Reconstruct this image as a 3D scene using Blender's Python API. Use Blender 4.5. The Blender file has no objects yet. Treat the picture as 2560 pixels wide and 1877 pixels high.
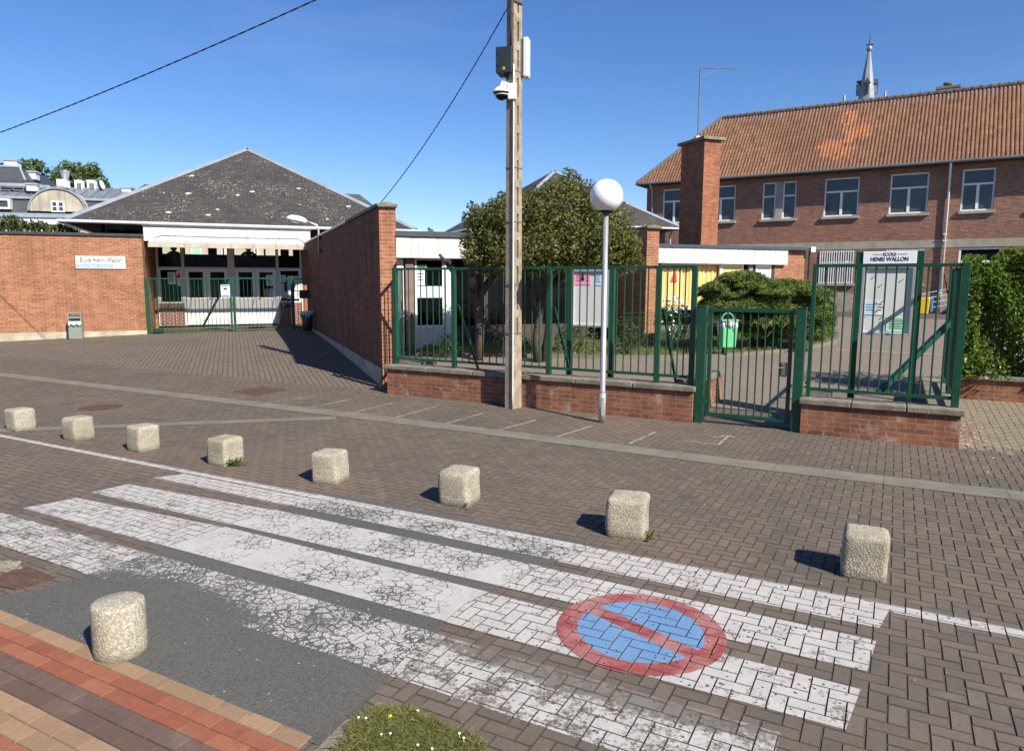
import bpy, bmesh, math, random
import numpy as np
from mathutils import Vector
random.seed(7); rng = np.random.default_rng(7)
SC = bpy.context.scene
COL = SC.collection
# ------------------------------------------------------------------ camera, sky, sun, exposure
F = 1775.0; CX = 1280.0; CY = 938.5; EYE = 1.8; HOR = 705.0      # focal length / centre in photo pixels, eye height
PITCH = math.atan((CY - HOR) / F); ROLL = 0.003
_f = np.array([0, math.cos(PITCH), -math.sin(PITCH)]); _u = np.array([0, math.sin(PITCH), math.cos(PITCH)]); _r = np.array([1., 0, 0])
_c, _s = math.cos(ROLL), math.sin(ROLL)
CR = _c * _r + _s * _u; CU = -_s * _r + _c * _u; CF = _f
from mathutils import Matrix
cam = bpy.data.cameras.new('camera'); camo = bpy.data.objects.new('camera', cam); COL.objects.link(camo)
cam.sensor_width = 36; cam.sensor_fit = 'HORIZONTAL'; cam.lens = F / 2560 * 36; cam.clip_end = 2000; cam.clip_start = .05
camo.matrix_world = Matrix(((CR[0], CU[0], -CF[0], 0), (CR[1], CU[1], -CF[1], 0), (CR[2], CU[2], -CF[2], EYE), (0, 0, 0, 1)))
SC.camera = camo
SUN_EL = math.radians(39.5); SUN_H = np.array([.63, -.777]); SUN_H = SUN_H / np.linalg.norm(SUN_H)
w = bpy.data.worlds.new('World'); SC.world = w; w.use_nodes = True
wn = w.node_tree; bg = wn.nodes['Background']
sky = wn.nodes.new('ShaderNodeTexSky'); sky.sky_type = 'NISHITA'; sky.sun_disc = False
sky.sun_elevation = SUN_EL; sky.sun_rotation = math.atan2(SUN_H[0], SUN_H[1])
sky.air_density = .95; sky.dust_density = 0.25; sky.ozone_density = 5.0; sky.altitude = 50
hs_ = wn.nodes.new('ShaderNodeHueSaturation'); hs_.inputs['Saturation'].default_value = 1.17; hs_.inputs['Hue'].default_value = .509; wn.links.new(sky.outputs[0], hs_.inputs['Color'])
tc_ = wn.nodes.new('ShaderNodeTexCoord'); mp_w = wn.nodes.new('ShaderNodeMapping'); mp_w.inputs['Scale'].default_value = (1.2, 1.2, 7); mp_w.inputs['Rotation'].default_value = (.12, .1, .4)
nz_w = wn.nodes.new('ShaderNodeTexNoise'); nz_w.inputs['Scale'].default_value = 2.2; nz_w.inputs['Detail'].default_value = 7; nz_w.inputs['Roughness'].default_value = .62
rp_w = wn.nodes.new('ShaderNodeMapRange'); rp_w.inputs[1].default_value = .5; rp_w.inputs[2].default_value = .8; rp_w.inputs[4].default_value = .04
mx_w = wn.nodes.new('ShaderNodeMix'); mx_w.data_type = 'RGBA'; mx_w.inputs[7].default_value = (9.5, 9.8, 10.2, 1)    # thin high cirrus
wn.links.new(tc_.outputs[0], mp_w.inputs[0]); wn.links.new(mp_w.outputs[0], nz_w.inputs['Vector']); wn.links.new(nz_w.outputs[0], rp_w.inputs[0])
wn.links.new(rp_w.outputs[0], mx_w.inputs[0]); wn.links.new(hs_.outputs[0], mx_w.inputs[6]); wn.links.new(mx_w.outputs[2], bg.inputs[0]); bg.inputs[1].default_value = 0.09
sl = bpy.data.lights.new('sun', 'SUN'); sl.energy = 5.0; sl.angle = math.radians(.55); sl.color = (1, .92, .8)
so = bpy.data.objects.new('sun', sl); COL.objects.link(so)
d = Vector((SUN_H[0] * math.cos(SUN_EL), SUN_H[1] * math.cos(SUN_EL), math.sin(SUN_EL)))
so.rotation_euler = d.to_track_quat('Z', 'Y').to_euler(); so.location = d * 60
SC.view_settings.view_transform = 'Standard'; SC.view_settings.look = 'None'
SC.view_settings.exposure = 0.72; SC.view_settings.gamma = 1
SC.cycles.max_bounces = 8; SC.cycles.transparent_max_bounces = 12

# ------------------------------------------------------------------ survey helpers: photo pixel -> place
S2 = np.array([.8804, -.4743]); N2 = np.array([.4743, .8804])        # street direction and its normal
def tzv(v):
    if v < 9.1: return 0.
    if v < 13.5: return .045 * (v - 9.1)
    if v < 23: return .198 + .015 * (v - 13.5)
    return .3405
def tz(x, y): return tzv(N2[0] * x + N2[1] * y)
def ray(x, y): return CR * (x - CX) / F - CU * (y - CY) / F + CF
EYEP = np.array([0, 0, EYE])
def g(x, y, z=0.):
    r = ray(x, y); return EYEP + r * (z - EYE) / r[2]
def at(x, y, Y):
    r = ray(x, y); return EYEP + r * Y / r[1]
def gt(x, y):
    z = 0.
    for _ in range(80):
        q = g(x, y, z); z = .5 * z + .5 * tz(q[0], q[1])
    return g(x, y, z)
def uv(q): return float(S2 @ q[:2]), float(N2 @ q[:2])
def st(u, v, z=0.):
    p = S2 * u + N2 * v; return np.array([p[0], p[1], z])

class Fr:
    def __init__(s, o, ex):
        s.o = np.array([o[0], o[1], o[2] if len(o) > 2 else 0.]); e = np.array(ex[:2], float); e = e / np.linalg.norm(e)
        s.ex = np.array([e[0], e[1], 0]); s.ey = np.array([-e[1], e[0], 0])
    def P(s, a, b, c): return s.o + s.ex * a + s.ey * b + np.array([0, 0, c])
    def ac(s, px, py, b=0.):            # pixel -> (a, z) on the upright plane at depth b of this frame
        r = ray(px, py); p0 = s.o + s.ey * b
        t = (p0 - EYEP) @ s.ey / (r @ s.ey); q = EYEP + r * t - s.o
        return float(q @ s.ex), float(q[2])
    def a(s, px, b=0., py=780): return s.ac(px, py, b)[0]
WORLD = Fr((0, 0, 0), (1, 0)); ST = Fr((0, 0, 0), S2)

LOC = {}
class MB:
    def __init__(s, fr=WORLD): s.v = []; s.f = []; s.m = []; s.fr = fr
    def add(s, vs, fs, m=0, world=False):
        k = len(s.v)
        s.v += [np.array(p, float) if world else s.fr.P(*p) for p in vs]
        s.f += [tuple(i + k for i in f) for f in fs]; s.m += [m] * len(fs); return s
    def box(s, a0, a1, b0, b1, c0, c1, m=0):
        vs = [(a0, b0, c0), (a1, b0, c0), (a1, b1, c0), (a0, b1, c0), (a0, b0, c1), (a1, b0, c1), (a1, b1, c1), (a0, b1, c1)]
        return s.add(vs, [(0, 3, 2, 1), (4, 5, 6, 7), (0, 1, 5, 4), (1, 2, 6, 5), (2, 3, 7, 6), (3, 0, 4, 7)], m)
    def prism(s, poly, c0, c1, m=0):                      # poly of (a,b), extruded in z
        n = len(poly)
        return s.add([(p[0], p[1], c0) for p in poly] + [(p[0], p[1], c1) for p in poly],
                     [tuple(range(n - 1, -1, -1)), tuple(range(n, 2 * n))] + [(i, (i + 1) % n, (i + 1) % n + n, i + n) for i in range(n)], m)
    def slab(s, poly, b0, b1, m=0):                       # poly of (a,c), extruded in b
        n = len(poly)
        return s.add([(p[0], b0, p[1]) for p in poly] + [(p[0], b1, p[1]) for p in poly],
                     [tuple(range(n)), tuple(range(2 * n - 1, n - 1, -1))] + [((i + 1) % n, i, i + n, (i + 1) % n + n) for i in range(n)], m)
    def frame(s, a0, a1, c0, c1, wd, b0, b1, m=0):       # picture frame of four butted bars
        s.box(a0, a0 + wd, b0, b1, c0, c1, m); s.box(a1 - wd, a1, b0, b1, c0, c1, m)
        s.box(a0 + wd, a1 - wd, b0, b1, c0, c0 + wd, m); s.box(a0 + wd, a1 - wd, b0, b1, c1 - wd, c1, m); return s
    def tube(s, pts, r, n=8, m=0, world=False):
        P = [np.array(p, float) if world else s.fr.P(*p) for p in pts]; k = len(P)
        rs = r if isinstance(r, (list, tuple)) else [r] * k; vs = []
        prev = None
        for i in range(k):
            t = P[min(i + 1, k - 1)] - P[max(i - 1, 0)]; t = t / (np.linalg.norm(t) + 1e-9)
            if prev is None:
                h = np.array([0, 0, 1.]) if abs(t[2]) < .9 else np.array([1., 0, 0])
                x = np.cross(h, t)
            else: x = prev - t * (prev @ t)
            x = x / np.linalg.norm(x); prev = x; y = np.cross(t, x)
            for j in range(n):
                q = 2 * math.pi * (j + .5) / n; vs.append(P[i] + rs[i] * (x * math.cos(q) + y * math.sin(q)))
        fs = [(i * n + j, i * n + (j + 1) % n, (i + 1) * n + (j + 1) % n, (i + 1) * n + j) for i in range(k - 1) for j in range(n)]
        fs += [tuple(range(n - 1, -1, -1)), tuple(range((k - 1) * n, k * n))]
        return s.add(vs, fs, m, True)
    def bar(s, p, q, w_, h_=None, m=0):                   # square bar between two frame points
        p = s.fr.P(*p); q = s.fr.P(*q); h_ = h_ or w_; t = q - p; t = t / np.linalg.norm(t)
        up = np.array([0, 0, 1.]) if abs(t[2]) < .95 else s.fr.ey
        x = np.cross(t, up); x = x / np.linalg.norm(x); y = np.cross(x, t)
        c = [(-1, -1), (1, -1), (1, 1), (-1, 1)]
        vs = [e + x * i * w_ / 2 + y * j * h_ / 2 for e in (p, q) for i, j in c]
        return s.add(vs, [(3, 2, 1, 0), (4, 5, 6, 7), (0, 1, 5, 4), (1, 2, 6, 5), (2, 3, 7, 6), (3, 0, 4, 7)], m, True)
    def lathe(s, prof, c, n=24, m=0):
        c = s.fr.P(*c); vs = []; k = len(prof)
        for r, z in prof:
            for j in range(n):
                q = 2 * math.pi * j / n; vs.append(c + np.array([r * math.cos(q), r * math.sin(q), z]))
        fs = [(i * n + j, i * n + (j + 1) % n, (i + 1) * n + (j + 1) % n, (i + 1) * n + j) for i in range(k - 1) for j in range(n)]
        fs += [tuple(range(n - 1, -1, -1)), tuple(range((k - 1) * n, k * n))]
        return s.add(vs, fs, m, True)
    def build(s, name, mat, parent=None, smooth=False, bevel=0, recalc=True, seg=2):
        if recalc:
            bm = bmesh.new(); L = LOC.get(parent.name, np.zeros(3)) if parent else np.zeros(3)
            vv = [bm.verts.new(p - L) for p in s.v]
            for f, mi in zip(s.f, s.m):
                try:
                    fc = bm.faces.new([vv[i] for i in f]); fc.material_index = mi
                except ValueError: pass
            bmesh.ops.recalc_face_normals(bm, faces=bm.faces)
            me = bpy.data.meshes.new(name); bm.to_mesh(me); bm.free()
        else:
            L = LOC.get(parent.name, np.zeros(3)) if parent else np.zeros(3)
            me = bpy.data.meshes.new(name); me.from_pydata([tuple(p - L) for p in s.v], [], s.f)
            me.polygons.foreach_set('material_index', s.m); me.update()
        return finish(name, me, mat, parent, smooth, bevel, seg, L)
def finish(name, me, mat, parent, smooth=False, bevel=0, seg=2, L=np.zeros(3)):
    for m in (mat if isinstance(mat, (list, tuple)) else [mat]): me.materials.append(m)
    o = bpy.data.objects.new(name, me); COL.objects.link(o)
    if parent: o.parent = parent; LOC[o.name] = L
    if smooth: me.polygons.foreach_set('use_smooth', [True] * len(me.polygons))
    if bevel:
        b = o.modifiers.new('edges', 'BEVEL'); b.width = bevel; b.segments = seg; b.limit_method = 'ANGLE'; b.angle_limit = math.radians(40)
    if not me.uv_layers: autouv(me, L)
    return o
def autouv(me, L):                                         # metre-scaled wall/ground coordinates per face
    n = len(me.loops)
    if n == 0 or n > 400000: return
    ul = me.uv_layers.new(name='UVMap')
    co = np.empty(len(me.vertices) * 3); me.vertices.foreach_get('co', co); co = co.reshape(-1, 3) + L
    vi = np.empty(n, int); me.loops.foreach_get('vertex_index', vi)
    nf = len(me.polygons); no = np.empty(nf * 3); me.polygons.foreach_get('normal', no); no = no.reshape(-1, 3)
    lt = np.empty(nf, int); me.polygons.foreach_get('loop_total', lt)
    nl = np.repeat(no, lt, 0); p = co[vi]
    h = np.hypot(nl[:, 0], nl[:, 1]) + 1e-9
    tx, ty = -nl[:, 1] / h, nl[:, 0] / h
    flat = np.abs(nl[:, 2]) > .95
    u = np.where(flat, p[:, 0], p[:, 0] * tx + p[:, 1] * ty)
    sl_ = np.where(flat, 1, np.maximum(h, .05))
    v = np.where(flat, p[:, 1], p[:, 2] / sl_)
    ul.data.foreach_set('uv', np.stack([u, v], 1).ravel().astype(np.float32))
def npmesh(name, verts, faces, mat, parent=None, smooth=False, L=None):   # verts (n,3), faces (m,k) arrays
    L = LOC.get(parent.name, np.zeros(3)) if parent else np.zeros(3)
    me = bpy.data.meshes.new(name); faces = np.asarray(faces); m, k = faces.shape
    me.vertices.add(len(verts)); me.vertices.foreach_set('co', (np.asarray(verts) - L).ravel().astype(np.float32))
    me.loops.add(m * k); me.loops.foreach_set('vertex_index', faces.ravel().astype(np.int32))
    me.polygons.add(m); me.polygons.foreach_set('loop_start', (np.arange(m) * k).astype(np.int32))
    me.update(calc_edges=True); me.validate(); me.shade_flat()
    return finish(name, me, mat, parent, smooth, 0, 2, L)
def tag(o, label, cat, group=None, kind=None):
    if label: o['label'] = label
    if cat: o['category'] = cat
    if group: o['group'] = group
    if kind: o['kind'] = kind
    return o
def structure(o, kind='structure'): o['kind'] = kind; return o
def thing(name, label, cat, loc, group=None):
    o = bpy.data.objects.new(name, None); o.empty_display_size = .2; COL.objects.link(o)
    o.location = tuple(loc); LOC[o.name] = np.array(loc, float)
    return tag(o, label, cat, group)
def text(name, body, size, p, ex, mat, parent=None, shear=0., align='CENTER', width=None, bold=0., lift=.002):
    cu = bpy.data.curves.new(name, 'FONT'); cu.body = body; cu.size = size; cu.shear = shear; cu.align_x = align; cu.align_y = 'CENTER'
    cu.extrude = .0008; cu.offset = bold; cu.resolution_u = 3
    t = bpy.data.objects.new('tmp', cu); COL.objects.link(t)
    dg = bpy.context.evaluated_depsgraph_get(); me = bpy.data.meshes.new_from_object(t.evaluated_get(dg))
    bpy.data.objects.remove(t)
    co = np.empty(len(me.vertices) * 3); me.vertices.foreach_get('co', co); co = co.reshape(-1, 3)
    if width and len(co): co[:, 0] *= width / (np.ptp(co[:, 0]) + 1e-9)
    e = np.array([ex[0], ex[1], 0]); e = e / np.linalg.norm(e); nn = np.array([e[1], -e[0], 0])
    q = np.asarray(p) + co[:, :1] * e + co[:, 1:2] * np.array([0, 0, 1.]) + (co[:, 2:3] + lift) * nn
    L = LOC.get(parent.name, np.zeros(3)) if parent else np.zeros(3)
    me.vertices.foreach_set('co', (q - L).ravel().astype(np.float32)); me.update(); me.name = name; me.materials.clear()
    return finish(name, me, mat, parent, False, 0, 2, L)

# ------------------------------------------------------------------ materials
class NT:
    def __init__(s, name):
        s.mat = bpy.data.materials.new(name); s.mat.use_nodes = True; s.t = s.mat.node_tree
        s.b = s.t.nodes['Principled BSDF']; s.out = s.t.nodes['Material Output']
    def n(s, typ, ins=None, out=0, **props):
        nd = s.t.nodes.new('ShaderNode' + typ)
        for k, v in props.items(): setattr(nd, k, v)
        for k, v in (ins or {}).items(): s.set(nd.inputs[k], v)
        return nd.outputs[out]
    def set(s, sock, v):
        if isinstance(v, bpy.types.NodeSocket): s.t.links.new(v, sock)
        elif isinstance(v, (tuple, list)) and len(v) == 3 and sock.type == 'RGBA': sock.default_value = (*v, 1)
        else: sock.default_value = v
    def set_b(s, **kw):
        for k, v in kw.items(): s.set(s.b.inputs[k.replace('_', ' ')], v)
        return s.mat
    def pos(s): return s.n('NewGeometry')
    def uv(s): return s.n('TexCoord', out=2)
    def noise(s, scale, detail=4, rough=.55, vec=None, out=0):
        return s.n('TexNoise', {'Vector': vec if vec is not None else s.pos(), 'Scale': scale, 'Detail': detail, 'Roughness': rough}, out)
    def ramp(s, fac, lo, hi, a=0., b=1.):
        return s.n('MapRange', {0: fac, 1: lo, 2: hi, 3: a, 4: b}, 0)
    def mix(s, fac, a, b, blend='MIX'):
        nd = s.t.nodes.new('ShaderNodeMix'); nd.data_type = 'RGBA'; nd.blend_type = blend
        s.set(nd.inputs[0], fac); s.set(nd.inputs[6], a); s.set(nd.inputs[7], b); return nd.outputs[2]
    def math(s, op, a, b=0.): return s.n('Math', {0: a, 1: b}, operation=op)
    def bump(s, h, strength=.3, dist=.01, normal=None):
        i = {'Height': h, 'Strength': strength, 'Distance': dist}
        if normal is not None: i['Normal'] = normal
        return s.n('Bump', i)
    def isl(s): return s.n('NewGeometry', out=8)
def simple(name, col, rough=.6, var=.15, scale=6., bump=0., bscale=60., metallic=0., dirt=None, dscale=1.5, spec=.5, streak=0.):
    t = NT(name); nz = t.noise(scale, 5); c = t.mix(t.ramp(nz, .3, .7), tuple(x * (1 - var) for x in col), tuple(min(1, x * (1 + var)) for x in col))
    if dirt is not None:
        nd = t.noise(dscale, 6, .65); c = t.mix(t.ramp(nd, .48, .72, 0, .75), c, dirt)
    if streak:
        mp = t.n('Mapping', {'Vector': t.pos(), 'Scale': (9, 9, .5)}); ns = t.noise(1., 4, .6, mp)
        c = t.mix(t.ramp(ns, .5, .75, 0, streak), c, tuple(x * .35 for x in col))
    kw = dict(Base_Color=c, Roughness=rough, Metallic=metallic)
    kw['Specular_IOR_Level'] = spec
    if bump: kw['Normal'] = t.bump(t.noise(bscale, 4), bump, .02)
    return t.set_b(**kw)
def brickmat(name, c1, c2, mortar, bw=.19, bh=.0617, ms=.011, stain=(.05, .04, .035), st_amt=.3, salt=0., dark=0., bump=.5, seed=0.):
    t = NT(name); uvv = t.uv()
    wob = t.n('VectorMath', {0: uvv, 1: t.n('VectorMath', {0: t.noise(9., 2, .5, None, 1), 'Scale': .007}, operation='SCALE')}, operation='ADD')
    br = t.t.nodes.new('ShaderNodeTexBrick'); br.offset = .5
    for k, v in {'Vector': wob, 'Color1': c1, 'Color2': c2, 'Mortar': mortar, 'Scale': 1., 'Mortar Size': ms * .5, 'Mortar Smooth': .25, 'Bias': -.1, 'Brick Width': bw, 'Row Height': bh}.items(): t.set(br.inputs[k], v)
    # per-brick value from a cell hash
    sx = t.n('SeparateXYZ', {0: uvv}); sxn = sx.node
    row = t.math('FLOOR', t.math('DIVIDE', sxn.outputs[1], bh)); odd = t.math('MULTIPLY', t.math('FLOORED_MODULO', row, 2.), .5)
    colx = t.math('FLOOR', t.math('ADD', t.math('DIVIDE', sxn.outputs[0], bw), odd))
    wn_ = t.n('TexWhiteNoise', {'Vector': t.n('CombineXYZ', {0: colx, 1: row, 2: seed})})
    c = t.mix(1., br.outputs[0], t.n('CombineColor', {0: t.ramp(wn_, 0, 1, .78, 1.22), 1: t.ramp(wn_, 0, 1, .74, 1.2), 2: t.ramp(wn_, 0, 1, .74, 1.18)}), 'MULTIPLY')
    c = t.mix(br.outputs[1], c, mortar)
    n1 = t.noise(1.1, 6, .65); c = t.mix(t.ramp(n1, .5, .75, 0, st_amt), c, stain)
    n2 = t.noise(38., 4); c = t.mix(t.ramp(n2, .3, .7, .28, 0), c, stain)
    if dark:
        mp = t.n('Mapping', {'Vector': t.pos(), 'Scale': (5, 5, .45)}); c = t.mix(t.ramp(t.noise(1., 5, .6, mp), .45, .7, 0, dark), c, (.025, .022, .022))
    if salt:
        n3 = t.noise(3.2, 7, .75); c = t.mix(t.ramp(n3, .56, .7, 0, salt), c, (.5, .45, .42))
    h = t.math('ADD', t.math('MULTIPLY', br.outputs[1], -1.), t.math('MULTIPLY', t.noise(90., 3), .35))
    return t.set_b(Base_Color=c, Roughness=.88, Normal=t.bump(h, bump, .012), Specular_IOR_Level=.25)
def leafmat(name, c1, c2, trans=.35, rough=.45, red=None):
    t = NT(name); r = t.isl(); c = t.mix(r, c1, c2)
    n1 = t.noise(1.6, 3); c = t.mix(t.ramp(n1, .35, .65, 0, .45), c, tuple(x * .55 for x in c1))
    if red: c = t.mix(t.ramp(t.noise(2.3, 3), .52, .66, 0, .6), c, red)
    t.set_b(Base_Color=c, Roughness=rough, Specular_IOR_Level=.35)
    tr = t.n('BsdfTranslucent', {'Color': t.mix(.5, c, (c2[0] * 1.3, c2[1] * 1.4, c2[2] * .5))})
    mx = t.n('MixShader', {0: trans, 1: t.b.outputs[0], 2: tr}); t.t.links.new(mx, t.out.inputs[0]); return t.mat
def glassmat(name, col, rough=.03, ior=1.5):
    t = NT(name); c = t.mix(t.ramp(t.noise(.8, 3), .35, .65), tuple(x * .6 for x in col), col)
    bp = t.bump(t.noise(.9, 2), .04, .05)
    return t.set_b(Base_Color=c, Roughness=rough, IOR=ior, Normal=bp)
def pavermat(name, cols, patch=((.1, .12, .11), .5), patch2=((.2, .12, .1), .5), speck=.5, edge=0.):
    t = NT(name); r = t.isl(); c = t.mix(r, cols[0], cols[1]); c = t.mix(t.ramp(t.math('FRACT', t.math('MULTIPLY', r, 7.31)), .8, 1, 0, .8), c, cols[2])
    c = t.mix(t.ramp(t.noise(.75, 5, .6), .5, .68, 0, patch[1]), c, patch[0])
    mp = t.n('Mapping', {'Vector': t.pos(), 'Location': (13.1, 4.2, 0)}); c = t.mix(t.ramp(t.noise(.5, 5, .62, mp), .5, .68, 0, patch2[1]), c, patch2[0])
    c = t.mix(t.ramp(t.noise(55., 4, .7), .3, .7, .3, 0), c, tuple(x * .35 for x in cols[0])); c = t.mix(t.ramp(t.noise(3.3, 6, .7), .54, .72, 0, .35), c, (.23, .195, .155)); c = t.mix(t.ramp(t.noise(1.9, 4, .55), .62, .74, 0, .5), c, tuple(x * .55 for x in cols[2])); c = t.mix(t.ramp(t.noise(8., 5, .7), .56, .7, 0, .45), c, tuple(x * .6 for x in cols[0]))
    vo = t.n('TexVoronoi', {'Vector': t.pos(), 'Scale': 170.}); c = t.mix(t.ramp(vo, .1, .26, speck, 0), c, (.33, .28, .22))
    h = t.noise(140., 4, .7)
    return t.set_b(Base_Color=c, Roughness=.88, Normal=t.bump(h, .55, .006), Specular_IOR_Level=.3)
def paintmat(name, col, on='paver', wear=.5, col2=None, bands=None, bald=None):
    """road paint: alpha eaten away by wear; bands picks colours from the mark's own plan (disc)"""
    t = NT(name); nz = t.noise(6., 7, .68); fine = t.noise(95., 4, .75)
    if on == 'asphalt':
        p = t.n('VectorMath', {0: t.pos(), 1: t.n('VectorMath', {0: t.noise(11., 4, .65, None, 1), 'Scale': .075}, operation='SCALE')}, operation='ADD')
        v1 = t.n('TexVoronoi', {'Vector': p, 'Scale': 15.}, feature='DISTANCE_TO_EDGE'); v2 = t.n('TexVoronoi', {'Vector': p, 'Scale': 42.}, feature='DISTANCE_TO_EDGE')
        zone = t.ramp(t.noise(2.1, 5, .6), .36, .66)                     # where the film has crazed
        thr1 = t.math('MULTIPLY', t.math('ADD', zone, wear - .55), .075); thr2 = t.math('MULTIPLY', t.math('ADD', zone, wear - .95), .15)
        a = t.math('MULTIPLY', t.ramp(t.math('SUBTRACT', v1, thr1), -.004, .012), t.ramp(t.math('SUBTRACT', v2, thr2), -.005, .01))
        a = t.math('MULTIPLY', a, t.ramp(t.math('ADD', t.noise(1.7, 6, .7), t.math('MULTIPLY', fine, .25)), .26 + wear * .28, .33 + wear * .28))
    else:
        mid = t.noise(34., 5, .7)
        a = t.ramp(t.math('ADD', t.math('ADD', t.math('MULTIPLY', nz, .62), t.math('MULTIPLY', mid, .5)), t.math('MULTIPLY', fine, .33)), .36 + wear * .52, .47 + wear * .54)
        sp = t.n('TexVoronoi', {'Vector': t.n('VectorMath', {0: t.pos(), 1: t.n('VectorMath', {0: t.noise(30., 3, .6, None, 1), 'Scale': .02}, operation='SCALE')}, operation='ADD'), 'Scale': 24.})
        a = t.math('MULTIPLY', a, t.ramp(t.math('ADD', sp, t.math('MULTIPLY', t.noise(3.1, 4), -.42)), -.1 + wear * .08, -.05 + wear * .08))
    if bald:                                              # a scuffed-off area with its own place: centre, reach along and across the street
        q = st(bald[0], bald[1]); rel = t.n('VectorMath', {0: t.pos(), 1: tuple(q)}, operation='SUBTRACT')
        du = t.math('DIVIDE', t.n('VectorMath', {0: rel, 1: (S2[0], S2[1], 0)}, 1, operation='DOT_PRODUCT'), bald[2]); dv = t.math('DIVIDE', t.n('VectorMath', {0: rel, 1: (N2[0], N2[1], 0)}, 1, operation='DOT_PRODUCT'), bald[3])
        rr = t.math('ADD', t.math('ADD', t.math('MULTIPLY', du, du), t.math('MULTIPLY', dv, dv)), t.math('MULTIPLY', t.math('SUBTRACT', t.noise(26., 5, .7), .5), 2.6))
        a = t.math('MULTIPLY', a, t.ramp(rr, .6, 1.1, .25 if on == 'paver' else 0.))
    c = t.mix(t.ramp(t.noise(5., 6, .7), .3, .7), tuple(x * .76 for x in col), col)
    if bands: c = bands(t)
    c = t.mix(t.ramp(t.noise(120., 3, .7), .3, .65, .32, 0), c, tuple(x * .5 for x in col))
    t.set_b(Base_Color=c, Roughness=.75, Normal=t.bump(fine, .3, .004), Specular_IOR_Level=.3)
    mx = t.n('MixShader', {0: a, 1: t.n('BsdfTransparent'), 2: t.b.outputs[0]}); t.t.links.new(mx, t.out.inputs[0]); return t.mat
def slatemat(name):
    t = NT(name); uvv = t.uv(); br = t.t.nodes.new('ShaderNodeTexBrick'); br.offset = .5
    for k, v in {'Vector': uvv, 'Color1': (.066, .06, .055), 'Color2': (.04, .038, .037), 'Mortar': (.012, .012, .012), 'Scale': 1., 'Mortar Size': .007, 'Mortar Smooth': .2, 'Bias': 0., 'Brick Width': .24, 'Row Height': .1}.items(): t.set(br.inputs[k], v)
    c = t.mix(t.ramp(t.noise(3., 5), .4, .7, 0, .5), br.outputs[0], (.075, .065, .052))
    c = t.mix(t.ramp(t.noise(.35, 3), .58, .66, 0, .7), c, (.03, .032, .036))
    mp = t.n('Mapping', {'Vector': uvv, 'Scale': (1., 1.5, 1.)})
    v1 = t.n('TexVoronoi', {'Vector': mp, 'Scale': 11., 'Randomness': 1.}); th = t.math('ADD', t.ramp(t.noise(.9, 4, .6), .36, .64, .11, .34), t.ramp(t.n('TexVoronoi', {'Vector': mp, 'Scale': 11.}, 1), 0, 1, -.16, .16))
    sp = t.ramp(t.math('SUBTRACT', th, t.math('ADD', v1, t.math('MULTIPLY', t.noise(60., 2), .12))), 0., .03)
    c = t.mix(t.math('MULTIPLY', sp, .8), c, (.34, .325, .285))
    v2 = t.n('TexVoronoi', {'Vector': mp, 'Scale': 1.1, 'Randomness': 1.}); sp2 = t.ramp(t.math('ADD', v2, t.math('MULTIPLY', t.noise(20., 3), .09)), .13, .15, 1, 0)
    c = t.mix(t.math('MULTIPLY', sp2, .85), c, (.6, .59, .55))
    return t.set_b(Base_Color=c, Roughness=.72, Normal=t.bump(t.math('ADD', br.outputs[1], t.math('MULTIPLY', t.noise(25., 3), .5)), .4, .01), Specular_IOR_Level=.35)
def tilemat(name, tw, th):
    t = NT(name); uvv = t.uv(); sx = t.n('SeparateXYZ', {0: uvv}).node
    ca = t.math('FLOOR', t.math('DIVIDE', sx.outputs[0], tw)); cb = t.math('FLOOR', t.math('DIVIDE', sx.outputs[1], th))
    wn_ = t.n('TexWhiteNoise', {'Vector': t.n('CombineXYZ', {0: ca, 1: cb, 2: 0.})}); wn2 = t.n('TexWhiteNoise', {'Vector': t.n('CombineXYZ', {0: ca, 1: cb, 2: 5.})})
    c = t.mix(wn_, (.2, .094, .05), (.28, .146, .076)); c = t.mix(t.ramp(wn2, .78, 1, 0, .85), c, (.13, .07, .045))
    c = t.mix(t.ramp(t.noise(.3, 5, .6), .42, .66, 0, .75), c, (.15, .075, .045))
    ps = t.n('SeparateXYZ', {0: uvv}).node                       # new replacement tiles: a ragged bright orange patch
    dx = t.math('DIVIDE', t.math('SUBTRACT', ps.outputs[0], PATCH[0]), 1.25); dy = t.math('DIVIDE', t.math('SUBTRACT', ps.outputs[1], PATCH[1]), 1.75)
    def eli(cx_, cy_, rx_, ry_):
        x_ = t.math('DIVIDE', t.math('SUBTRACT', dx, cx_), rx_); y_ = t.math('DIVIDE', t.math('SUBTRACT', dy, cy_), ry_); return t.math('ADD', t.math('MULTIPLY', x_, x_), t.math('MULTIPLY', y_, y_))
    dd = t.math('MINIMUM', t.math('MINIMUM', eli(.45, .25, .6, .5), eli(-.25, -.4, .8, .5)), eli(.1, 1.1, .35, .5)); dd = t.math('ADD', dd, t.math('MULTIPLY', t.math('SUBTRACT', wn2, .5), 1.1))
    c = t.mix(t.ramp(dd, .6, .8, .62, 0), c, t.mix(wn_, (.46, .14, .06), (.5, .22, .095)))
    gr = t.math('MULTIPLY', t.ramp(ps.outputs[1], RIDGE_V - .9, RIDGE_V, 0, .8), t.ramp(wn_, .25, .8)); c = t.mix(gr, c, (.2, .17, .16))
    c = t.mix(t.ramp(t.noise(30., 4), .35, .7, .35, 0), c, (.05, .03, .025))
    return t.set_b(Base_Color=c, Roughness=.7, Normal=t.bump(t.noise(40., 4), .25, .01), Specular_IOR_Level=.35)
PATCH = [0, 0]; RIDGE_V = 5.

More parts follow.
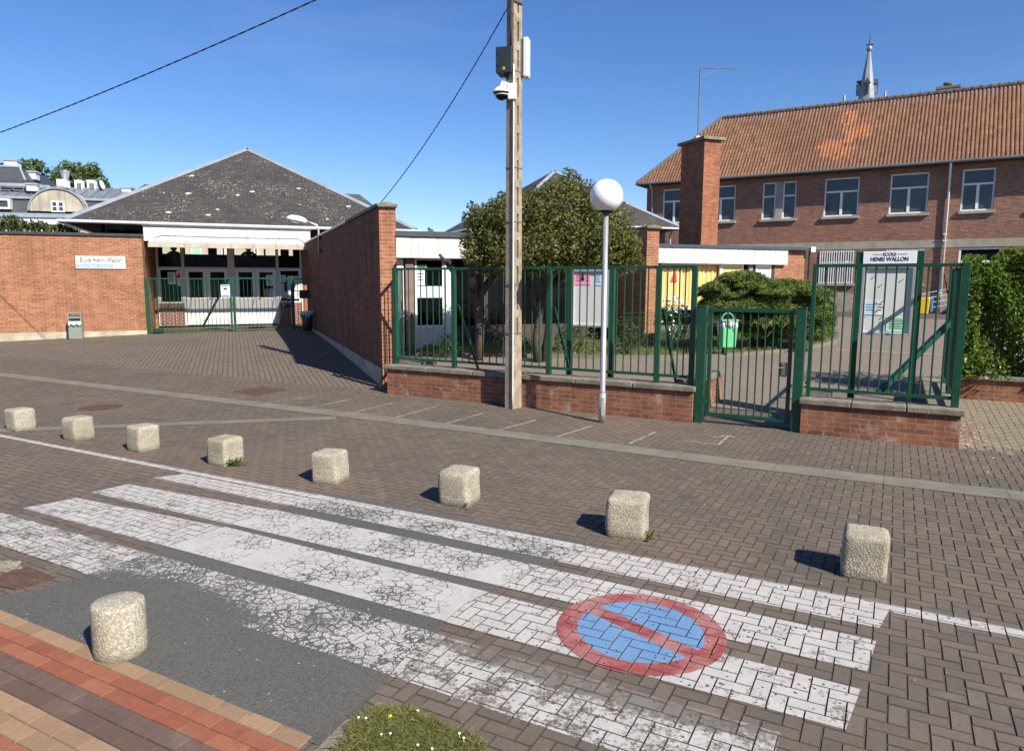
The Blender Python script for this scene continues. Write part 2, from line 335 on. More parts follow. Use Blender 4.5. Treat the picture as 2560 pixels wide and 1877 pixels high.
M = {}
M['brick_orange'] = brickmat('orange brick', (.37, .165, .08), (.28, .108, .053), (.44, .31, .22), ms=.013, st_amt=.45, dark=.22, stain=(.15, .055, .035))
M['brick_shade'] = brickmat('weathered shade darkened orange brick', (.25, .102, .053), (.175, .067, .037), (.2, .13, .09), st_amt=.55, salt=.3, dark=.7, stain=(.1, .045, .03))  # soot stains and wear; base tone also darkened to deepen the wall's shade
M['brick_low'] = brickmat('rough red brick', (.34, .13, .065), (.23, .085, .048), (.3, .26, .21), bw=.188, bh=.0605, ms=.013, st_amt=.55, salt=.7, bump=.9, dark=.35, stain=(.09, .045, .032))
M['brick_dark'] = brickmat('brown red brick', (.29, .125, .08), (.16, .072, .05), (.48, .4, .31), bw=.2, bh=.062, ms=.014, st_amt=.45, stain=(.07, .04, .032), seed=3)
M['brick_panel'] = brickmat('dark red brick', (.25, .06, .05), (.17, .045, .04), (.5, .45, .4), ms=.014, st_amt=.3)
M['concrete'] = simple('grey concrete', (.34, .31, .26), .9, .25, 3., .6, 70., dirt=(.13, .12, .09), dscale=2.)
M['plinth'] = simple('pale rendered plinth', (.46, .41, .31), .9, .2, 3., .5, 50., dirt=(.2, .18, .13), dscale=1.6)
M['coping'] = simple('weathered concrete coping', (.21, .19, .145), .92, .3, 7., .8, 60., dirt=(.08, .075, .06), dscale=3.)
M['band'] = simple('grey green concrete lintel', (.33, .31, .24), .9, .15, 4., .3, 40., dirt=(.2, .19, .15))
M['pole_concrete'] = simple('aged pole concrete', (.36, .3, .22), .92, .25, 9., .8, 120., dirt=(.15, .12, .09), dscale=5.)
M['dark_coping'] = simple('dark slate grey coping', (.035, .038, .045), .5, .2)
M['dark_trim'] = simple('dark blue grey flashing', (.05, .065, .085), .4, .15)
M['zinc'] = simple('zinc', (.42, .46, .5), .38, .15, 3., metallic=.5)
M['zinc_dark'] = simple('dark zinc gutter', (.16, .17, .17), .45, .2, 3., metallic=.4)
M['white_gutter'] = simple('pale zinc gutter', (.62, .68, .72), .35, .1, 2., metallic=.25)
M['fascia'] = simple('stained white concrete', (.66, .65, .62), .85, .08, 2., .2, 30., dirt=(.36, .34, .3), dscale=2.6, streak=.75)
M['white'] = simple('white painted joinery', (.78, .78, .77), .4, .04)
M['canopy_trim'] = simple('aged canopy trim', (.4, .37, .31), .6, .15)
M['white_dull'] = simple('off white frames', (.62, .59, .55), .5, .06)
M['cream'] = simple('cream render', (.62, .56, .42), .85, .1, 1., .2, 40., streak=.4)
M['stain_cream'] = simple('stained cream render', (.42, .39, .31), .9, .2, 1.4, .2, 30., dirt=(.25, .23, .18), dscale=1.2, streak=.8)
M['green'] = simple('dark green gloss paint', (.009, .062, .035), .34, .18, 12., .05, 200.)
M['mesh_green'] = simple('green plastic coated wire', (.015, .07, .04), .45, .1)
M['green_bin'] = simple('pale green plastic', (.13, .5, .23), .35, .06)
M['dark_green_plastic'] = simple('green grey plastic lid', (.1, .28, .22), .4, .06)
M['grey_bin'] = simple('grey green plastic bin', (.2, .24, .2), .5, .08)
M['black'] = simple('black plastic', (.012, .012, .014), .5, .1)
M['cabinet'] = simple('charcoal cabinet paint', (.02, .028, .033), .38, .1)
M['cam_white'] = simple('white camera plastic', (.75, .75, .75), .35, .03)
M['panel_grey'] = simple('pale grey plastic panel', (.6, .62, .6), .45, .05)
M['galv'] = simple('galvanised steel', (.5, .51, .51), .35, .12, 30., metallic=.55)
M['rust'] = simple('rusty cast iron', (.095, .05, .035), .8, .3, 20., .6, 90., dirt=(.05, .035, .03), dscale=9.)
M['yellow'] = simple('yellow plastic', (.8, .5, .01), .4, .05)
M['soffit'] = simple('dark soffit boards', (.06, .045, .035), .8, .2)
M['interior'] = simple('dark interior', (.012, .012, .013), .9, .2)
M['curtain'] = simple('yellow ochre curtain', (.75, .52, .2), .9, .08)
M['paper'] = simple('white paper', (.78, .79, .8), .8, .04)
M['paper_blue'] = simple('pale blue paper', (.55, .68, .8), .8, .04)
M['blue_ink'] = simple('blue print', (.08, .22, .5), .7, .05)
M['pale_blue'] = simple('pale blue banner', (.25, .37, .55), .6, .05)
M['paper_pink'] = simple('pink paper', (.85, .33, .5), .8, .04)
M['paper_green'] = simple('pale green paper', (.45, .8, .55), .8, .04)
M['paper_brown'] = simple('printed brown paper', (.4, .28, .2), .8, .5, 40.)
M['ink'] = simple('dark ink', (.015, .014, .025), .6, .05)
M['ink_navy'] = simple('navy lettering', (.012, .012, .05), .5, .05)
M['red_ink'] = simple('red print', (.5, .03, .04), .6, .05)
M['skin_print'] = simple('printed skin tone', (.7, .45, .36), .7, .05)
M['board'] = simple('pale grey pinboard', (.62, .63, .62), .6, .04)
M['alu'] = simple('brushed aluminium', (.62, .63, .64), .3, .05, metallic=.6)
M['bark'] = simple('flaky pale bark', (.075, .062, .048), .95, .35, 14., .9, 40., dirt=(.05, .04, .03), dscale=6.)
M['wire'] = simple('black cable', (.012, .012, .016), .55, .1)
M['timber'] = simple('grey timber', (.17, .14, .11), .9, .3, 20., .5, 60.)
M['lead'] = simple('lead grey sheet', (.26, .29, .31), .5, .2, 2., metallic=.3)
M['roof_grey'] = simple('dark mansard slate', (.05, .056, .064), .55, .15, 5.)
M['zinc_roof'] = simple('zinc sheet roof', (.2, .23, .26), .45, .12, 3., metallic=.3)
M['bag'] = simple('clear plastic bag', (.55, .6, .6), .25, .15, 15.)
M['petal'] = simple('white petals', (.8, .8, .75), .7, .05)
M['yellow_petal'] = simple('yellow petals', (.8, .6, .03), .7, .05)
M['glass_dark'] = glassmat('dark door glass', (.006, .007, .008), .04, 1.35)
M['glass_blue'] = glassmat('blue grey window glass', (.055, .072, .078), .05, 1.5)
M['ridge'] = simple('mossy ridge tile', (.13, .1, .085), .85, .35, 8., .5, 40.)
M['slate'] = slatemat('lichen spotted slate')
t = NT('exposed aggregate concrete')                      # bollards: pebbles set in pale cement
vo = t.n('TexVoronoi', {'Vector': t.n('TexCoord', out=3), 'Scale': 90.}); voc = t.n('TexVoronoi', {'Vector': t.n('TexCoord', out=3), 'Scale': 90.}, 1)
bw_ = t.n('RGBToBW', {0: voc})
c = t.mix(bw_, (.26, .24, .19), (.58, .54, .45)); c = t.mix(t.ramp(vo, .3, .62, 0, .55), c, (.2, .17, .12))
c = t.mix(t.ramp(t.noise(4., 5, .6), .46, .68, 0, .7), c, (.22, .2, .14))
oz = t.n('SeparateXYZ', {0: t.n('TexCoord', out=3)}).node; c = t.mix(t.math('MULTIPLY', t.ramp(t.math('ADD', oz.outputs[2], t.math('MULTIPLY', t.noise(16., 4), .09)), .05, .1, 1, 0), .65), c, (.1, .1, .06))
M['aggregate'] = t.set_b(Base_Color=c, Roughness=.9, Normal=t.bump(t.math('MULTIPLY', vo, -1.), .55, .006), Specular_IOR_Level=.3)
M['paver'] = pavermat('brown concrete pavers', ((.122, .099, .08), (.158, .127, .101), (.097, .084, .07)), ((.092, .089, .071), .65), ((.205, .14, .102), .6))
M['paver_grey'] = pavermat('grey brown forecourt pavers', ((.155, .127, .1), (.185, .148, .115), (.125, .105, .087)), ((.1, .098, .078), .6), ((.17, .135, .1), .5))
M['paver_path'] = pavermat('mossy ochre pavers', ((.23, .2, .13), (.27, .23, .155), (.19, .165, .115)), ((.15, .155, .085), .7), ((.28, .23, .17), .4))
def walkmat(nm, a, b): return pavermat(nm, (a, b, tuple(x * .85 for x in a)), (tuple(x * .75 for x in a), .4), (tuple(x * 1.15 for x in b), .4), .15)
M['walk_tan'] = walkmat('tan clay pavers', (.29, .19, .115), (.35, .235, .145))
M['walk_red'] = walkmat('red clay pavers', (.27, .09, .052), (.33, .13, .072))
M['walk_dark'] = walkmat('brown clay pavers', (.125, .082, .066), (.155, .1, .08))
t = NT('court pavers')                                       # courtyard: small coursed pavers far off
mp = t.n('Mapping', {'Vector': t.pos(), 'Rotation': (0, 0, math.radians(28.3))})
br = t.t.nodes.new('ShaderNodeTexBrick'); br.offset = .5
for k, v in {'Vector': mp, 'Color1': (.23, .18, .145), 'Color2': (.19, .148, .12), 'Mortar': (.1, .085, .075), 'Scale': 1., 'Mortar Size': .006, 'Mortar Smooth': .3, 'Bias': 0., 'Brick Width': .18, 'Row Height': .09}.items(): t.set(br.inputs[k], v)
c = t.mix(t.ramp(t.noise(.6, 5), .4, .7, 0, .4), br.outputs[0], (.21, .18, .15)); c = t.mix(t.ramp(t.noise(40., 3), .35, .65, .25, 0), c, (.08, .07, .06))
M['court'] = t.set_b(Base_Color=c, Roughness=.9, Normal=t.bump(t.math('MULTIPLY', br.outputs[1], -1.), .4, .01))
t = NT('earth between pavers'); M['sand'] = t.set_b(Base_Color=t.mix(t.noise(25., 4), (.045, .037, .029), (.095, .078, .06)), Roughness=.95)
t = NT('joint dirt'); M['joint'] = t.set_b(Base_Color=t.mix(t.noise(18., 4), (.028, .023, .019), (.075, .06, .047)), Roughness=.95)
t = NT('worn asphalt')
v1 = t.n('TexVoronoi', {'Vector': t.pos(), 'Scale': 150.}); c = t.mix(t.ramp(t.noise(.9, 5), .3, .7), (.09, .09, .08), (.122, .12, .106))
c = t.mix(t.ramp(t.noise(1.6, 5, .6), .56, .7, 0, .4), c, (.11, .085, .075))
c = t.mix(t.ramp(v1, .08, .3, .6, 0), c, (.19, .19, .175)); c = t.mix(t.ramp(t.noise(130., 3), .35, .6, .6, 0), c, (.02, .02, .02))
vs_ = t.n('TexVoronoi', {'Vector': t.pos(), 'Scale': 11.}); c = t.mix(t.ramp(vs_, .035, .05, .9, 0), c, (.6, .57, .45))
M['asphalt'] = t.set_b(Base_Color=c, Roughness=.9, Normal=t.bump(t.noise(160., 3, .7), .7, .006))
t = NT('gutter concrete'); sx = t.n('Mapping', {'Vector': t.pos(), 'Rotation': (0, 0, math.radians(28.3))})
sp_ = t.n('SeparateXYZ', {0: sx}).node; fr_ = t.math('FRACT', t.math('MULTIPLY', sp_.outputs[0], 1.05))
c = t.mix(t.ramp(t.noise(3., 6), .35, .7), (.14, .132, .104), (.2, .186, .148)); c = t.mix(t.ramp(fr_, .006, .012, .9, 0), c, (.06, .055, .045)); c = t.mix(t.ramp(t.noise(70., 4), .3, .6, .4, 0), c, (.1, .095, .08))
M['gutter'] = t.set_b(Base_Color=c, Roughness=.9, Normal=t.bump(t.noise(90., 3), .4, .006))
t = NT('lawn soil'); M['lawn'] = t.set_b(Base_Color=t.mix(t.noise(9., 5), (.05, .065, .02), (.13, .13, .05)), Roughness=.95, Normal=t.bump(t.noise(40., 3), .8, .03))
M['grass'] = leafmat('grass blades', (.13, .15, .04), (.3, .29, .11), .3)
M['leaf_tree'] = leafmat('olive green leaves', (.075, .085, .022), (.2, .2, .06), .32, .42)
M['leaf_hedge'] = leafmat('bright hornbeam leaves', (.07, .13, .014), (.17, .26, .04), .4, .38)
M['leaf_juniper'] = leafmat('juniper sprays', (.09, .135, .026), (.18, .225, .052), .15, .6)
M['leaf_bush'] = leafmat('mid green shrub leaves', (.05, .085, .02), (.11, .16, .04), .3, .45)
M['leaf_far'] = leafmat('chestnut leaves', (.05, .085, .018), (.14, .19, .05), .3, .5)
M['leaf_conifer'] = leafmat('dark conifer sprays', (.035, .06, .016), (.08, .105, .03), .15, .6)
t = NT('clear door glass'); fr_n = t.n('Fresnel', {'IOR': 1.45})
mx = t.n('MixShader', {0: fr_n, 1: t.n('BsdfTransparent', {'Color': (.8, .83, .82)}), 2: t.n('BsdfGlossy', {'Roughness': .02})}); t.t.links.new(mx, t.out.inputs[0]); M['glass_clear'] = t.mat
t = NT('milky globe'); M['globe'] = t.set_b(Base_Color=(.86, .86, .85), Roughness=.16, Subsurface_Weight=.3, Subsurface_Radius=(.06, .06, .06))
t = NT('clear polycarbonate'); t.set_b(Base_Color=(.62, .6, .54), Roughness=.3)
mx = t.n('MixShader', {0: .62, 1: t.n('BsdfTransparent', {'Color': (.85, .84, .8)}), 2: t.b.outputs[0]}); t.t.links.new(mx, t.out.inputs[0]); M['poly'] = t.mat
M['chalk'] = paintmat('thin worn white lines', (.42, .39, .35), wear=.46)
M['yellow_line'] = simple('yellow court line', (.75, .55, .12), .8, .15)

# ------------------------------------------------------------------ ground sheets
def sheet(name, rows, mat, dz=0., ulim=None):
    """rows of (v, u0, u1) following the terrain"""
    b = MB()
    for (v0, a0, a1), (v1, c0, c1) in zip(rows, rows[1:]):
        b.add([st(a0, v0, tzv(v0) + dz), st(a1, v0, tzv(v0) + dz), st(c1, v1, tzv(v1) + dz), st(c0, v1, tzv(v1) + dz)], [(0, 1, 2, 3)])
    return b.build(name, mat, recalc=False)
structure(sheet('ground', [(-500, -700, 700), (9.1, -700, 700), (13.5, -700, 700), (23, -700, 700), (900, -700, 700)], M['sand'], -.0045))
def clip(poly, conv):
    """Sutherland-Hodgman: poly clipped by a convex counter-clockwise polygon"""
    out = [tuple(p) for p in poly]
    n = len(conv)
    for i in range(n):
        ax, ay = conv[i]; bx, by = conv[(i + 1) % n]; inp = out; out = []
        side = lambda p: (bx - ax) * (p[1] - ay) - (by - ay) * (p[0] - ax)
        for j in range(len(inp)):
            p, q = inp[j], inp[(j + 1) % len(inp)]; sp, sq = side(p), side(q)
            if sp >= 0: out.append(p)
            if (sp >= 0) != (sq >= 0):
                t_ = sp / (sp - sq); out.append((p[0] + (q[0] - p[0]) * t_, p[1] + (q[1] - p[1]) * t_))
        if len(out) < 3: return []
    return out
def ccw(p):
    a_ = sum(p[i][0] * p[(i + 1) % len(p)][1] - p[(i + 1) % len(p)][0] * p[i][1] for i in range(len(p)))
    return list(p) if a_ > 0 else list(p)[::-1]
def inpoly(x, y, poly):
    c_ = np.zeros_like(x, bool); n = len(poly)
    for i in range(n):
        x0, y0 = poly[i]; x1, y1 = poly[(i + 1) % n]
        c_ ^= ((y0 > y) != (y1 > y)) & (x < (x1 - x0) * (y - y0) / (y1 - y0 + 1e-12) + x0)
    return c_
def blocks(name, rects, fr, mat, gap=.0045, ch=.0032, dz=0., depth=.0055, jz=.0009, dirt=True):
    """paving blocks: rects (k,4) of a0,a1,b0,b1 in frame fr, each a chamfered block with its own tiny tilt"""
    r = np.asarray(rects, float); k = len(r); g_ = gap / 2
    jit = rng.uniform(-.0011, .0011, (k, 2)); r = r + np.stack([jit[:, 0], jit[:, 0], jit[:, 1], jit[:, 1]], 1)
    a0, a1, b0, b1 = r.T
    def ring(i): return [(a0 + i, b0 + i), (a1 - i, b0 + i), (a1 - i, b1 - i), (a0 + i, b1 - i)]
    zt = rng.uniform(-jz, jz, (k, 4)) + rng.uniform(-jz, jz, (k, 1)); V = []
    for q, (A, B) in enumerate(ring(g_ - ch * .2) + ring(g_ + ch)):
        W = fr.o[:2] + A[:, None] * fr.ex[:2] + B[:, None] * fr.ey[:2]
        vv = W @ N2; z = np.interp(vv, [9.1, 13.5, 23], [0, .198, .3405])
        z = z + dz + (-depth if q < 4 else 0) + (zt[:, q - 4] if q >= 4 else 0)
        V.append(np.concatenate([W, z[:, None]], 1))
    V = np.stack(V, 1).reshape(-1, 3); base = (np.arange(k) * 8)[:, None, None]
    Fq = np.array([(4, 5, 6, 7), (0, 1, 5, 4), (1, 2, 6, 5), (2, 3, 7, 6), (3, 0, 4, 7)])[None]
    o_ = npmesh(name, V, (base + Fq).reshape(-1, 4), mat); o_.data.materials.append(M['joint'])
    o_.data.polygons.foreach_set('material_index', np.tile([0, 1, 1, 1, 1] if dirt else [0] * 5, k).astype(np.int32)); return o_
PW = .0765
def herring(u0, u1, v0, v1):
    i0, i1 = int(u0 / PW) - 2, int(u1 / PW) + 2; j0, j1 = int(v0 / PW) - 2, int(v1 / PW) + 2
    I, J = np.meshgrid(np.arange(i0, i1), np.arange(j0, j1)); m = (I + J) % 4
    h = m == 0; vv = m == 2
    R = np.concatenate([np.stack([I[h], I[h] + 2, J[h], J[h] + 1], 1), np.stack([I[vv], I[vv] + 1, J[vv], J[vv] + 2], 1)]) * PW
    cu, cv = R[:, :2].mean(1), R[:, 2:].mean(1)
    ok = (cu > u0) & (cu < u1) & (cv > v0) & (cv < v1); return R[ok]
HR = herring(-21, 9, -.6, 7.2)
cu, cv = HR[:, :2].mean(1), HR[:, 2:].mean(1)
# keep only ground the lens or a step aside could see; walkway and green take the near corner
ASP = [(-4.20, 4.46), (-4.31, 2.2), (-4.5, 1.93), (-1.88, 1.9), (-1.92, 2.3), (-1.98, 2.6), (-2.03, 3.2), (-1.9, 3.85), (-1.70, 4.44)]
hidden = (cv < 1.85) & (cu < -1.95)
HR = HR[~hidden]
structure(blocks('road', HR, ST, M['paver']))
HP = herring(-21, 9, 7.25, 9.2); structure(blocks('pavement', HP, ST, M['paver']))
# forecourt: running bond laid towards the gate
E2 = np.array([.931, .364]); G0 = gt(378, 835); GE = Fr((G0[0], G0[1], 0), E2)
def running(fr, a0, a1, b0, b1, L_, W_, along_b=True):
    out = []
    na = int((a1 - a0) / W_)
    for i in range(na):
        nb = int((b1 - b0) / L_) + 1; off = (i % 2) * L_ / 2
        for j in range(nb): out.append((a0 + i * W_, a0 + (i + 1) * W_, b0 - off + j * L_, b0 - off + (j + 1) * L_))
    R = np.array(out); return R if along_b else R[:, [2, 3, 0, 1]]
FR = running(GE, -13, 9, -14, 2.7, .19, .095)
W = GE.o[:2] + FR[:, :2].mean(1)[:, None] * GE.ex[:2] + FR[:, 2:].mean(1)[:, None] * GE.ey[:2]
vv = W @ N2
PB = np.array([-2.23, 12.08]); DB = np.array([-.364, .931]); sideB = (W - PB) @ np.array([.931, .364])
FR = FR[(vv > 9.16) & (sideB < .2)]
structure(blocks('forecourt', FR, GE, M['paver_grey'], gap=.011, jz=.0015))
structure(sheet('courtyard', [(9.3, -7.3, 2.6), (13.5, -9.5, 12), (23, -12, 22), (34, -12, 30)], M['court'], -.003))
PF = running(ST, .7, 6.2, 9.05, 12.4, .17, .085, True); structure(blocks('path', PF, ST, M['paver_path'], gap=.012))
# asphalt patch, gutters
b = MB(ST); b.add([(u, v, .004) for u, v in ccw(ASP)], [tuple(range(len(ASP)))]); structure(b.build('asphalt', M['asphalt'], recalc=False))
GUT = [(-21, 7.42, 7.74), (-14.6, 7.06, 7.4), (-6.3, 7.24, 7.56), (-3.9, 7.15, 7.46), (-1.06, 6.88, 7.2), (1.05, 6.97, 7.31), (9, 7.05, 7.4)]
GUT = [(u, 7.13 + .3 * (a - 7.13), 7.45 + .3 * (c_ - 7.45)) for u, a, c_ in GUT]
b = MB(ST)
for (u0, a0, c0), (u1, a1, c1) in zip(GUT, GUT[1:]): b.add([(u0, a0, .004), (u1, a1, .004), (u1, c1, .004), (u0, c0, .004)], [(0, 1, 2, 3)])
structure(b.build('gutter', M['gutter'], recalc=False))
b = MB(ST)
p0 = np.array(uv(g(20, 1075))); p1 = np.array(uv(g(800, 1046))); dd = (p1 - p0) / np.linalg.norm(p1 - p0); pp = np.array([-dd[1], dd[0]]) * .11
b.add([(*(p0 - dd * 3 - pp), .0028), (*(p1 + dd * .2 - pp), .0028), (*(p1 + dd * .2 + pp), .0028), (*(p0 - dd * 3 + pp), .0028)], [(0, 1, 2, 3)])
structure(b.build('gutter', M['gutter'], recalc=False))
# clay walkway in coursed bands (bottom left)
def band(name, v1, v0, rows, mat, L_):
    out = []; h = (v1 - v0) / rows
    for r in range(rows):
        off = (r % 2) * L_ / 2 + rng.uniform(0, .03); k = int(8 / L_)
        for j in range(k): out.append((-9.5 + off + j * L_, -9.5 + off + (j + 1) * L_, v0 + r * h, v0 + (r + 1) * h))
    R = np.array(out); R = R[R[:, 1] < -1.83]
    return structure(blocks(name, R, ST, mat, gap=.0035, ch=.0018, dz=.006, depth=.011, dirt=False))
band('walkway', 1.93, 1.845, 1, M['walk_tan'], .168); band('walkway', 1.845, 1.69, 2, M['walk_red'], .168)
band('walkway', 1.69, 1.515, 2, M['walk_dark'], .168); band('walkway', 1.515, 1.345, 2, M['walk_tan'], .168); band('walkway', 1.345, 1.02, 4, M['walk_red'], .168); band('walkway', 1.02, .69, 4, M['walk_dark'], .168); band('walkway', .69, -.6, 15, M['walk_tan'], .168)
# ------------------------------------------------------------------ painted marks (cut block by block so the joints stay open)
ALLB = np.concatenate([HR, HP])
def mark(name, quad, m_paver, m_asph, dz=.0016, chalk=False):
    q = ccw(quad); b = MB(ST); us = [p[0] for p in q]; vs = [p[1] for p in q]
    sel = ALLB[(ALLB[:, 1] > min(us)) & (ALLB[:, 0] < max(us)) & (ALLB[:, 3] > min(vs)) & (ALLB[:, 2] < max(vs))]
    for a0, a1, b0, b1 in sel:
        e = .0034
        pl = clip([(a0 + e, b0 + e), (a1 - e, b0 + e), (a1 - e, b1 - e), (a0 + e, b1 - e)], q)
        if len(pl) >= 3: b.add([(p[0], p[1], dz + .0012) for p in pl], [tuple(range(len(pl)))], 0)
    if m_asph is not None:
        pl = clip(ccw(ASP), q)
        if len(pl) >= 3: b.add([(p[0], p[1], .0055 + dz) for p in pl], [tuple(range(len(pl)))], 1)
    return structure(b.build(name, [m_paver] + ([m_asph] if m_asph is not None else []), recalc=False))
WHT = (.5, .485, .455)
wp = [paintmat('white paint on pavers %s' % k, WHT, 'paver', wv, bald=(-1.1, 2.81, .9, .12) if k == 'worn' else None) for k, wv in (('firm', .34), ('thin', .39), ('patchy', .405), ('worn', .5))]
wa = [paintmat('white paint on asphalt %s' % k, WHT, 'asphalt', wv, bald=(-3.55, 2.5, .75, .16) if k == 'flaking' else None) for k, wv in (('crazed', .66), ('firm', .36), ('cracked', .38), ('flaking', .93))]
def pxq(*pts): return [uv(g(*p)) for p in pts]
mark('edge_line', [(-16, 4.262), (-.05, 4.262), (6, 4.24), (6, 4.345), (-.05, 4.37), (-6, 4.37), (-16, 4.36)], wp[0], wa[1])
mark('crosswalk_stripe', [(-5.93, 4.04), (.03, 4.03), (.07, 4.264), (-5.8, 4.264)], wp[0], wa[0])
mark('crosswalk_stripe', [(-5.98, 3.49), (-.01, 3.53), (.02, 3.87), (-1.9, 3.9), (-4.2, 3.9), (-5.93, 3.80)], wp[1], wa[1])
mark('crosswalk_stripe', [(-6.03, 2.97), (-.07, 3.0), (-.03, 3.35), (-1.9, 3.41), (-4.26, 3.44), (-5.93, 3.34)], wp[2], wa[2])
mark('crosswalk_stripe', [(-6.4, 2.46), (-.3, 2.42), (-.3, 2.85), (-1.95, 2.86), (-6.4, 2.83)], wp[3], wa[3])
DU, DV = uv(g(1600, 1576)); DRAD = .435
dirb = np.array(uv(g(1720, 1628))) - np.array(uv(g(1440, 1500))); dirb = dirb / np.linalg.norm(dirb)
def disc_bands(t):
    p = t.n('VectorMath', {0: t.pos(), 1: tuple(st(DU, DV))}, operation='SUBTRACT'); sp = t.n('SeparateXYZ', {0: p}).node
    r2 = t.math('SQRT', t.math('ADD', t.math('MULTIPLY', sp.outputs[0], sp.outputs[0]), t.math('MULTIPLY', sp.outputs[1], sp.outputs[1])))
    r2 = t.math('ADD', r2, t.math('MULTIPLY', t.math('SUBTRACT', t.noise(60., 3), .5), .012))
    wd = S2 * dirb[0] + N2 * dirb[1]; nx, ny = -wd[1], wd[0]
    dbar = t.math('ABSOLUTE', t.math('ADD', t.math('MULTIPLY', sp.outputs[0], nx), t.math('MULTIPLY', sp.outputs[1], ny)))
    red = t.mix(t.ramp(t.noise(3., 5, .65), .42, .58), (.27, .055, .055), (.36, .17, .16)); blue = t.mix(t.noise(4., 5), (.08, .22, .42), (.15, .32, .52))
    isred = t.math('MAXIMUM', t.ramp(r2, .322, .328), t.ramp(dbar, .046, .056, 1, 0))
    return t.mix(isred, blue, red)
wdsc = paintmat('no parking disc paint', (.3, .1, .1), 'paver', .16, bands=disc_bands)
mark('no_parking_mark', [(DU + DRAD * math.cos(2 * math.pi * k / 48), DV + DRAD * math.sin(2 * math.pi * k / 48)) for k in range(48)], wdsc, None, .0035)
# thin queue lines by the low wall and the small arrow by the gate
for k in range(8):
    a = ((660, 1007), (757, 1022), (861, 1037), (977, 1047), (1105, 1062), (1240, 1077), (1386, 1094), (1572, 1110))[k]; c_ = ((790, 991), (880, 998), (985, 1006), (1093, 1015), (1208, 1033), (1340, 1050), (1482, 1064), (1638, 1080))[k]
    a = np.array(uv(g(*a))); c_ = np.array(uv(g(*c_))); dn = (c_ - a) / np.linalg.norm(c_ - a); pn = np.array([-dn[1], dn[0]]) * .016
    mark('painted_line', [tuple(a - pn), tuple(c_ - pn), tuple(c_ + pn), tuple(a + pn)], M['chalk'], None)
for a, c_ in (((1706, 1101), (1795, 1112)), ((1795, 1112), (1822, 1089)), ((1780, 1095), (1822, 1088)), ((1822, 1088), (1850, 1100))):
    a = np.array(uv(g(*a))); c_ = np.array(uv(g(*c_))); dn = (c_ - a) / np.linalg.norm(c_ - a); pn = np.array([-dn[1], dn[0]]) * .014
    mark('painted_line', [tuple(a - pn), tuple(c_ - pn), tuple(c_ + pn), tuple(a + pn)], M['chalk'], None)
for a, c_ in (((2090, 874), (2400, 890)), ((2325, 826), (2390, 829))):
    p, q = gt(*a), gt(*c_); b = MB(); n_ = np.cross(q - p, [0, 0, 1]); n_ = n_ / np.linalg.norm(n_) * .03; k = 8
    for i in range(k):
        r0, r1 = p + (q - p) * i / k, p + (q - p) * (i + 1) / k
        for rr in (r0, r1): rr[2] = tz(rr[0], rr[1]) + .004
        b.add([r0 - n_, r1 - n_, r1 + n_, r0 + n_], [(0, 1, 2, 3)])
    structure(b.build('court_line', M['yellow_line'], recalc=False))
# ------------------------------------------------------------------ foliage helpers
def leaves(name, pts, size, mat, parent, out=None, up=.3, asp=.55, fold=.25, drop=0., jitter=1., dirs=None):
    """pts (k,3): one folded leaf per point; out (k,3) outward directions"""
    k = len(pts); sz = size * rng.uniform(.6, 1.35, k)
    nrm = rng.normal(size=(k, 3)) * jitter
    if out is not None: nrm += out * 1.1
    nrm[:, 2] += up; nrm /= np.linalg.norm(nrm, axis=1, keepdims=True)
    ax = rng.normal(size=(k, 3)) if dirs is None else dirs + rng.normal(size=(k, 3)) * .35
    ax[:, 2] -= drop
    ax -= nrm * (ax * nrm).sum(1, keepdims=True); ax /= np.linalg.norm(ax, axis=1, keepdims=True) + 1e-9
    sd = np.cross(nrm, ax)
    s_ = sz[:, None]
    V = np.stack([pts - ax * s_ * .5, pts + sd * s_ * asp * .5 + nrm * s_ * fold * .3, pts + ax * s_ * .5, pts - sd * s_ * asp * .5 + nrm * s_ * fold * .3], 1).reshape(-1, 3)
    b_ = (np.arange(k) * 4)[:, None, None]
    return npmesh(name, V, (b_ + np.array([(0, 1, 2), (0, 2, 3)])[None]).reshape(-1, 3), mat, parent)
def blob(c_, r, n, shell=.35, flat=1.):
    d_ = rng.normal(size=(n, 3)); d_ /= np.linalg.norm(d_, axis=1, keepdims=True)
    q = 1 - shell * rng.random(n) ** 1.3
    return np.asarray(c_) + d_ * q[:, None] * np.asarray(r), d_ / np.asarray(r) * min(r)
def crown(name, clumps, per_area, size, mat, parent, shell=.45, **kw):
    P_, D_ = [], []
    for c_, r in clumps:
        r = np.array(r if hasattr(r, '__len__') else (r, r, r), float)
        n = int(per_area * 4.2 * (r[0] * r[1] + r[1] * r[2] + r[0] * r[2]))
        p, d_ = blob(c_, r, n, shell); P_.append(p); D_.append(d_)
    P_ = np.concatenate(P_); D_ = np.concatenate(D_); D_ /= np.linalg.norm(D_, axis=1, keepdims=True)
    return leaves(name, P_, size, mat, parent, D_, **kw)
def blades(name, P_, h, wd, mat, parent=None, lean=.5):
    k = len(P_); an = rng.uniform(0, 2 * math.pi, k); hh = h * rng.uniform(.4, 1.3, k)
    sx = np.stack([np.cos(an), np.sin(an), np.zeros(k)], 1) * wd / 2; ln = rng.normal(size=(k, 3)) * lean * hh[:, None]; ln[:, 2] = hh
    mid = P_ + ln * np.array([.35, .35, .6]); V = np.stack([P_ - sx, P_ + sx, mid + sx * .7, P_ + ln, mid - sx * .7], 1).reshape(-1, 3)
    b_ = (np.arange(k) * 5)[:, None]
    return npmesh(name, V, (b_ + np.array([0, 1, 2, 3, 4])[None]).reshape(-1, 5), mat, parent)

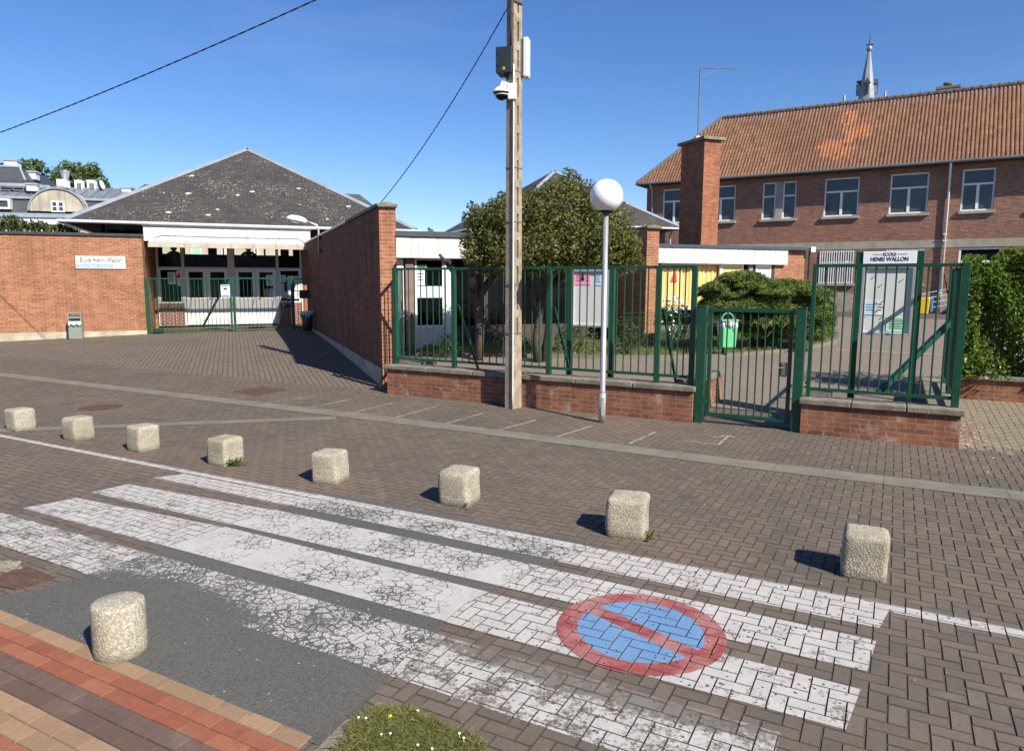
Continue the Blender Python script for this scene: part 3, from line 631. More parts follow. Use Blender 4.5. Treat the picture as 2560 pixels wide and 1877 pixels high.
# ------------------------------------------------------------------ LEFT: boundary wall, sign, ashtray bin
def brickbox(fr, a0, a1, b0, b1, c0, c1): return MB(fr).box(a0, a1, b0, b1, c0, c1)
AZ = GE.ac(0, 585)[1]; AP = GE.ac(0, 832.4)[1]
w_ = thing('brick_wall', 'long orange brick wall with dark coping carrying the cursive school name plate', 'wall', GE.P(-2, 0, 0))
brickbox(GE, -14, -.1, 0, .3, AP, AZ).build('brickwork', M['brick_orange'], w_)
MB(GE).box(-14, -.1, -.015, .3, -.2, AP - .002).build('plinth', M['plinth'], w_)
b = MB(GE)
for k in range(10): b.box(-13.9 + k * 1.39 + .004, -13.9 + (k + 1) * 1.39 - .004 - (.06 if k == 9 else 0), -.05, .35, AZ + .002, AZ + .085)
b.build('coping', M['dark_coping'], w_, bevel=.008)
brickbox(GE, -.38, -.1, .3, 2.6, -.1, AZ).build('return_wall', M['brick_orange'], w_)
a0, c1 = GE.ac(189, 640); a1, c0 = GE.ac(314, 672)
c0 = GE.ac(250, 671)[1]; c1 = GE.ac(250, 641)[1]
sg = thing('school_sign', 'white name plate in cursive lettering with a blue ribbon, on the orange wall', 'sign', GE.P((a0 + a1) / 2, -.03, c0))
MB(GE).box(a0, a1, -.03, -.002, c0, c1).build('plate', M['paper'], sg)
MB(GE).frame(a0 - .012, a1 + .012, c0 - .012, c1 + .012, .012, -.034, -.002).build('edge_trim', M['alu'], sg)
H_ = c1 - c0; W_ = a1 - a0
MB(GE).slab([(a0 + .01, c0 + .015), (a0 + W_ * .74, c0 + .015), (a0 + W_ * .76, c0 + H_ * .2), (a0 + W_ * .75, c0 + H_ * .36), (a0 + .01, c0 + H_ * .36)], -.033, -.0302).build('ribbon', M['pale_blue'], sg)
text('lettering', 'Ecole Henri Wallon', H_ * .56, GE.P(a0 + W_ * .5, -.0312, c0 + H_ * .68), GE.ex, M['ink'], sg, shear=.25, width=W_ * .86, bold=.003)
text('lettering', 'Liberté • Egalité • Fraternité', H_ * .2, GE.P(a0 + W_ * .37, -.0342, c0 + H_ * .2), GE.ex, M['paper'], sg, shear=.35, width=W_ * .64, bold=.0)
# ashtray litter bin
q = gt(190, 848); fb = Fr((q[0], q[1], q[2]), E2); s_ = q[1] / F
bn = thing('litter_bin', 'slim grey green litter bin with open hood against the orange wall', 'litter bin', q)
wb = .175; hb = 68 * s_
b = MB(fb); b.slab([(-wb, 0), (wb, 0), (wb, hb * .66), (-wb, hb * .66)], -.02, .22); b.build('body', M['grey_bin'], bn, bevel=.02)
b = MB(fb); b.box(-wb, -wb + .04, 0, .2, hb * .66, hb * .98); b.box(wb - .04, wb, 0, .2, hb * .66, hb * .98); b.box(-wb + .04, wb - .04, .15, .2, hb * .66, hb * .86); b.box(-wb + .04, wb - .04, -.02, .2, hb * .76, hb * .83); b.box(-wb + .04, wb - .04, .0, .2, hb * .94, hb * .98)
b.build('hood', M['grey_bin'], bn, bevel=.008)
MB(fb).box(-wb + .045, wb - .045, .0, .148, hb * .662, hb * .755).build('opening', M['black'], bn)
b = MB(fb)
for k in range(9):
    x = -wb + .03 + k * .036; b.tube([(x, -.035, hb * .66), (x + .01, -.05, hb * (.55 + .05 * math.sin(k * 1.7))), (x - .005, -.03, hb * (.44 + .1 * abs(math.sin(k * 2.3))))], [.02, .03, .012], 7)
b.build('liner_bag', M['bag'], bn, smooth=True)

# ------------------------------------------------------------------ LEFT SCHOOL BUILDING
DBP = 2.6                                                  # depth of the door front behind the wall line
def dac(px, py): return GE.ac(px, py, DBP)
bl = thing('school_building', 'low school building under a lichen spotted pyramid slate roof, with white glazed doors', 'building', GE.P(2.2, DBP, .25))
Yc = 28.2; hh = .1895 * Yc; apex = at(618, 373, Yc); RC = Fr((apex[0], apex[1], 0), E2)
def pyramid(parent, RC, hh, ze, za, slate, gmat):
    b = MB(RC); b.add([(-hh, -hh, ze), (hh, -hh, ze), (hh, hh, ze), (-hh, hh, ze), (0, 0, za), (-hh, -hh, ze - .06), (hh, -hh, ze - .06), (hh, hh, ze - .06), (-hh, hh, ze - .06), (0, 0, za - .12)],
                      [(0, 1, 4), (1, 2, 4), (2, 3, 4), (3, 0, 4), (5, 9, 6), (6, 9, 7), (7, 9, 8), (8, 9, 5), (0, 5, 6, 1), (1, 6, 7, 2), (2, 7, 8, 3), (3, 8, 5, 0)])
    rf = b.build('roof', slate, parent)
    for sx_, sy_ in ((-1, -1), (1, -1), (1, 1), (-1, 1)):
        fb_ = MB(RC); r = np.array([sx_ * hh, sy_ * hh, ze]); tp = np.array([0, 0, za])
        L_ = []
        for e in (np.array([-sx_, 0, 0]), np.array([0, -sy_, 0])):
            L_.append(e * .17)
        fb_.add([r + (0, 0, .05), tp + (0, 0, .05), tp + L_[0] + (0, 0, .02), r + L_[0] + (0, 0, .01)], [(0, 1, 2, 3)])
        fb_.add([r + (0, 0, .05), r + L_[1] + (0, 0, .01), tp + L_[1] + (0, 0, .02), tp + (0, 0, .05)], [(0, 1, 2, 3)])
        fb_.build('hip_flashing', M['zinc'], rf)
    b = MB(RC); g_ = .09
    for k in range(4):
        ln = [(-hh - g_, -hh - g_), (hh + g_, -hh - g_), (hh + g_, hh + g_), (-hh - g_, hh + g_)]
        p, q = ln[k], ln[(k + 1) % 4]
        pts = [(p[0], p[1], ze - .05), (q[0], q[1], ze - .05)]
        b.tube(pts, .05, 8)
    b.build('gutter', gmat, parent)
    b = MB(RC); q_ = .94
    b.add([(-hh, -hh, ze - .08), (hh, -hh, ze - .08), (hh, hh, ze - .08), (-hh, hh, ze - .08), (0, 0, za - .16)], [(0, 4, 1), (1, 4, 2), (2, 4, 3), (3, 4, 0)]); b.build('soffit', M['soffit'], parent, recalc=False)
    return rf
zc = at(150, 548, Yc * (1 - .2454))[2]
pyramid(bl, RC, hh, zc, apex[2], M['slate'], M['white_gutter'])
aw, bw0 = (RC.P(0, -hh, 0) - GE.o) @ GE.ex, (RC.P(0, -hh, 0) - GE.o) @ GE.ey
a_l, a_r = aw - hh + .7, aw + hh - .7
# brick body left and right of the glazed entrance, and behind
XL = dac(390, 700)[0]; XR = dac(756, 700)[0]; ztop = zc + .3
b = MB(GE); b.box(a_l, XL, DBP, DBP + .25, 0, dac(300, 592)[1]); b.box(XR, a_r, DBP, DBP + .25, 0, ztop); b.box(a_l, a_l + .25, DBP + .25, DBP + 9, 0, ztop); b.box(a_r - .25, a_r, DBP + .25, DBP + 9, 0, ztop); 
RW = DBP + 8.7; rz0_, rz1_ = GE.ac(560, 637, RW)[1], zc - .3
ops_ = [(GE.a(405, RW, 630), GE.a(450, RW, 630)), (GE.a(462, RW, 630), GE.a(520, RW, 630)), (GE.a(542, RW, 630), GE.a(567, RW, 630)), (GE.a(586, RW, 630), GE.a(660, RW, 630)), (GE.a(664, RW, 630), GE.a(702, RW, 630)), (GE.a(722, RW, 630), GE.a(733, RW, 630))]
b.box(a_l + .25, a_r - .25, RW, RW + .3, 0, rz0_); b.box(a_l + .25, a_r - .25, RW, RW + .3, rz1_, ztop)
xx_ = a_l + .25
for p, q in ops_: b.box(xx_, p, RW, RW + .3, rz0_, rz1_); xx_ = q
b.box(xx_, a_r - .25, RW, RW + .3, rz0_, rz1_)
b.build('brickwork', M['brick_orange'], bl)
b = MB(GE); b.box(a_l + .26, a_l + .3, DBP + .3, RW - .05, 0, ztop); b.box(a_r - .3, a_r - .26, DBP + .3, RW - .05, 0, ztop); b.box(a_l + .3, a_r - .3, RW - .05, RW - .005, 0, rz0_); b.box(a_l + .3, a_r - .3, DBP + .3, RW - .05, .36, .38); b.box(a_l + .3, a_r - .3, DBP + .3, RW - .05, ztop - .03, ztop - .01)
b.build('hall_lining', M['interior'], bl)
rh = thing('rear_house', 'cream rendered house behind, glimpsed through the hall and its glazed transoms', 'house', GE.P(3, 22, .3))
MB(GE).box(-4, 12, 22, 30, .2, 5.6).build('wall', M['cream'], rh); MB(GE).slab([(-4.2, 5.602), (12.2, 5.602), (10, 7.2), (-2, 7.2)], 21.8, 30.2).build('roof', M['roof_grey'], rh)
for x0_, x1_ in ((476, 504), (552, 565), (634, 646)):
    wo = MB(GE).frame(GE.a(x0_, 21.95, 630), GE.a(x1_, 21.95, 630), 3., 4.5, .1, 21.93, 21.998).build('window', M['white'], rh); MB(GE).box(GE.a(x0_, 21.95, 630) + .1, GE.a(x1_, 21.95, 630) - .1, 21.97, 21.99, 3.1, 4.4).build('pane', M['paper_green'] if x0_ == 476 else M['glass_blue'], wo)
f0 = GE.ac(358, 575, bw0 - .08); f1 = GE.ac(776, 600, bw0 - .08)
fz1 = GE.ac(560, 568, bw0 - .08)[1]; fz0 = GE.ac(560, 606, bw0 - .08)[1]
fz1 = min(fz1, zc - .15)
fa = MB(GE).box(f0[0], f1[0], bw0 - .08, bw0 + .1, fz0, fz1).build('fascia', M['fascia'], bl)
MB(GE).box(f0[0] - .03, f1[0] + .03, bw0 - .11, bw0 + .12, fz1 + .002, fz1 + .09).build('fascia_cap', M['dark_trim'], fa)
MB(GE).box(XL - .3, XR + .3, bw0 + .1, DBP - .01, fz0 + .1, fz0 + .18).build('porch_ceiling', M['white_dull'], bl)
# ribbed clear canopy below the fascia
cy0 = bw0 - .1; cy1 = bw0 - .42; cz1 = fz0 - .0; cz0 = cz1 - .1
ca0 = GE.ac(370, 615, cy1)[0]; ca1 = GE.ac(772, 615, cy1)[0]
cn = MB(GE).add([(ca0, cy0, cz1), (ca1, cy0, cz1), (ca1, cy1, cz0), (ca0, cy1, cz0)], [(0, 1, 2, 3)]).build('canopy', M['poly'], bl, recalc=False)
b = MB(GE); b.box(ca0, ca1, cy1 - .03, cy1 - .002, cz0 - .1, cz0 + .02); b.build('canopy_edge', M['canopy_trim'], cn)
for k in range(7):
    b = MB(GE); x = ca0 + (ca1 - ca0) * (k + .5) / 7; b.bar((x, cy0, cz1 + .02), (x, cy1, cz0 + .02), .02); b.lathe([(.01, 0), (.014, .01), (.014, .03), (.004, .035)], (x, cy1 - .045, cz0 - .03), 8)
    b.build('canopy_bracket', M['galv'], cn)
b = MB(GE); b.tube([(f0[0] + .3, bw0 - .1, fz0 + .1), (f0[0] + .5, bw0 - .1, fz0 + .17), (f0[0] + 2.5, bw0 - .1, fz0 + .15), (f1[0] - .4, bw0 - .1, fz0 + .17), (f1[0] - .2, bw0 - .1, fz0 + .05)], .007, 6); b.build('cable', M['zinc_dark'], fa)
# door front
def zx(x, y): return dac(360 + x / 5.12, 580 + y / 5.12)
base_z = zx(1000, 1188)[1]; TR0 = zx(1000, 472)[1]; TR1 = zx(1000, 452)[1]; TOP = fz0 + .09
LX = [zx(x, 500)[0] for x in (158, 187, 483, 520, 1072, 1160, 1690, 1725, 1995, 2018)]
b = MB(GE)
for i in (0, 2, 4, 6, 8): b.box(LX[i], LX[i + 1], DBP - .06, DBP + .06, base_z, TOP)
for i in (1, 3, 5, 7): b.box(LX[i], LX[i + 1], DBP - .05, DBP + .05, TR0, TR1)
b.build('door_frame', M['white_dull'], bl, bevel=.004)
for i in (1, 3, 5, 7): MB(GE).box(LX[i], LX[i + 1], DBP - .008, DBP + .008, TR1, TOP).build('transom_pane', M['glass_clear'], bl)
sill_z = zx(300, 912)[1]
for i, nm in ((1, 'side_window'), (7, 'side_window')):
    wd = MB(GE).frame(LX[i] + .002, LX[i + 1] - .002, sill_z, TR0 - .002, .05, DBP - .045, DBP + .045).build(nm, M['white'], bl)
    MB(GE).box(LX[i] + .05, LX[i + 1] - .05, DBP - .008, DBP + .008, sill_z + .05, TR0 - .05).build('pane', M['glass_clear'], wd)
    MB(GE).box(LX[i] - .03, LX[i + 1] + .03, DBP - .09, DBP + .05, base_z, sill_z - .003).build('brick_panel', M['brick_panel'], wd)
for i in (3, 5):
    mid = (LX[i] + LX[i + 1]) / 2
    for a0, a1 in ((LX[i] + .004, mid - .003), (mid + .003, LX[i + 1] - .004)):
        gl = (zx(0, 505)[1], zx(0, 845)[1]); z0 = base_z + .02; st_ = .115
        dr = MB(GE)
        dr.box(a0, a0 + st_, DBP - .035, DBP + .03, z0, TR0 - .004); dr.box(a1 - st_, a1, DBP - .035, DBP + .03, z0, TR0 - .004)
        dr.box(a0 + st_, a1 - st_, DBP - .035, DBP + .03, gl[0], TR0 - .004); dr.box(a0 + st_, a1 - st_, DBP - .035, DBP + .03, z0, gl[1])
        do = dr.build('door', M['white'], bl, bevel=.004)
        MB(GE).box(a0 + st_, a1 - st_, DBP - .008, DBP + .006, gl[1], gl[0]).build('pane', M['glass_clear'], do)
        if a0 > mid - .01:
            MB(GE).tube([(a0 + .05, DBP - .05, base_z + .92), (a0 + .05, DBP - .08, base_z + .92), (a0 + .17, DBP - .085, base_z + .94)], .011, 6).build('handle', M['alu'], do)
# clerestory windows left, above the boundary wall
ww = MB(GE); x0, x1 = dac(262, 575)[0], dac(352, 575)[0]; cz_ = dac(300, 592)[1]; zt_ = dac(300, 571)[1]
ww.frame(x0, x1, cz_, zt_, .05, DBP + .02, DBP + .1); ww.box((x0 + x1) / 2 - .03, (x0 + x1) / 2 + .03, DBP + .02, DBP + .1, cz_ + .05, zt_ - .05); ww.box(x0, x1, DBP + .02, DBP + .1, zt_ + .002, ztop)
wo = ww.build('clerestory_window', M['white_dull'], bl)
MB(GE).box(x0 + .05, x1 - .05, DBP + .05, DBP + .06, cz_ + .05, zt_ - .05).build('pane', M['glass_dark'], wo)
MB(GE).box(a_l, x0, DBP + .02, DBP + .12, cz_, ztop).build('timber_infill', M['soffit'], bl)
MB(GE).box(x1, XL + .3, DBP + .02, DBP + .12, cz_, zt_).build('timber_infill', M['white_dull'], bl)
# child silhouettes stuck inside the transom panes
def silhouette(px, label):
    x, z = zx(px, 300); o_ = thing('window_sticker', label, 'sticker', GE.P(x, DBP - .012, z - .25))
    h_ = .95; pts = [(-.1, -.72), (-.12, -.3), (-.16, -.05), (-.42, -.2), (-.46, -.14), (-.36, .0), (-.2, .11), (-.07, .15), (-.15, .2), (-.17, .3), (-.11, .4), (0, .43), (.11, .4), (.17, .3), (.15, .2), (.07, .15), (.2, .11), (.36, .0), (.46, -.14), (.42, -.2), (.16, -.05), (.12, -.3), (.1, -.72)]
    MB(GE).slab([(x + p[0] * .62, z + .06 + max(p[1], -.5) * .62) for p in pts], DBP - .014, DBP - .0105).build('cut_out', M['black'], o_)
silhouette(385, 'black paper child figure with arms out, in the transom above the left window')
silhouette(1340, 'black paper child figure with arms out, in the transom above the right pair of doors')
def notice(fr, bdep, x0, x1, y0, y1, mat, label, pixf, cat='notice', lines=0, group=None, ink='ink'):
    a0, z1 = pixf(x0, y0); a1, z0 = pixf(x1, y1)
    o_ = thing('paper_notice', label, cat, fr.P((a0 + a1) / 2, bdep, z0), group)
    MB(fr).box(a0, a1, bdep, bdep + .003, z0, z1).build('sheet', mat, o_)
    if lines:
        b_ = MB(fr); dz = (z1 - z0) / (lines + 2); wd_ = (a1 - a0)
        for k in range(lines): b_.box(a0 + wd_ * .12, a0 + wd_ * (.6 + .28 * rng.random()), bdep - .0015, bdep - .0002, z1 - dz * (k + 1.4), z1 - dz * (k + 1.05))
        b_.build('print', M[ink], o_)
    return o_, a0, a1, z0, z1
notice(GE, DBP - .013, 300, 410, 515, 668, M['paper'], 'white printed notice in the left side window, beside the red triangle poster', zx, lines=5)
o_, a0, a1, z0, z1 = notice(GE, DBP - .013, 412, 488, 498, 690, M['paper'], 'white poster with a red warning triangle in the left side window', zx, 'poster', 0)
zt = z1 - (z1 - z0) * .08; MB(GE).slab([((a0 + a1) / 2 - .11, zt - .2), ((a0 + a1) / 2 + .11, zt - .2), ((a0 + a1) / 2, zt - .01)], DBP - .0155, DBP - .0132).build('triangle', M['red_ink'], o_)
notice(GE, DBP - .013, 1560, 1655, 550, 685, M['paper'], 'white sheet in the glass of the right hand door, above the brown print', zx, lines=6)
notice(GE, DBP - .013, 1530, 1598, 728, 822, M['paper_brown'], 'brown patterned print low in the door glass', zx)
notice(GE, DBP - .013, 1602, 1665, 728, 822, M['paper_blue'], 'pale blue picture sheet low in the door glass beside the brown print', zx, lines=2, ink='blue_ink')
notice(GE, DBP - .013, 1745, 1815, 552, 645, M['paper_green'], 'green topped sheet in the upper corner of the shaded right side window', zx, lines=2)
notice(GE, DBP - .013, 1835, 1975, 562, 655, M['paper_green'], 'wide pale green sheet at the top of the shaded right side window', zx, lines=3)
notice(GE, DBP - .013, 1748, 1800, 660, 840, M['paper'], 'tall narrow white sheet at the edge of the shaded right side window', zx, lines=8)
notice(GE, DBP - .013, 1838, 1892, 660, 755, M['paper_blue'], 'pale blue sheet in the middle of the shaded right side window', zx, lines=4, ink='blue_ink')
notice(GE, DBP - .013, 1925, 1985, 660, 750, M['paper'], 'small white sheet with a dark drawing in the shaded right side window', zx, lines=2)
notice(GE, DBP - .013, 1808, 1890, 762, 855, M['paper'], 'white sheet low in the shaded right side window, beside its twin by the post', zx, lines=6)
notice(GE, DBP - .013, 1925, 2000, 762, 855, M['paper'], 'white sheet lowest and nearest the brick return in the shaded side window', zx, lines=6)

# ------------------------------------------------------------------ green gate across the forecourt
def zg(x, y): return GE.ac(360 + x / 5.12, 580 + y / 5.12, 0)
def gz(a): p = GE.P(a, 0, 0); return tz(p[0], p[1])
A0 = zg(40, 900)[0]; A1 = zg(1118, 900)[0]; A2 = zg(1152, 900)[0]; A3 = zg(1905, 900)[0]; A4 = zg(2150, 900)[0]
GT = zg(1000, 600)[1]
def barpanel(parent, fr, a0, a1, b0, zb, zt, n, r=.009, rail=.035, name='bar', mat='green', square=True, endz=None):
    """top and bottom rail plus n upright bars, each a child of its own; zb may be a (left,right) pair"""
    z0, z1 = zb if isinstance(zb, tuple) else (zb, zb)
    MB(fr).bar((a0, b0, zt), (a1, b0, zt), rail).build('rail', M[mat], parent)
    MB(fr).bar((a0, b0, z0), (a1, b0, z1), rail).build('rail', M[mat], parent)
    for k in range(n):
        a = a0 + (a1 - a0) * (k + 1) / (n + 1); zz = z0 + (z1 - z0) * (k + 1) / (n + 1)
        MB(fr).tube([(a, b0, zz + rail / 2), (a, b0, zt - rail / 2)], r, 8).build(name, M[mat], parent, smooth=False)
gl_ = thing('metal_gate', 'green barred gate leaf backed with wire mesh, nearest the orange wall', 'gate', GE.P((A0 + A1) / 2, 0, gz(0)))
MB(GE).box(A0 - .04, A0 + .05, -.045, .045, gz(A0) - .05, GT + .03).build('post', M['green'], gl_, bevel=.004)
barpanel(gl_, GE, A0 + .05, A1, 0, (gz(A0) + .06, gz(A1) + .06), GT, 19)
MB(GE).box(A1 - .04, A1 + .02, -.03, .03, gz(A1) + .06, GT + .02).build('stile', M['green'], gl_, bevel=.004)
b = MB(GE)
for k in range(56): x = A0 + .05 + (A1 - A0 - .09) * k / 55; b.box(x - .0012, x + .0012, .028, .031, gz(x) + .08, GT - .02)
for k in range(24): z = gz(A0) + .1 + (GT - gz(A0) - .14) * k / 23; b.box(A0 + .05, A1 - .04, .0312, .0336, z - .0012, z + .0012)
b.build('wire_mesh', M['mesh_green'], gl_)
xa, xb = zg(1100, 600)[0], zg(915, 1230)[0]; MB(GE).bar((A1 - .06, .04, GT), (A1 - .9, .95, gz(A1) + .1), .05).build('brace', M['green'], gl_)
MB(GE).box(A0 + .1, A0 + .4, .05, .12, gz(A0) + .02, gz(A0) + .16).build('roller_box', M['green'], gl_, bevel=.01)
cp = thing('gate_post', 'thick green centre post between the two barred gate leaves', 'post', GE.P(A2, 0, gz(A2)))
MB(GE).box(A2 - .035, A2 + .045, -.05, .05, gz(A2) - .05, GT + .06).build('shaft', M['green'], cp, bevel=.004); MB(GE).box(A2 - .04, A2 + .05, -.055, .055, GT + .061, GT + .07).build('cap', M['green'], cp)
gr_ = thing('metal_gate', 'green barred gate leaf without mesh, right of the thick centre post', 'gate', GE.P((A2 + A3) / 2, 0, gz(A2)))
barpanel(gr_, GE, A2 + .06, A3 - .04, 0, (gz(A2) + .1, gz(A3) + .1), GT + .02, 13, rail=.05)
MB(GE).box(A3 - .05, A3 + .05, -.05, .05, gz(A3) - .05, GT + .06).build('stile', M['green'], gr_, bevel=.004)
MB(GE).box(A3 - .3, A3 - .06, -.03, .03, gz(A3) + .72, gz(A3) + .8).build('latch', M['black'], gr_, bevel=.006)
pn = thing('fence_panel', 'narrow shaded green fence panel between the barred gate and the tall wall', 'fence', GE.P((A3 + A4) / 2, 0, gz(A4)))
barpanel(pn, GE, A3 + .06, A4 - .03, 0, gz(A4) + .08, GT + .0, 4, rail=.035); MB(GE).box(A4 - .03, A4 + .03, -.03, .03, gz(A4) - .05, GT + .02).build('post', M['green'], pn)
MB(GE).box(A4 - .38, A4 - .04, .02, .06, GT - .62, GT - .35).build('letter_box', M['black'], pn, bevel=.01)
a0, z1 = zg(980, 675); a1, z0 = zg(1102, 838)
po = thing('gate_poster', 'blue edged notice with a printed face hanging on the mesh gate leaf', 'poster', GE.P((a0 + a1) / 2, -.03, z0))
MB(GE).box(a0, a1, -.032, -.026, z0, z1).build('sheet', M['paper'], po); hz = z1 - z0; ax = (a0 + a1) / 2
b = MB(GE); b.box(a0 + .01, a1 - .01, -.0345, -.0325, z1 - hz * .14, z1 - hz * .03); b.box(a0 + .01, a1 - .01, -.0345, -.0325, z0 + hz * .03, z0 + hz * .2); b.build('blue_band', M['blue_ink'], po)
ell = lambda rx, rz, zz, n=20: [(ax + rx * math.cos(2 * math.pi * k / n), zz + rz * math.sin(2 * math.pi * k / n)) for k in range(n)]
MB(GE).slab(ell(.11, .12, z0 + hz * .55), -.0342, -.0325).build('ring', M['paper_blue'], po); MB(GE).slab(ell(.05, .06, z0 + hz * .57), -.0358, -.0345).build('face', M['skin_print'], po)
MB(GE).slab(ell(.055, .03, z0 + hz * .69), -.0372, -.036).build('hair', M['ink'], po)

# ------------------------------------------------------------------ tall wall running back from the street (shaded side towards the gate)
WB = Fr((PB[0], PB[1], 0), np.array([.931, .364]))           # ey runs away from the street
def wb_pix(px, py):                                          # pixel on the wall's left face -> (b, z)
    r = ray(px, py); n_ = WB.ex; t_ = (WB.o - EYEP) @ n_ / (r @ n_); q = EYEP + r * t_ - WB.o; return float(q @ WB.ey), float(q[2])
zT = wb_pix(945, 518)[1]; zP = wb_pix(955, 921)[1]
tw = thing('brick_wall', 'tall brick wall ending in a sunlit pier, its long side in shadow', 'wall', WB.P(0, 5, 0))
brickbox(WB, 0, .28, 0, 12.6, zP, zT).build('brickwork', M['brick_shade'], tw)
MB(WB).box(-.02, .3, .02, 12.6, -.2, zP - .002).build('plinth', M['plinth'], tw)
brickbox(WB, .0, .282, -.012, -.001, 0, zT).build('pier_face', M['brick_orange'], tw)
b_mid = wb_pix(867, 549)[0]
MB(WB).box(-.04, .32, .06, b_mid, zT + .002, zT + .06).build('dark_coping', M['dark_coping'], tw, bevel=.006)
MB(WB).box(-.05, .33, b_mid + .004, 12.5, zT + .002, zT + .05).build('metal_coping', M['white'], tw, bevel=.006)
b = MB(WB); b.slab([(-.03, zT + .003), (.31, zT + .003), (.31, zT + .05), (.14, zT + .085), (-.03, zT + .05)], -.05, .055)
for k in range(9): b.tube([(-.01 + k * .0375, -.075, zT + .012), (-.01 + k * .0375, .05, zT + .03)], .017, 8)
b.build('tile_cap', M['coping'], tw)
# arm lamp on that wall
lb, lz = wb_pix(803, 620); top_ = wb_pix(800, 560)
lm = thing('wall_lamp', 'white street lantern on a curved arm over the shaded tall wall', 'lamp', WB.P(0, lb, lz))
MB(WB).tube([(-.06, lb, lz - .15), (-.06, lb, zT + .2), (-.1, lb + .02, zT + .29), (-.22, lb + .04, zT + .34), (-.42, lb + .08, zT + .41)], .028, 10).build('arm', M['galv'], lm, smooth=True)
MB(WB).box(-.058, -.002, lb - .05, lb + .05, lz - .12, lz - .04).build('bracket', M['black'], lm); MB(WB).box(-.058, -.002, lb - .05, lb + .05, lz + .22, lz + .3).build('bracket', M['black'], lm)
def ellipsoid(fr, c_, rx, ry, rz, zlo=-1., zhi=1., n=20, m=10, tilt=0.):
    b_ = MB(fr); vs = []
    for i in range(m + 1):
        t_ = zlo + (zhi - zlo) * i / m; r = math.sqrt(max(1e-4, 1 - t_ * t_))
        for j in range(n):
            q = 2 * math.pi * j / n; x, y, z = rx * r * math.cos(q), ry * r * math.sin(q), rz * t_
            vs.append((c_[0] + x * math.cos(tilt) - z * math.sin(tilt), c_[1] + y, c_[2] + x * math.sin(tilt) + z * math.cos(tilt)))
    fs = [(i * n + j, i * n + (j + 1) % n, (i + 1) * n + (j + 1) % n, (i + 1) * n + j) for i in range(m) for j in range(n)] + [tuple(range(n - 1, -1, -1)), tuple(range(m * n, (m + 1) * n))]
    return b_.add(vs, fs)
ellipsoid(WB, (-.6, lb + .13, zT + .42), .29, .14, .13, -.25, 1, tilt=-.18).build('hood', M['panel_grey'], lm, smooth=True)
ellipsoid(WB, (-.64, lb + .13, zT + .408), .22, .11, .11, -1, -.22, tilt=-.18).build('lens', M['bag'], lm, smooth=True)
# dark bin with a plastic bag at the far end of that wall
q = gt(786, 822); fb = Fr((q[0], q[1], tz(q[0], q[1])), E2); fb.o = WB.P(-.24, wb_pix(789, 815)[0], 0); fb.o[2] = tz(fb.o[0], fb.o[1])
db = thing('litter_bin', 'dark litter bin with a grey bag, in the shaded corner by the gate', 'litter bin', fb.o)
MB(fb).lathe([(.12, .06), (.15, .1), (.165, .62), (.15, .63)], (0, 0, 0), 18).build('body', M['cabinet'], db, smooth=True)
b = MB(fb)
for k in range(14):
    q_ = 2 * math.pi * k / 14; c_, s1 = math.cos(q_), math.sin(q_); b.tube([(.14 * c_, .14 * s1, .64), (.18 * c_, .18 * s1, .62), (.19 * c_, .19 * s1, .5 - .06 * math.sin(3 * q_))], [.03, .045, .012], 6)
b.build('liner_bag', M['bag'], db, smooth=True)

# ------------------------------------------------------------------ MIDDLE: low wall, green fence, courtyard annex
V0 = 9.06
lw = thing('low_wall', 'low rough red brick wall with concrete coping behind the concrete pole', 'wall', st(-4.7, V0 + .15, 0))
UL, UR = -7.175, -2.235; ZC = .475
brickbox(ST, UL, UR, V0, V0 + .28, -.15, ZC - .075).build('brickwork', M['brick_low'], lw)
brickbox(ST, UL, UL + .3, V0 + .28, V0 + .9, -.15, ZC - .075).build('return_wall', M['brick_low'], lw)
brickbox(ST, UR - .28, UR - .002, V0 + .281, V0 + 1.75, -.1, ZC - .04).build('return_wall', M['brick_low'], lw)
b = MB(ST); k = 6
for i in range(k): x0 = UL - .04 + (UR + .07 - UL) * i / k; b.box(x0 + .003, x0 + (UR + .07 - UL) / k - .003, V0 - .035, V0 + .315, ZC - .072, ZC - .002 * (i % 2))
b.box(UL - .04, UL + .34, V0 + .318, V0 + .95, ZC - .072, ZC - .001); b.box(UR - .31, UR + .03, V0 + .318, V0 + 1.8, ZC - .037, ZC + .04)
b.build('coping', M['coping'], lw, bevel=.012)
lw2 = thing('low_wall', 'low red brick wall with mossy coping under the notice board, right of the gate', 'wall', st(-.1, V0 + .15, 0))
R0, R1 = -.93, .70
ZC2 = .43
brickbox(ST, R0, R1, V0, V0 + .28, -.15, ZC2 - .075).build('brickwork', M['brick_low'], lw2)
brickbox(ST, R1 - .28, R1 - .001, V0 + .281, V0 + 3., -.1, ZC2 - .075).build('return_wall', M['brick_low'], lw2)
brickbox(ST, R0, R0 + .25, V0 + .281, V0 + .95, -.1, ZC2 - .075).build('return_wall', M['brick_low'], lw2)
b = MB(ST)
for i in range(3): x0 = R0 - .03 + (R1 + .07 - R0) * i / 3; b.box(x0 + .003, x0 + (R1 + .07 - R0) / 3 - .003, V0 - .035, V0 + .315, ZC2 - .072, ZC2 - .002 * (i % 2))
b.box(R1 - .31, R1 + .04, V0 + .318, V0 + 3.05, ZC2 - .072, ZC2 - .001); b.box(R0 - .02, R0 + .28, V0 + .318, V0 + 1., ZC2 - .072, ZC2 - .001)
b.build('coping', M['coping'], lw2, bevel=.012)
VF = V0 + .15; RT = 2.0; RB = .575
fn = thing('metal_fence', 'green barred fence on the low wall behind the concrete pole and lamp post', 'fence', st(-4.7, VF, ZC))
PU = [-7.1, -5.979, -4.36, -2.768, -2.30]
for i, u in enumerate(PU):
    MB(ST).box(u - .035, u + .035, VF - .03, VF + .03, ZC - .03, RT + .02).build('post', M['green'], fn, bevel=.004)
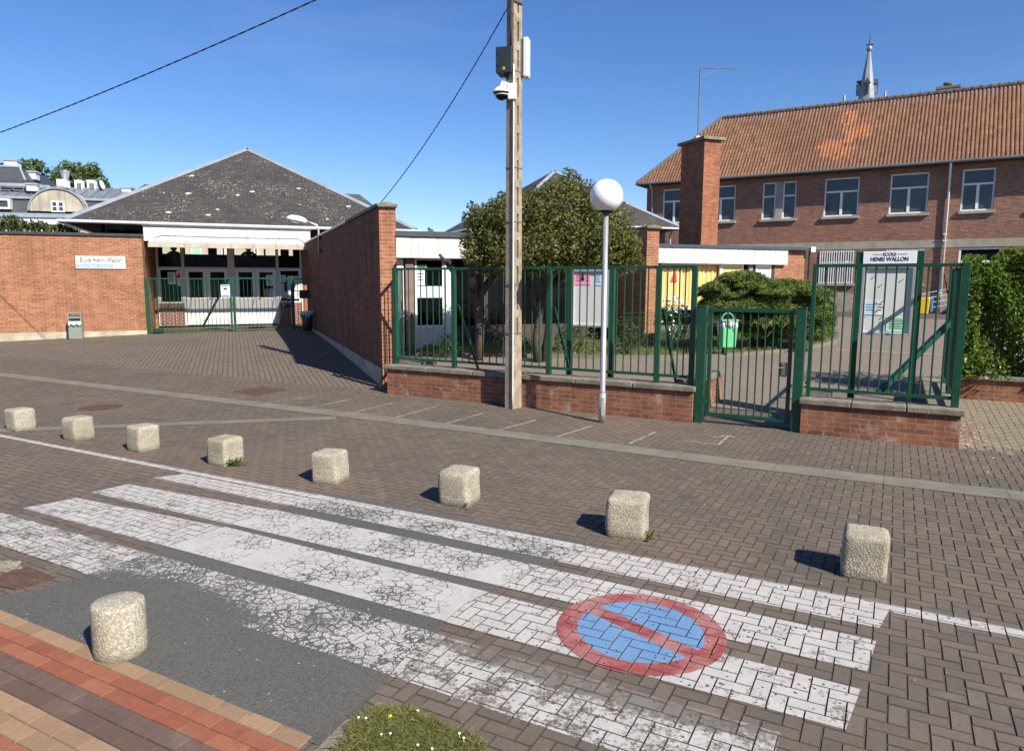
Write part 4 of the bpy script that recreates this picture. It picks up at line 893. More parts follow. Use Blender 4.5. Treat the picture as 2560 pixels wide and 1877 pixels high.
NB = [8, 12, 13, 4]
for i in range(4):
    a0, a1 = PU[i] + .035, PU[i + 1] - .035
    barpanel(fn, ST, a0, a1, VF, RB, RT, NB[i], r=.0095, rail=.036)
for i in (1, 2, 3): MB(ST).bar((PU[i] + .06, VF + .03, RT - .55), (PU[i] + .16, VF + .62, .12), .03).build('brace', M['green'], fn)
for k in range(6):                                             # short return towards the tall wall: close set bars seen end on
    MB(ST).tube([(UL + .03 - .035 * k, VF + .07 + .08 * k, RB - .02), (UL + .03 - .035 * k, VF + .07 + .08 * k, RT)], .0095, 8).build('bar', M['green'], fn)
MB(ST).bar((UL + .05, VF, RT), (UL - .18, VF + .5, RT), .036).build('rail', M['green'], fn); MB(ST).bar((UL + .05, VF, RB), (UL - .18, VF + .5, RB), .036).build('rail', M['green'], fn)
# gate to the courtyard
GA, GB = -2.235, -.955; VG = V0 + .1
p1 = thing('gate_post', 'wide dark green post joined to the low wall near the lamp post', 'post', st(GA, VG, 0))
MB(ST).box(GA + .01, GA + .125, VG - .06, VG + .06, -.05, 1.5).build('shaft', M['green'], p1, bevel=.005); MB(ST).box(GA + .005, GA + .13, VG - .065, VG + .065, 1.501, 1.51).build('cap', M['green'], p1)
p2 = thing('gate_post', 'dark green post between the pedestrian gate and the notice board wall', 'post', st(GB, VG, 0))
MB(ST).box(GB - .09, GB + .02, VG - .06, VG + .06, -.05, 1.5).build('shaft', M['green'], p2, bevel=.005); MB(ST).box(GB - .095, GB + .022, VG - .065, VG + .065, 1.501, 1.51).build('cap', M['green'], p2)
ga = thing('garden_gate', 'green barred pedestrian gate with a grey lock between two posts', 'gate', st((GA + GB) / 2, VG, 0))
g0, g1 = GA + .15, GB - .12
MB(ST).box(g0, g0 + .045, VG - .022, VG + .022, .1, 1.48).build('stile', M['green'], ga, bevel=.003); MB(ST).box(g1 - .045, g1, VG - .022, VG + .022, .1, 1.48).build('stile', M['green'], ga, bevel=.003)
barpanel(ga, ST, g0 + .045, g1 - .045, VG, .12, 1.46, 9, r=.0095, rail=.045)
MB(ST).box(g1 - .13, g1 - .05, VG - .018, VG + .018, .66, .84).build('lock_plate', M['zinc_dark'], ga, bevel=.02)
MB(ST).tube([(g1 - .09, VG - .02, .775), (g1 - .09, VG - .06, .775), (g1 - .2, VG - .06, .775)], .006, 8).build('handle', M['alu'], ga)
for z in (.25, 1.3): MB(ST).tube([(g0 - .012, VG - .03, z), (g0 - .012, VG - .03, z + .09)], .012, 8).build('hinge', M['green'], ga)
# fence panel on the right low wall with its return
f2 = thing('metal_fence', 'green barred fence turning the corner on the low wall around the school notice board', 'fence', st(0, VF, ZC2))
q0, q1 = -.87, .62
MB(ST).box(q0 - .03, q0 + .015, VF - .025, VF + .025, ZC2 - .03, RT + .02).build('post', M['green'], f2, bevel=.003)
MB(ST).box(q1 - .015, q1 + .06, VF - .035, VF + .035, ZC2 - .03, RT + .02).build('post', M['green'], f2, bevel=.004)
barpanel(f2, ST, q0 + .015, q1 - .015, VF, .53, RT, 13, r=.0095, rail=.038)
RN = Fr(st(q1 + .02, VF + .035), N2)
barpanel(f2, RN, 0, 2.2, 0, .53, RT, 15, r=.0095, rail=.038)
for u_ in (1.1, 2.2): MB(RN).box(u_ - .03, u_ + .03, -.03, .03, ZC2 - .03, RT + .02).build('post', M['green'], f2)
MB(ST).bar((q1 + .02, VF + 1.3, 1.35), (q1 - .75, VF + .6, .45), .06).build('brace', M['green'], f2)
for z in (.55, .6, 1.28, 1.33): MB(ST).tube([(q0 - .035, VF - .02, z), (q0 - .035, VF + .02, z)], .014, 8).build('hinge', M['green'], f2)

# ------------------------------------------------------------------ notice boards
def board(fr, a0, a1, zc0, zc1, zpost, zground, name, label, ptop):
    o_ = thing(name, label, 'notice board', fr.P((a0 + a1) / 2, 0, zground))
    for x in (a0 - .04, a1 + .04): MB(fr).box(x - .038, x + .038, -.03, .05, zground - .05, ptop).build('post', M['green'], o_, bevel=.004)
    MB(fr).box(a0, a1, .0, .04, zc0, zc1).build('case', M['board'], o_)
    MB(fr).frame(a0, a1, zc0, zc1, .03, -.03, -.002).build('case_frame', M['alu'], o_, bevel=.003)
    return o_
ba = Fr(st(0, VF + .5), S2)
a0, zt_ = ba.ac(2157, 664); a1 = ba.a(2284, 0, 750); zb_ = ba.ac(2215, 838)[1]
hb_ = ba.ac(2215, 660)[1]; ht_ = ba.ac(2215, 628)[1]
nb = board(ba, a0, a1, zb_, hb_ - .02, None, 0.02, 'notice_board', 'tall school notice board with white header plate behind the corner fence', ht_ + .0)
MB(ba).box(a0 - .0, a1 + .0, -.045, .03, hb_, ht_ - .005).build('header', M['paper'], nb, bevel=.004)
hc = (hb_ + ht_) / 2; hw = a1 - a0; hh_ = ht_ - hb_
text('header_text', 'ECOLE', hh_ * .36, ba.P((a0 + a1) / 2, -.0455, hc + hh_ * .24), S2, M['ink_navy'], nb, width=hw * .24, bold=.0003)
text('header_text', 'HENRI WALLON', hh_ * .46, ba.P((a0 + a1) / 2, -.0455, hc - hh_ * .14), S2, M['ink_navy'], nb, width=hw * .7, bold=.0003)
b = MB(ba)
for s_ in (-1, 1): b.box((a0 + a1) / 2 + s_ * hw * .23 - hw * .09, (a0 + a1) / 2 + s_ * hw * .23 + hw * .09, -.0475, -.0462, hc + hh_ * .23, hc + hh_ * .26)
b.build('header_rule', M['ink_navy'], nb)
b = MB(ba)
for k in range(13): b.box(a0 + hw * (.35 + .045 * k), a0 + hw * (.365 + .045 * k), -.032, -.031, hb_ - .035, hb_ - .012)
b.build('vent_slots', M['paper'], nb)
bp = lambda x, y: ba.ac(1980 + x / 2.848, 580 + y / 2.848, 0)
notice(ba, -.006, 520, 600, 492, 590, M['paper_blue'], 'pale lilac sheet pinned low on the school notice board, left of the white one', bp, lines=3, ink='blue_ink')
notice(ba, -.006, 604, 655, 490, 592, M['paper'], 'white sheet pinned low in the middle of the school notice board', bp, lines=3)
notice(ba, -.006, 675, 830, 605, 710, M['paper_green'], 'pale green curling sheet at the bottom of the school notice board', bp, lines=7, ink='dark_green_plastic' if False else 'ink')
for k, (x, y) in enumerate(((590, 315), (790, 338), (640, 375), (648, 492), (605, 505), (606, 560), (518, 606), (648, 602), (645, 630), (690, 608), (838, 616))):
    a_, z_ = bp(x, y); MB(ba).lathe([(.004, -.006), (.009, 0), (.004, .006)], (a_, -.012, z_), 8).build('pin', M['ink'], nb)
bb = Fr(st(0, VF + .55), S2); a0 = bb.a(1431, 0, 750); a1 = bb.a(1523, 0, 750); z1 = bb.ac(1475, 674)[1]; z0 = bb.ac(1475, 817)[1]
nb2 = board(bb, a0, a1, z0, z1, None, 0.02, 'notice_board', 'pale notice board with pink posters, behind the fence and the lamp post', z1 + .02)
bq = lambda x, y: bb.ac(1380 + x / 3.06, 560 + y / 3.06, 0)
for (x0, x1, lab) in ((176, 252, 'wide pink poster with a dark figure pinned on the pale notice board'), (256, 294, 'narrow pink poster with a red triangle pinned on the pale notice board')):
    o_, p0_, p1_, q0_, q1_ = notice(bb, -.006, x0, x1, 376, 466, M['paper_pink'], lab, bq, 'poster', 3, ink='red_ink')
    if x0 == 176: MB(bb).slab([(p0_ + (p1_ - p0_) * .62, q0_ + .06), (p0_ + (p1_ - p0_) * .95, q0_ + .06), (p0_ + (p1_ - p0_) * .86, q0_ + .15), (p0_ + (p1_ - p0_) * .78, q0_ + .2), (p0_ + (p1_ - p0_) * .7, q0_ + .15)], -.0078, -.0062).build('figure', M['ink'], o_)
notice(bb, -.006, 330, 378, 376, 470, M['paper_blue'], 'pale blue sheet pinned beside the lamp post on the pale notice board', bq, lines=4, ink='blue_ink')

# ------------------------------------------------------------------ utility pole and what hangs on it
pq = gt(1283, 1022); PP = Fr((pq[0], pq[1] + .1, pq[2]), (math.cos(math.radians(49)), math.sin(math.radians(49))))
up = thing('utility_pole', 'pitted concrete utility pole with slots standing before the low wall', 'pole', PP.o)
def taper(z): return 1 - .055 * z / 2.2 if z < 9 else .75
b = MB(PP); HZ = 8.6
def sect(x0, x1, y0, y1, z0, z1):
    t0, t1 = taper(z0), taper(z1)
    vs = [(x0 * t0, y0 * t0, z0), (x1 * t0, y0 * t0, z0), (x1 * t0, y1 * t0, z0), (x0 * t0, y1 * t0, z0), (x0 * t1, y0 * t1, z1), (x1 * t1, y0 * t1, z1), (x1 * t1, y1 * t1, z1), (x0 * t1, y1 * t1, z1)]
    b.add(vs, [(0, 3, 2, 1), (4, 5, 6, 7), (0, 1, 5, 4), (1, 2, 6, 5), (2, 3, 7, 6), (3, 0, 4, 7)])
hx, hy = .1, .072
# slotted face is b = -hy (looks right of the lens); slots between solid lengths
z = -.1; holes = []
k = 0; zz = 1.05
while zz < 8.2: holes.append((zz, zz + .25)); zz += .36
edges = [-.1] + [e for h in holes for e in h] + [HZ]
for i in range(0, len(edges) - 1):
    z0, z1 = edges[i], edges[i + 1]
    if i % 2 == 0: sect(-hx, hx, -hy, hy, z0, z1)
    else: sect(-hx, -.016, -hy, hy, z0, z1); sect(.026, hx, -hy, hy, z0, z1); sect(-.016, .026, -hy + .035, hy, z0, z1)
b.build('shaft', M['pole_concrete'], up)
for z in (1.07, 2.62, 3.35, 4.62, 1.75):
    t_ = taper(z) * 1.03; MB(PP).frame(-hx * t_, hx * t_, -hy * t_, hy * t_, .004, z, z + .018) if False else None
    bb_ = MB(PP); o1, o2 = hx * t_, hy * t_
    for (x0, x1, y0, y1) in ((-o1, o1, -o2 - .003, -o2), (-o1, o1, o2, o2 + .003), (-o1 - .003, -o1, -o2 - .003, o2 + .003), (o1, o1 + .003, -o2 - .003, o2 + .003)): bb_.box(x0, x1, y0, y1, z, z + .016)
    bb_.build('strap', M['zinc_dark'], up)
edge_ = lambda z: (-hx * taper(z) - .004, -hy * taper(z) - .006, z)
MB(PP).tube([edge_(z) for z in np.linspace(.02, 4.7, 24)], .011, 7).build('conduit', M['panel_grey'], up, smooth=True)
MB(PP).tube([(-hx * taper(z) - .008, -.02 + .006 * math.sin(z * 5), z) for z in np.linspace(4.9, 8.4, 14)], .012, 6).build('riser_cable', M['wire'], up, smooth=True)
MB(PP).box(-hx * .88, hx * .88, -hy * .88 - .02, -hy * .88 - .005, 5.5, 5.54).build('clamp', M['zinc_dark'], up)
kb = MB(PP)
for k in range(3): kb.box(.03 + .02 * k, .13 + .02 * k, -.14 - .02 * (k % 2), -.085, 5.66 + .09 * k, 5.74 + .09 * k)
kb.build('junction_block', M['panel_grey'], up, bevel=.012)
Yp = PP.o[1]
def pz(px, py): return at(px, py, Yp)
cA = pz(1266, 150); FC = Fr((PP.o[0], PP.o[1], 0), (math.cos(math.radians(-14)), math.sin(math.radians(-14))))
cl, cr_ = FC.a(1239, -.16, 150), FC.a(1279, -.16, 150); ct, cb_ = FC.ac(1262, 116, -.16)[1], FC.ac(1262, 181, -.16)[1]
cb = thing('electrical_cabinet', 'charcoal electrical cabinet with a yellow hazard triangle strapped on the pole', 'cabinet', FC.P(cl, -.16, cb_))
MB(FC).box(cl, cr_, -.16, .1, cb_, ct).build('body', M['cabinet'], cb, bevel=.008)
ycen, zcen = cl + (cr_ - cl) * .52, cb_ + .055
MB(FC).slab([(ycen - .022, zcen - .018), (ycen + .022, zcen - .018), (ycen, zcen + .026)], -.163, -.1608).build('hazard_triangle', M['yellow'], cb)
MB(FC).box(ycen - .003, ycen + .003, -.1645, -.1632, zcen - .01, zcen + .01).build('hazard_mark', M['ink'], cb)
for z in (.3, .75): MB(FC).box(cl + .015, cl + .04, -.166, -.1605, cb_ + (ct - cb_) * z - .015, cb_ + (ct - cb_) * z + .01).build('lock', M['black'], cb)
b = MB(FC)
for k in range(3): b.tube([(cl + .1 + .02 * k, -.08, cb_), (cl + .12 + .02 * k, -.08, cb_ - .06), (cl + .2, -.03, cb_ - .1)], .006, 6)
b.build('cable', M['wire'], cb, smooth=True)
# dome camera
dz0 = FC.ac(1254, 232, -.12)[1]; da = FC.a(1254, -.12, 230)
dc = thing('dome_camera', 'white dome surveillance camera on a bracket under the charcoal cabinet', 'camera', FC.P(da, -.12, dz0))
MB(FC).lathe([(.02, .085), (.05, .075), (.09, .05), (.118, .015), (.122, .0), (.12, -.005)][::-1], (da, -.12, dz0), 28).build('housing', M['cam_white'], dc, smooth=True)
MB(FC).lathe([(.09, -.03), (.118, -.007), (.118, -.006)], (da, -.12, dz0), 28).build('dark_ring', M['black'], dc, smooth=True)
MB(FC).lathe([(.095, -.042), (.105, -.032), (.1, -.0305)], (da, -.12, dz0), 28).build('trim_ring', M['cam_white'], dc, smooth=True)
MB(FC).lathe([(.02, -.1), (.055, -.088), (.082, -.06), (.088, -.043)], (da, -.12, dz0), 24).build('dome', M['glass_dark'], dc, smooth=True)
MB(FC).bar((da, -.12, dz0 + .08), (da + .02, -.11, dz0 + .14), .06).build('neck', M['cam_white'], dc, bevel=.01)
bz = FC.a(1283, -.085, 230)
MB(FC).bar((da + .01, -.115, dz0 + .12), (bz, -.09, dz0 + .06), .07, .06).build('arm', M['cam_white'], dc, bevel=.012)
MB(FC).box(bz - .06, bz + .05, -.15, -.09, dz0 - .1, dz0 + .11).build('bracket', M['cam_white'], dc, bevel=.01)
# pale relay panel on the far side of the pole
wl, wr = FC.a(1303, .05, 150), FC.a(1322, .05, 150); wt, wb_ = FC.ac(1312, 95, .05)[1], FC.ac(1312, 195, .05)[1]
rp = thing('antenna_panel', 'pale grey panel antenna clamped behind the top of the concrete pole', 'panel', FC.P(wl, .05, wb_))
MB(FC).box(wl + .03, wr, -.0, .16, wb_, wt).build('radome', M['panel_grey'], rp, bevel=.02); MB(FC).box(wl, wl + .028, .02, .14, wb_ + .02, wt - .02).build('back_plate', M['zinc_dark'], rp)
for z in (.25, .72): MB(FC).box(wl - .06, wl - .002, .05, .1, wb_ + (wt - wb_) * z, wb_ + (wt - wb_) * z + .03).build('clamp', M['zinc_dark'], rp)
# cables in the air
def cable(name, label, p, q, sag, r=.012, n=40, twist=False):
    b_ = MB(); pts = []
    for i in range(n + 1):
        t_ = i / n; x = np.asarray(p) * (1 - t_) + np.asarray(q) * t_; x = x + np.array([0, 0, -sag * 4 * t_ * (1 - t_)]); pts.append(x)
    if twist:
        for ph in (0, math.pi):
            fine = []; NN = n * 10
            for i in range(NN + 1):
                t_ = i / NN; x = np.asarray(p) * (1 - t_) + np.asarray(q) * t_ + np.array([0, 0, -sag * 4 * t_ * (1 - t_)]); a_ = ph + i * .55; fine.append(x + np.array([math.cos(a_) * .5, math.cos(a_) * .3, math.sin(a_)]) * r * .6)
            b_.tube(fine, r, 5, world=True)
    else: b_.tube(pts, r, 6, world=True)
    return tag(b_.build(name, M['wire'], smooth=True), label, 'cable')
cable('overhead_cable', 'twisted black cable crossing the sky at the upper left', at(-420, 470, 20.6), at(1250, -215, 10.75), .3, .009, 50, True)
cable('overhead_cable', 'thin black cable slanting from the pole down behind the sunlit pier', PP.P(-.08, 0, 5.5), at(944, 516, 13.8), .16, .006, 30, True)

# ------------------------------------------------------------------ globe lamp post
lq = gt(1505, 1056); LP = Fr(lq, (1, 0))
gl = thing('lamp_post', 'slim grey lamp post with a white globe before the low wall', 'lamp post', lq)
zb2 = at(1512, 490, lq[1])[2] - lq[2]; rb = 40.5 / F * lq[1]
MB(LP).tube([(0, 0, 0), (0, 0, .39)], .044, 16).build('base_shaft', M['galv'], gl, smooth=True)
MB(LP).tube([(0, 0, .388), (0, 0, .41), (0, 0, zb2 - rb * .92)], [.044, .035, .031], 16).build('shaft', M['galv'], gl, smooth=True)
MB(LP).box(-.018, .018, -.047, -.043, .1, .34).build('hatch', M['galv'], gl, bevel=.004)
MB(LP).lathe([(.04, zb2 - rb * 1.08), (.055, zb2 - rb * 1.02), (.1, zb2 - rb * .93), (.1, zb2 - rb * .88)], (0, 0, 0), 20).build('collar', M['black'], gl, smooth=True)
ellipsoid(LP, (0, 0, zb2), rb, rb, rb, -.9, 1, 40, 24).build('globe', M['globe'], gl, smooth=True)

# ------------------------------------------------------------------ bollards
def cube_bollard_mesh(seed, sz=.255, ht=.285):
    r_ = np.random.default_rng(seed); bm = bmesh.new(); bmesh.ops.create_cube(bm, size=1)
    bmesh.ops.scale(bm, vec=(sz, sz, ht + .05), verts=bm.verts); bmesh.ops.translate(bm, vec=(0, 0, (ht - .05) / 2), verts=bm.verts)
    tops = [e for e in bm.edges if all(v.co.z > 0 for v in e.verts)] + [e for e in bm.edges if abs(e.verts[0].co.z - e.verts[1].co.z) > .1]
    bmesh.ops.bevel(bm, geom=tops, offset=.037, segments=4, affect='EDGES', profile=.5)
    bmesh.ops.subdivide_edges(bm, edges=[e for e in bm.edges if e.calc_length() > .06], cuts=3, use_grid_fill=True)
    for v in bm.verts:
        if v.co.z > -.02: v.co += Vector(r_.normal(size=3)) * .0016; v.co.x += .004 * math.sin(v.co.z * 21 + seed) ; v.co.y += .003 * math.sin(v.co.z * 17 + seed * 2)
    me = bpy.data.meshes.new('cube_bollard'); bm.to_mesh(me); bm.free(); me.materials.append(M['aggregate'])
    me.polygons.foreach_set('use_smooth', [True] * len(me.polygons)); return me
BL = [(-9.33, 4.66, 'cube bollard cut by the left edge of the view, smallest in the row'), (-8.19, 4.69, 'cube bollard below the round manhole cover, second smallest in the row'),
      (-7.06, 4.72, 'cube bollard just left of the grassy tuft, third smallest in the row'), (-5.81, 4.75, 'cube bollard with a grassy yellow green tuft at its right side'),
      (-4.45, 4.77, 'cube bollard beside the upper corner of the asphalt patch, clean at its foot'), (-3.08, 4.81, 'cube bollard with a small weed at its front corner, midway along the asphalt patch'),
      (-1.62, 4.785, 'cube bollard with a leafy weed at its right corner, second largest in the row'), (-.075, 4.79, 'largest and rightmost cube bollard, with a long shadow on bare pavers')]
BME = [cube_bollard_mesh(k) for k in range(4)]
proto = bpy.data.objects.new('stone_bollard', BME[0]); COL.objects.link(proto)
for k, (u, v, lab) in enumerate(BL):
    o = proto if k == 0 else proto.copy()
    if k: COL.objects.link(o)
    o.data = BME[k % 4]; o.location = tuple(st(u, v, 0)); o.scale = ((.97, .97, .9), (.97, .97, .9), (.98, .98, .93), (1.02, 1.02, .92), (1.02, 1.02, .97), (1.07, 1.07, .98), (1.12, 1.12, .98), (1.01, 1.01, .98))[k]
    o.rotation_euler = (0, 0, math.radians(-28.3 + (0, 3, -2, 2, 12, 6, 12, 2)[k])); tag(o, 'pale ' + lab, 'bollard', 'pale cube bollards along the road')
c_ = g(296, 1652); c_ = c_ + np.array([-.46, .86, 0]) * .105 + np.array([.012, 0, 0])
b = MB(Fr(c_, (1, 0))); zr = .262
b.lathe([(.119, -.03), (.12, .02), (.119, zr - .02), (.116, zr - .006), (.108, zr), (.06, zr + .002), (.004, zr + .003)], (0, 0, 0), 40)
ro = b.build('stone_bollard', M['aggregate'], smooth=True); tag(ro, 'round pebbled concrete bollard on the clay paver walkway edge', 'bollard')
ro.data.transform(Matrix.Translation(tuple(-c_))); ro.location = tuple(c_)
def weed(c_, n, size, name, label, upright=.8):
    P_ = c_ + rng.normal(size=(n, 3)) * np.array([size * .45, size * .45, 0]); P_[:, 2] = c_[2] + rng.random(n) * size * .7
    dirs = P_ - c_ + np.array([0, 0, size * upright]); dirs /= np.linalg.norm(dirs, axis=1, keepdims=True)
    o_ = leaves(name, P_, size * .75, M['leaf_bush'], None, dirs * .2, up=.5, asp=.32, dirs=dirs); return tag(o_, label, 'weed')
weed(st(-2.93, 4.655, 0), 14, .05, 'weed_plant', 'tiny leafy weed at the front corner of the middle cube bollard')
weed(st(-1.44, 4.70, 0), 26, .075, 'weed_plant', 'leafy weed at the right corner of the second largest cube bollard')
weed(st(-5.64, 4.72, 0), 70, .085, 'weed_plant', 'yellow green grassy tuft beside a smaller cube bollard')
# ------------------------------------------------------------------ iron covers
q = g(252, 1019); b = MB(Fr(q, (1, 0))); b.lathe([(.29, .0), (.29, .005)], (0, 0, 0), 36)
mh = thing('manhole_cover', 'round rusty manhole cover sunk in the pavers beyond the cube bollards', 'manhole cover', q); b.build('lid', M['rust'], mh)
MB(Fr(q, (1, 0))).lathe([(.36, -.001), (.36, .003), (.3, .0035)], (0, 0, 0), 36).build('collar', M['paver'], mh)
b = MB(Fr(q, (1, 0)))
for i in range(-4, 5):
    for j in range(-4, 5):
        if i * i + j * j < 17 and (i + j) % 2 == 0: b.box(i * .06 - .02, i * .06 + .02, j * .06 - .012, j * .06 + .012, .005, .008)
b.build('tread', M['rust'], mh)
pl = [gt(583, 979), gt(640, 989), gt(720, 974), gt(655, 968)]
b = MB(); b.add([p + np.array([0, 0, .007]) for p in pl] + [p + np.array([0, 0, -.02]) for p in pl], [(0, 1, 2, 3), (0, 4, 5, 1), (1, 5, 6, 2), (2, 6, 7, 3), (3, 7, 4, 0)])
tag(b.build('access_cover', M['rust'], recalc=True), 'flat rusty rectangular access cover in the forecourt edge', 'access cover')
pl = [g(-60, 1457), g(40, 1476), g(138, 1446), g(70, 1420)]
dcv = thing('drain_cover', 'rusty square drain cover beside the asphalt near the round bollard', 'drain cover', (pl[0] + pl[2]) / 2)
b = MB(); b.add([p + np.array([0, 0, .01]) for p in pl] + [p + np.array([0, 0, -.02]) for p in pl], [(0, 1, 2, 3), (0, 4, 5, 1), (1, 5, 6, 2), (2, 6, 7, 3), (3, 7, 4, 0)])
b.build('lid', M['rust'], dcv)
b = MB()
for i in range(1, 16):
    for j in range(1, 12):
        s_, t_ = i / 16, j / 12; c_ = (pl[0] * (1 - s_) + pl[1] * s_) * (1 - t_) + (pl[3] * (1 - s_) + pl[2] * s_) * t_; b.lathe([(.009, .01), (.006, .0135)], tuple(c_), 5)
b.build('tread', M['rust'], dcv)
# ------------------------------------------------------------------ grass patch at the bottom with its kerb
gp = [(842, 1895), (905, 1808), (965, 1778), (1035, 1790), (1090, 1815), (1135, 1838), (1185, 1858), (1215, 1895)]
gpu = [g(*p)[:2] for p in gp]; cen = np.mean(gpu, 0)
kp = [(770, 1895), (858, 1808), (948, 1757), (1045, 1776), (1105, 1808), (1195, 1850), (1230, 1895)]
b = MB(); kk = [g(*p) for p in kp]; b.add([p + np.array([0, 0, .007]) for p in kk], [tuple(range(len(kk)))[::-1]]); structure(b.build('grass_kerb', M['coping'], recalc=False))
b = MB(); b.add([(p[0], p[1], .011) for p in gpu], [tuple(range(len(gpu)))[::-1]]); structure(b.build('lawn_soil', M['lawn'], recalc=False), 'structure')
mn, mx_ = np.min(gpu, 0), np.max(gpu, 0); P_ = rng.uniform(mn, mx_, (15000, 2)); cg_ = np.mean(gpu, 0); grow = [tuple(cg_ + (np.array(p) - cg_) * 1.1) for p in gpu]; P_ = np.concatenate([P_, rng.uniform(mn - .06, mx_ + .06, (3500, 2))]); P_ = P_[inpoly(P_[:, 0], P_[:, 1], grow)]; P_ = P_[(np.sin(P_[:, 0] * 41) * np.sin(P_[:, 1] * 37 + 1) + np.sin(P_[:, 0] * 17 + P_[:, 1] * 23)) > rng.uniform(-2.2, .7, len(P_))]
P_ = np.concatenate([P_, np.full((len(P_), 1), .011)], 1)
structure(blades('grass', P_, .026, .003, M['grass'], None, 1.1), 'stuff')
for k in range(9):
    p = P_[int(rng.integers(len(P_)))]
    tag(MB(Fr(p, (1, 0))).lathe([(.0012, 0), (.0012, .024), (.006, .026), (.005, .028), (.002, .029)], (0, 0, 0), 8).build('daisy', M['petal']), 'tiny white daisy in the grass patch at the bottom edge', 'flower', 'daisies in the front grass')
for px in ((975, 1805),):
    p = g(*px); tag(MB(Fr(p, (1, 0))).lathe([(.0015, 0), (.0015, .026), (.009, .028), (.008, .033), (.003, .034)], (0, 0, 0), 10).build('dandelion', M['yellow_petal']), 'yellow dandelion head ' + ('in the middle of the front grass patch' if px[0] < 1000 else 'at the kerb corner of the front grass'), 'flower')
rb_ = MB(); P_ = []
for k in range(160):
    p = g(rng.uniform(-60, 50), rng.uniform(1405, 1432)); r = rng.uniform(.006, .022); rb_.lathe([(r * .6, -.005), (r, r * .4), (r * .5, r * .9)], tuple(p), 6)
structure(rb_.build('gravel', M['coping']), 'stuff')

# ------------------------------------------------------------------ ANNEX behind the fence (white fascia, glazed front)
aq = gt(1010, 874); AX = Fr((aq[0], aq[1], 0), E2)
def xa_(x, y): return AX.ac(900 + x / 2.503, 400 + y / 2.503, 0)
an = thing('school_annex', 'flat roofed school wing with stained white fascia and glazed front behind the leafy tree', 'building', AX.P(2, 0, aq[2]))
fx0 = AX.a(984, -.25, 620); fx1 = AX.a(1572, -.25, 620); fz1 = AX.ac(1060, 592, -.25)[1]; fz0 = AX.ac(1060, 645, -.25)[1]
b = MB(AX); k = 6
for i in range(k): b.box(fx0 + (fx1 - fx0) * i / k + .003, fx0 + (fx1 - fx0) * (i + 1) / k - .003, -.25, -.1, fz0, fz1)
fs_ = b.build('fascia', M['fascia'], an)
MB(AX).box(fx0, fx1, -.3, -.05, fz1 + .002, fz1 + .12).build('fascia_cap', M['dark_trim'], fs_)
MB(AX).box(fx0, fx1, -.1, 6, fz1 - .06, fz1 + .0).build('roof', M['zinc_dark'], an)
az0 = tz(AX.o[0], AX.o[1]); ZF = fz0
b = MB(AX); b.box(fx0 - .1, fx0 + .02, 0, 6, az0 - .1, fz1 - .07); b.box(fx1 - .05, fx1, .1, 6, az0 - .1, fz1 - .07); b.box(fx0 + .03, fx1 - .06, 5.7, 6, az0 - .1, fz1 - .07); b.build('brickwork', M['brick_orange'], an)
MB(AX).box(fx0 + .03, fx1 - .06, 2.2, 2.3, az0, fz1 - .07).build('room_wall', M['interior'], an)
d0, d1 = xa_(232, 900)[0], xa_(274, 900)[0]
dr = MB(AX).box(d0, d1, -.03, .03, az0 + .02, ZF).build('door', M['white'], an, bevel=.004)
MB(AX).box(d0 + .03, d1 - .04, -.036, -.031, az0 + 1.1, ZF - .1).build('panel', M['white'], dr, bevel=.004); MB(AX).box(d1 - .08, d1 - .03, -.07, -.036, az0 + .95, az0 + 1.15).build('handle', M['black'], dr, bevel=.01)
p0_, p1_ = xa_(284, 900)[0], xa_(333, 900)[0]; MB(AX).box(p0_, p1_, -.08, .08, az0, ZF).build('column', simple('purple brown concrete', (.2, .14, .13), .9, .2), an)
wz0 = xa_(430, 1045)[1]; w0, w1 = xa_(342, 800)[0], xa_(524, 800)[0]
wo = MB(AX).frame(w0, w1, wz0, ZF, .045, -.04, .04).build('window', M['white'], an); MB(AX).box(w0 + .045, w1 - .045, -.008, .008, wz0 + .045, ZF - .045).build('pane', M['glass_dark'], wo)
MB(AX).box(w0, w1, -.05, .05, az0, wz0 - .002).build('infill_panel', M['white_dull'], wo)
a0, z1 = xa_(350, 660); a1, z0 = xa_(405, 785); notice(AX, -.013, 350, 405, 690, 785, M['paper'], 'white sheet with drawings in the annex window above the frosted strip', xa_, lines=3); notice(AX, -.013, 350, 418, 658, 688, M['paper_green'], 'pale green strip notice at the top of the annex window', xa_, lines=1)
za, zb3 = xa_(400, 790)[1], xa_(400, 862)[1]; MB(AX).box(w0 + .05, w1 - .05, -.011, -.0085, zb3, za).build('frosted_strip', M['paper_blue'], wo)
q0_, q1_ = xa_(526, 800)[0], xa_(565, 800)[0]; MB(AX).box(q0_, q1_, -.07, .07, az0, ZF).build('column', M['white'], an)
xs = np.linspace(q1_ + .03, AX.a(1525, 0, 750), 6)
for i in range(5):
    wo = MB(AX).frame(xs[i], xs[i + 1] - .01, az0 + .5, ZF, .045, -.04, .04).build('window', M['soffit'] if i < 4 else M['white'], an)
    MB(AX).box(xs[i] + .045, xs[i + 1] - .055, -.008, .008, az0 + .545, ZF - .045).build('pane', M['glass_dark'], wo); MB(AX).box(xs[i], xs[i + 1] - .01, -.045, .045, az0, az0 + .498).build('infill_panel', M['soffit'], wo)
e0, e1 = AX.a(1527, 0, 750), AX.a(1566, 0, 750); dr = MB(AX).box(e0, e1, -.035, .035, az0 + .02, ZF).build('door', M['white'], an, bevel=.004); MB(AX).box(e0 + .06, e1 - .06, -.042, -.036, az0 + .2, az0 + .9).build('panel', M['white'], dr, bevel=.01)
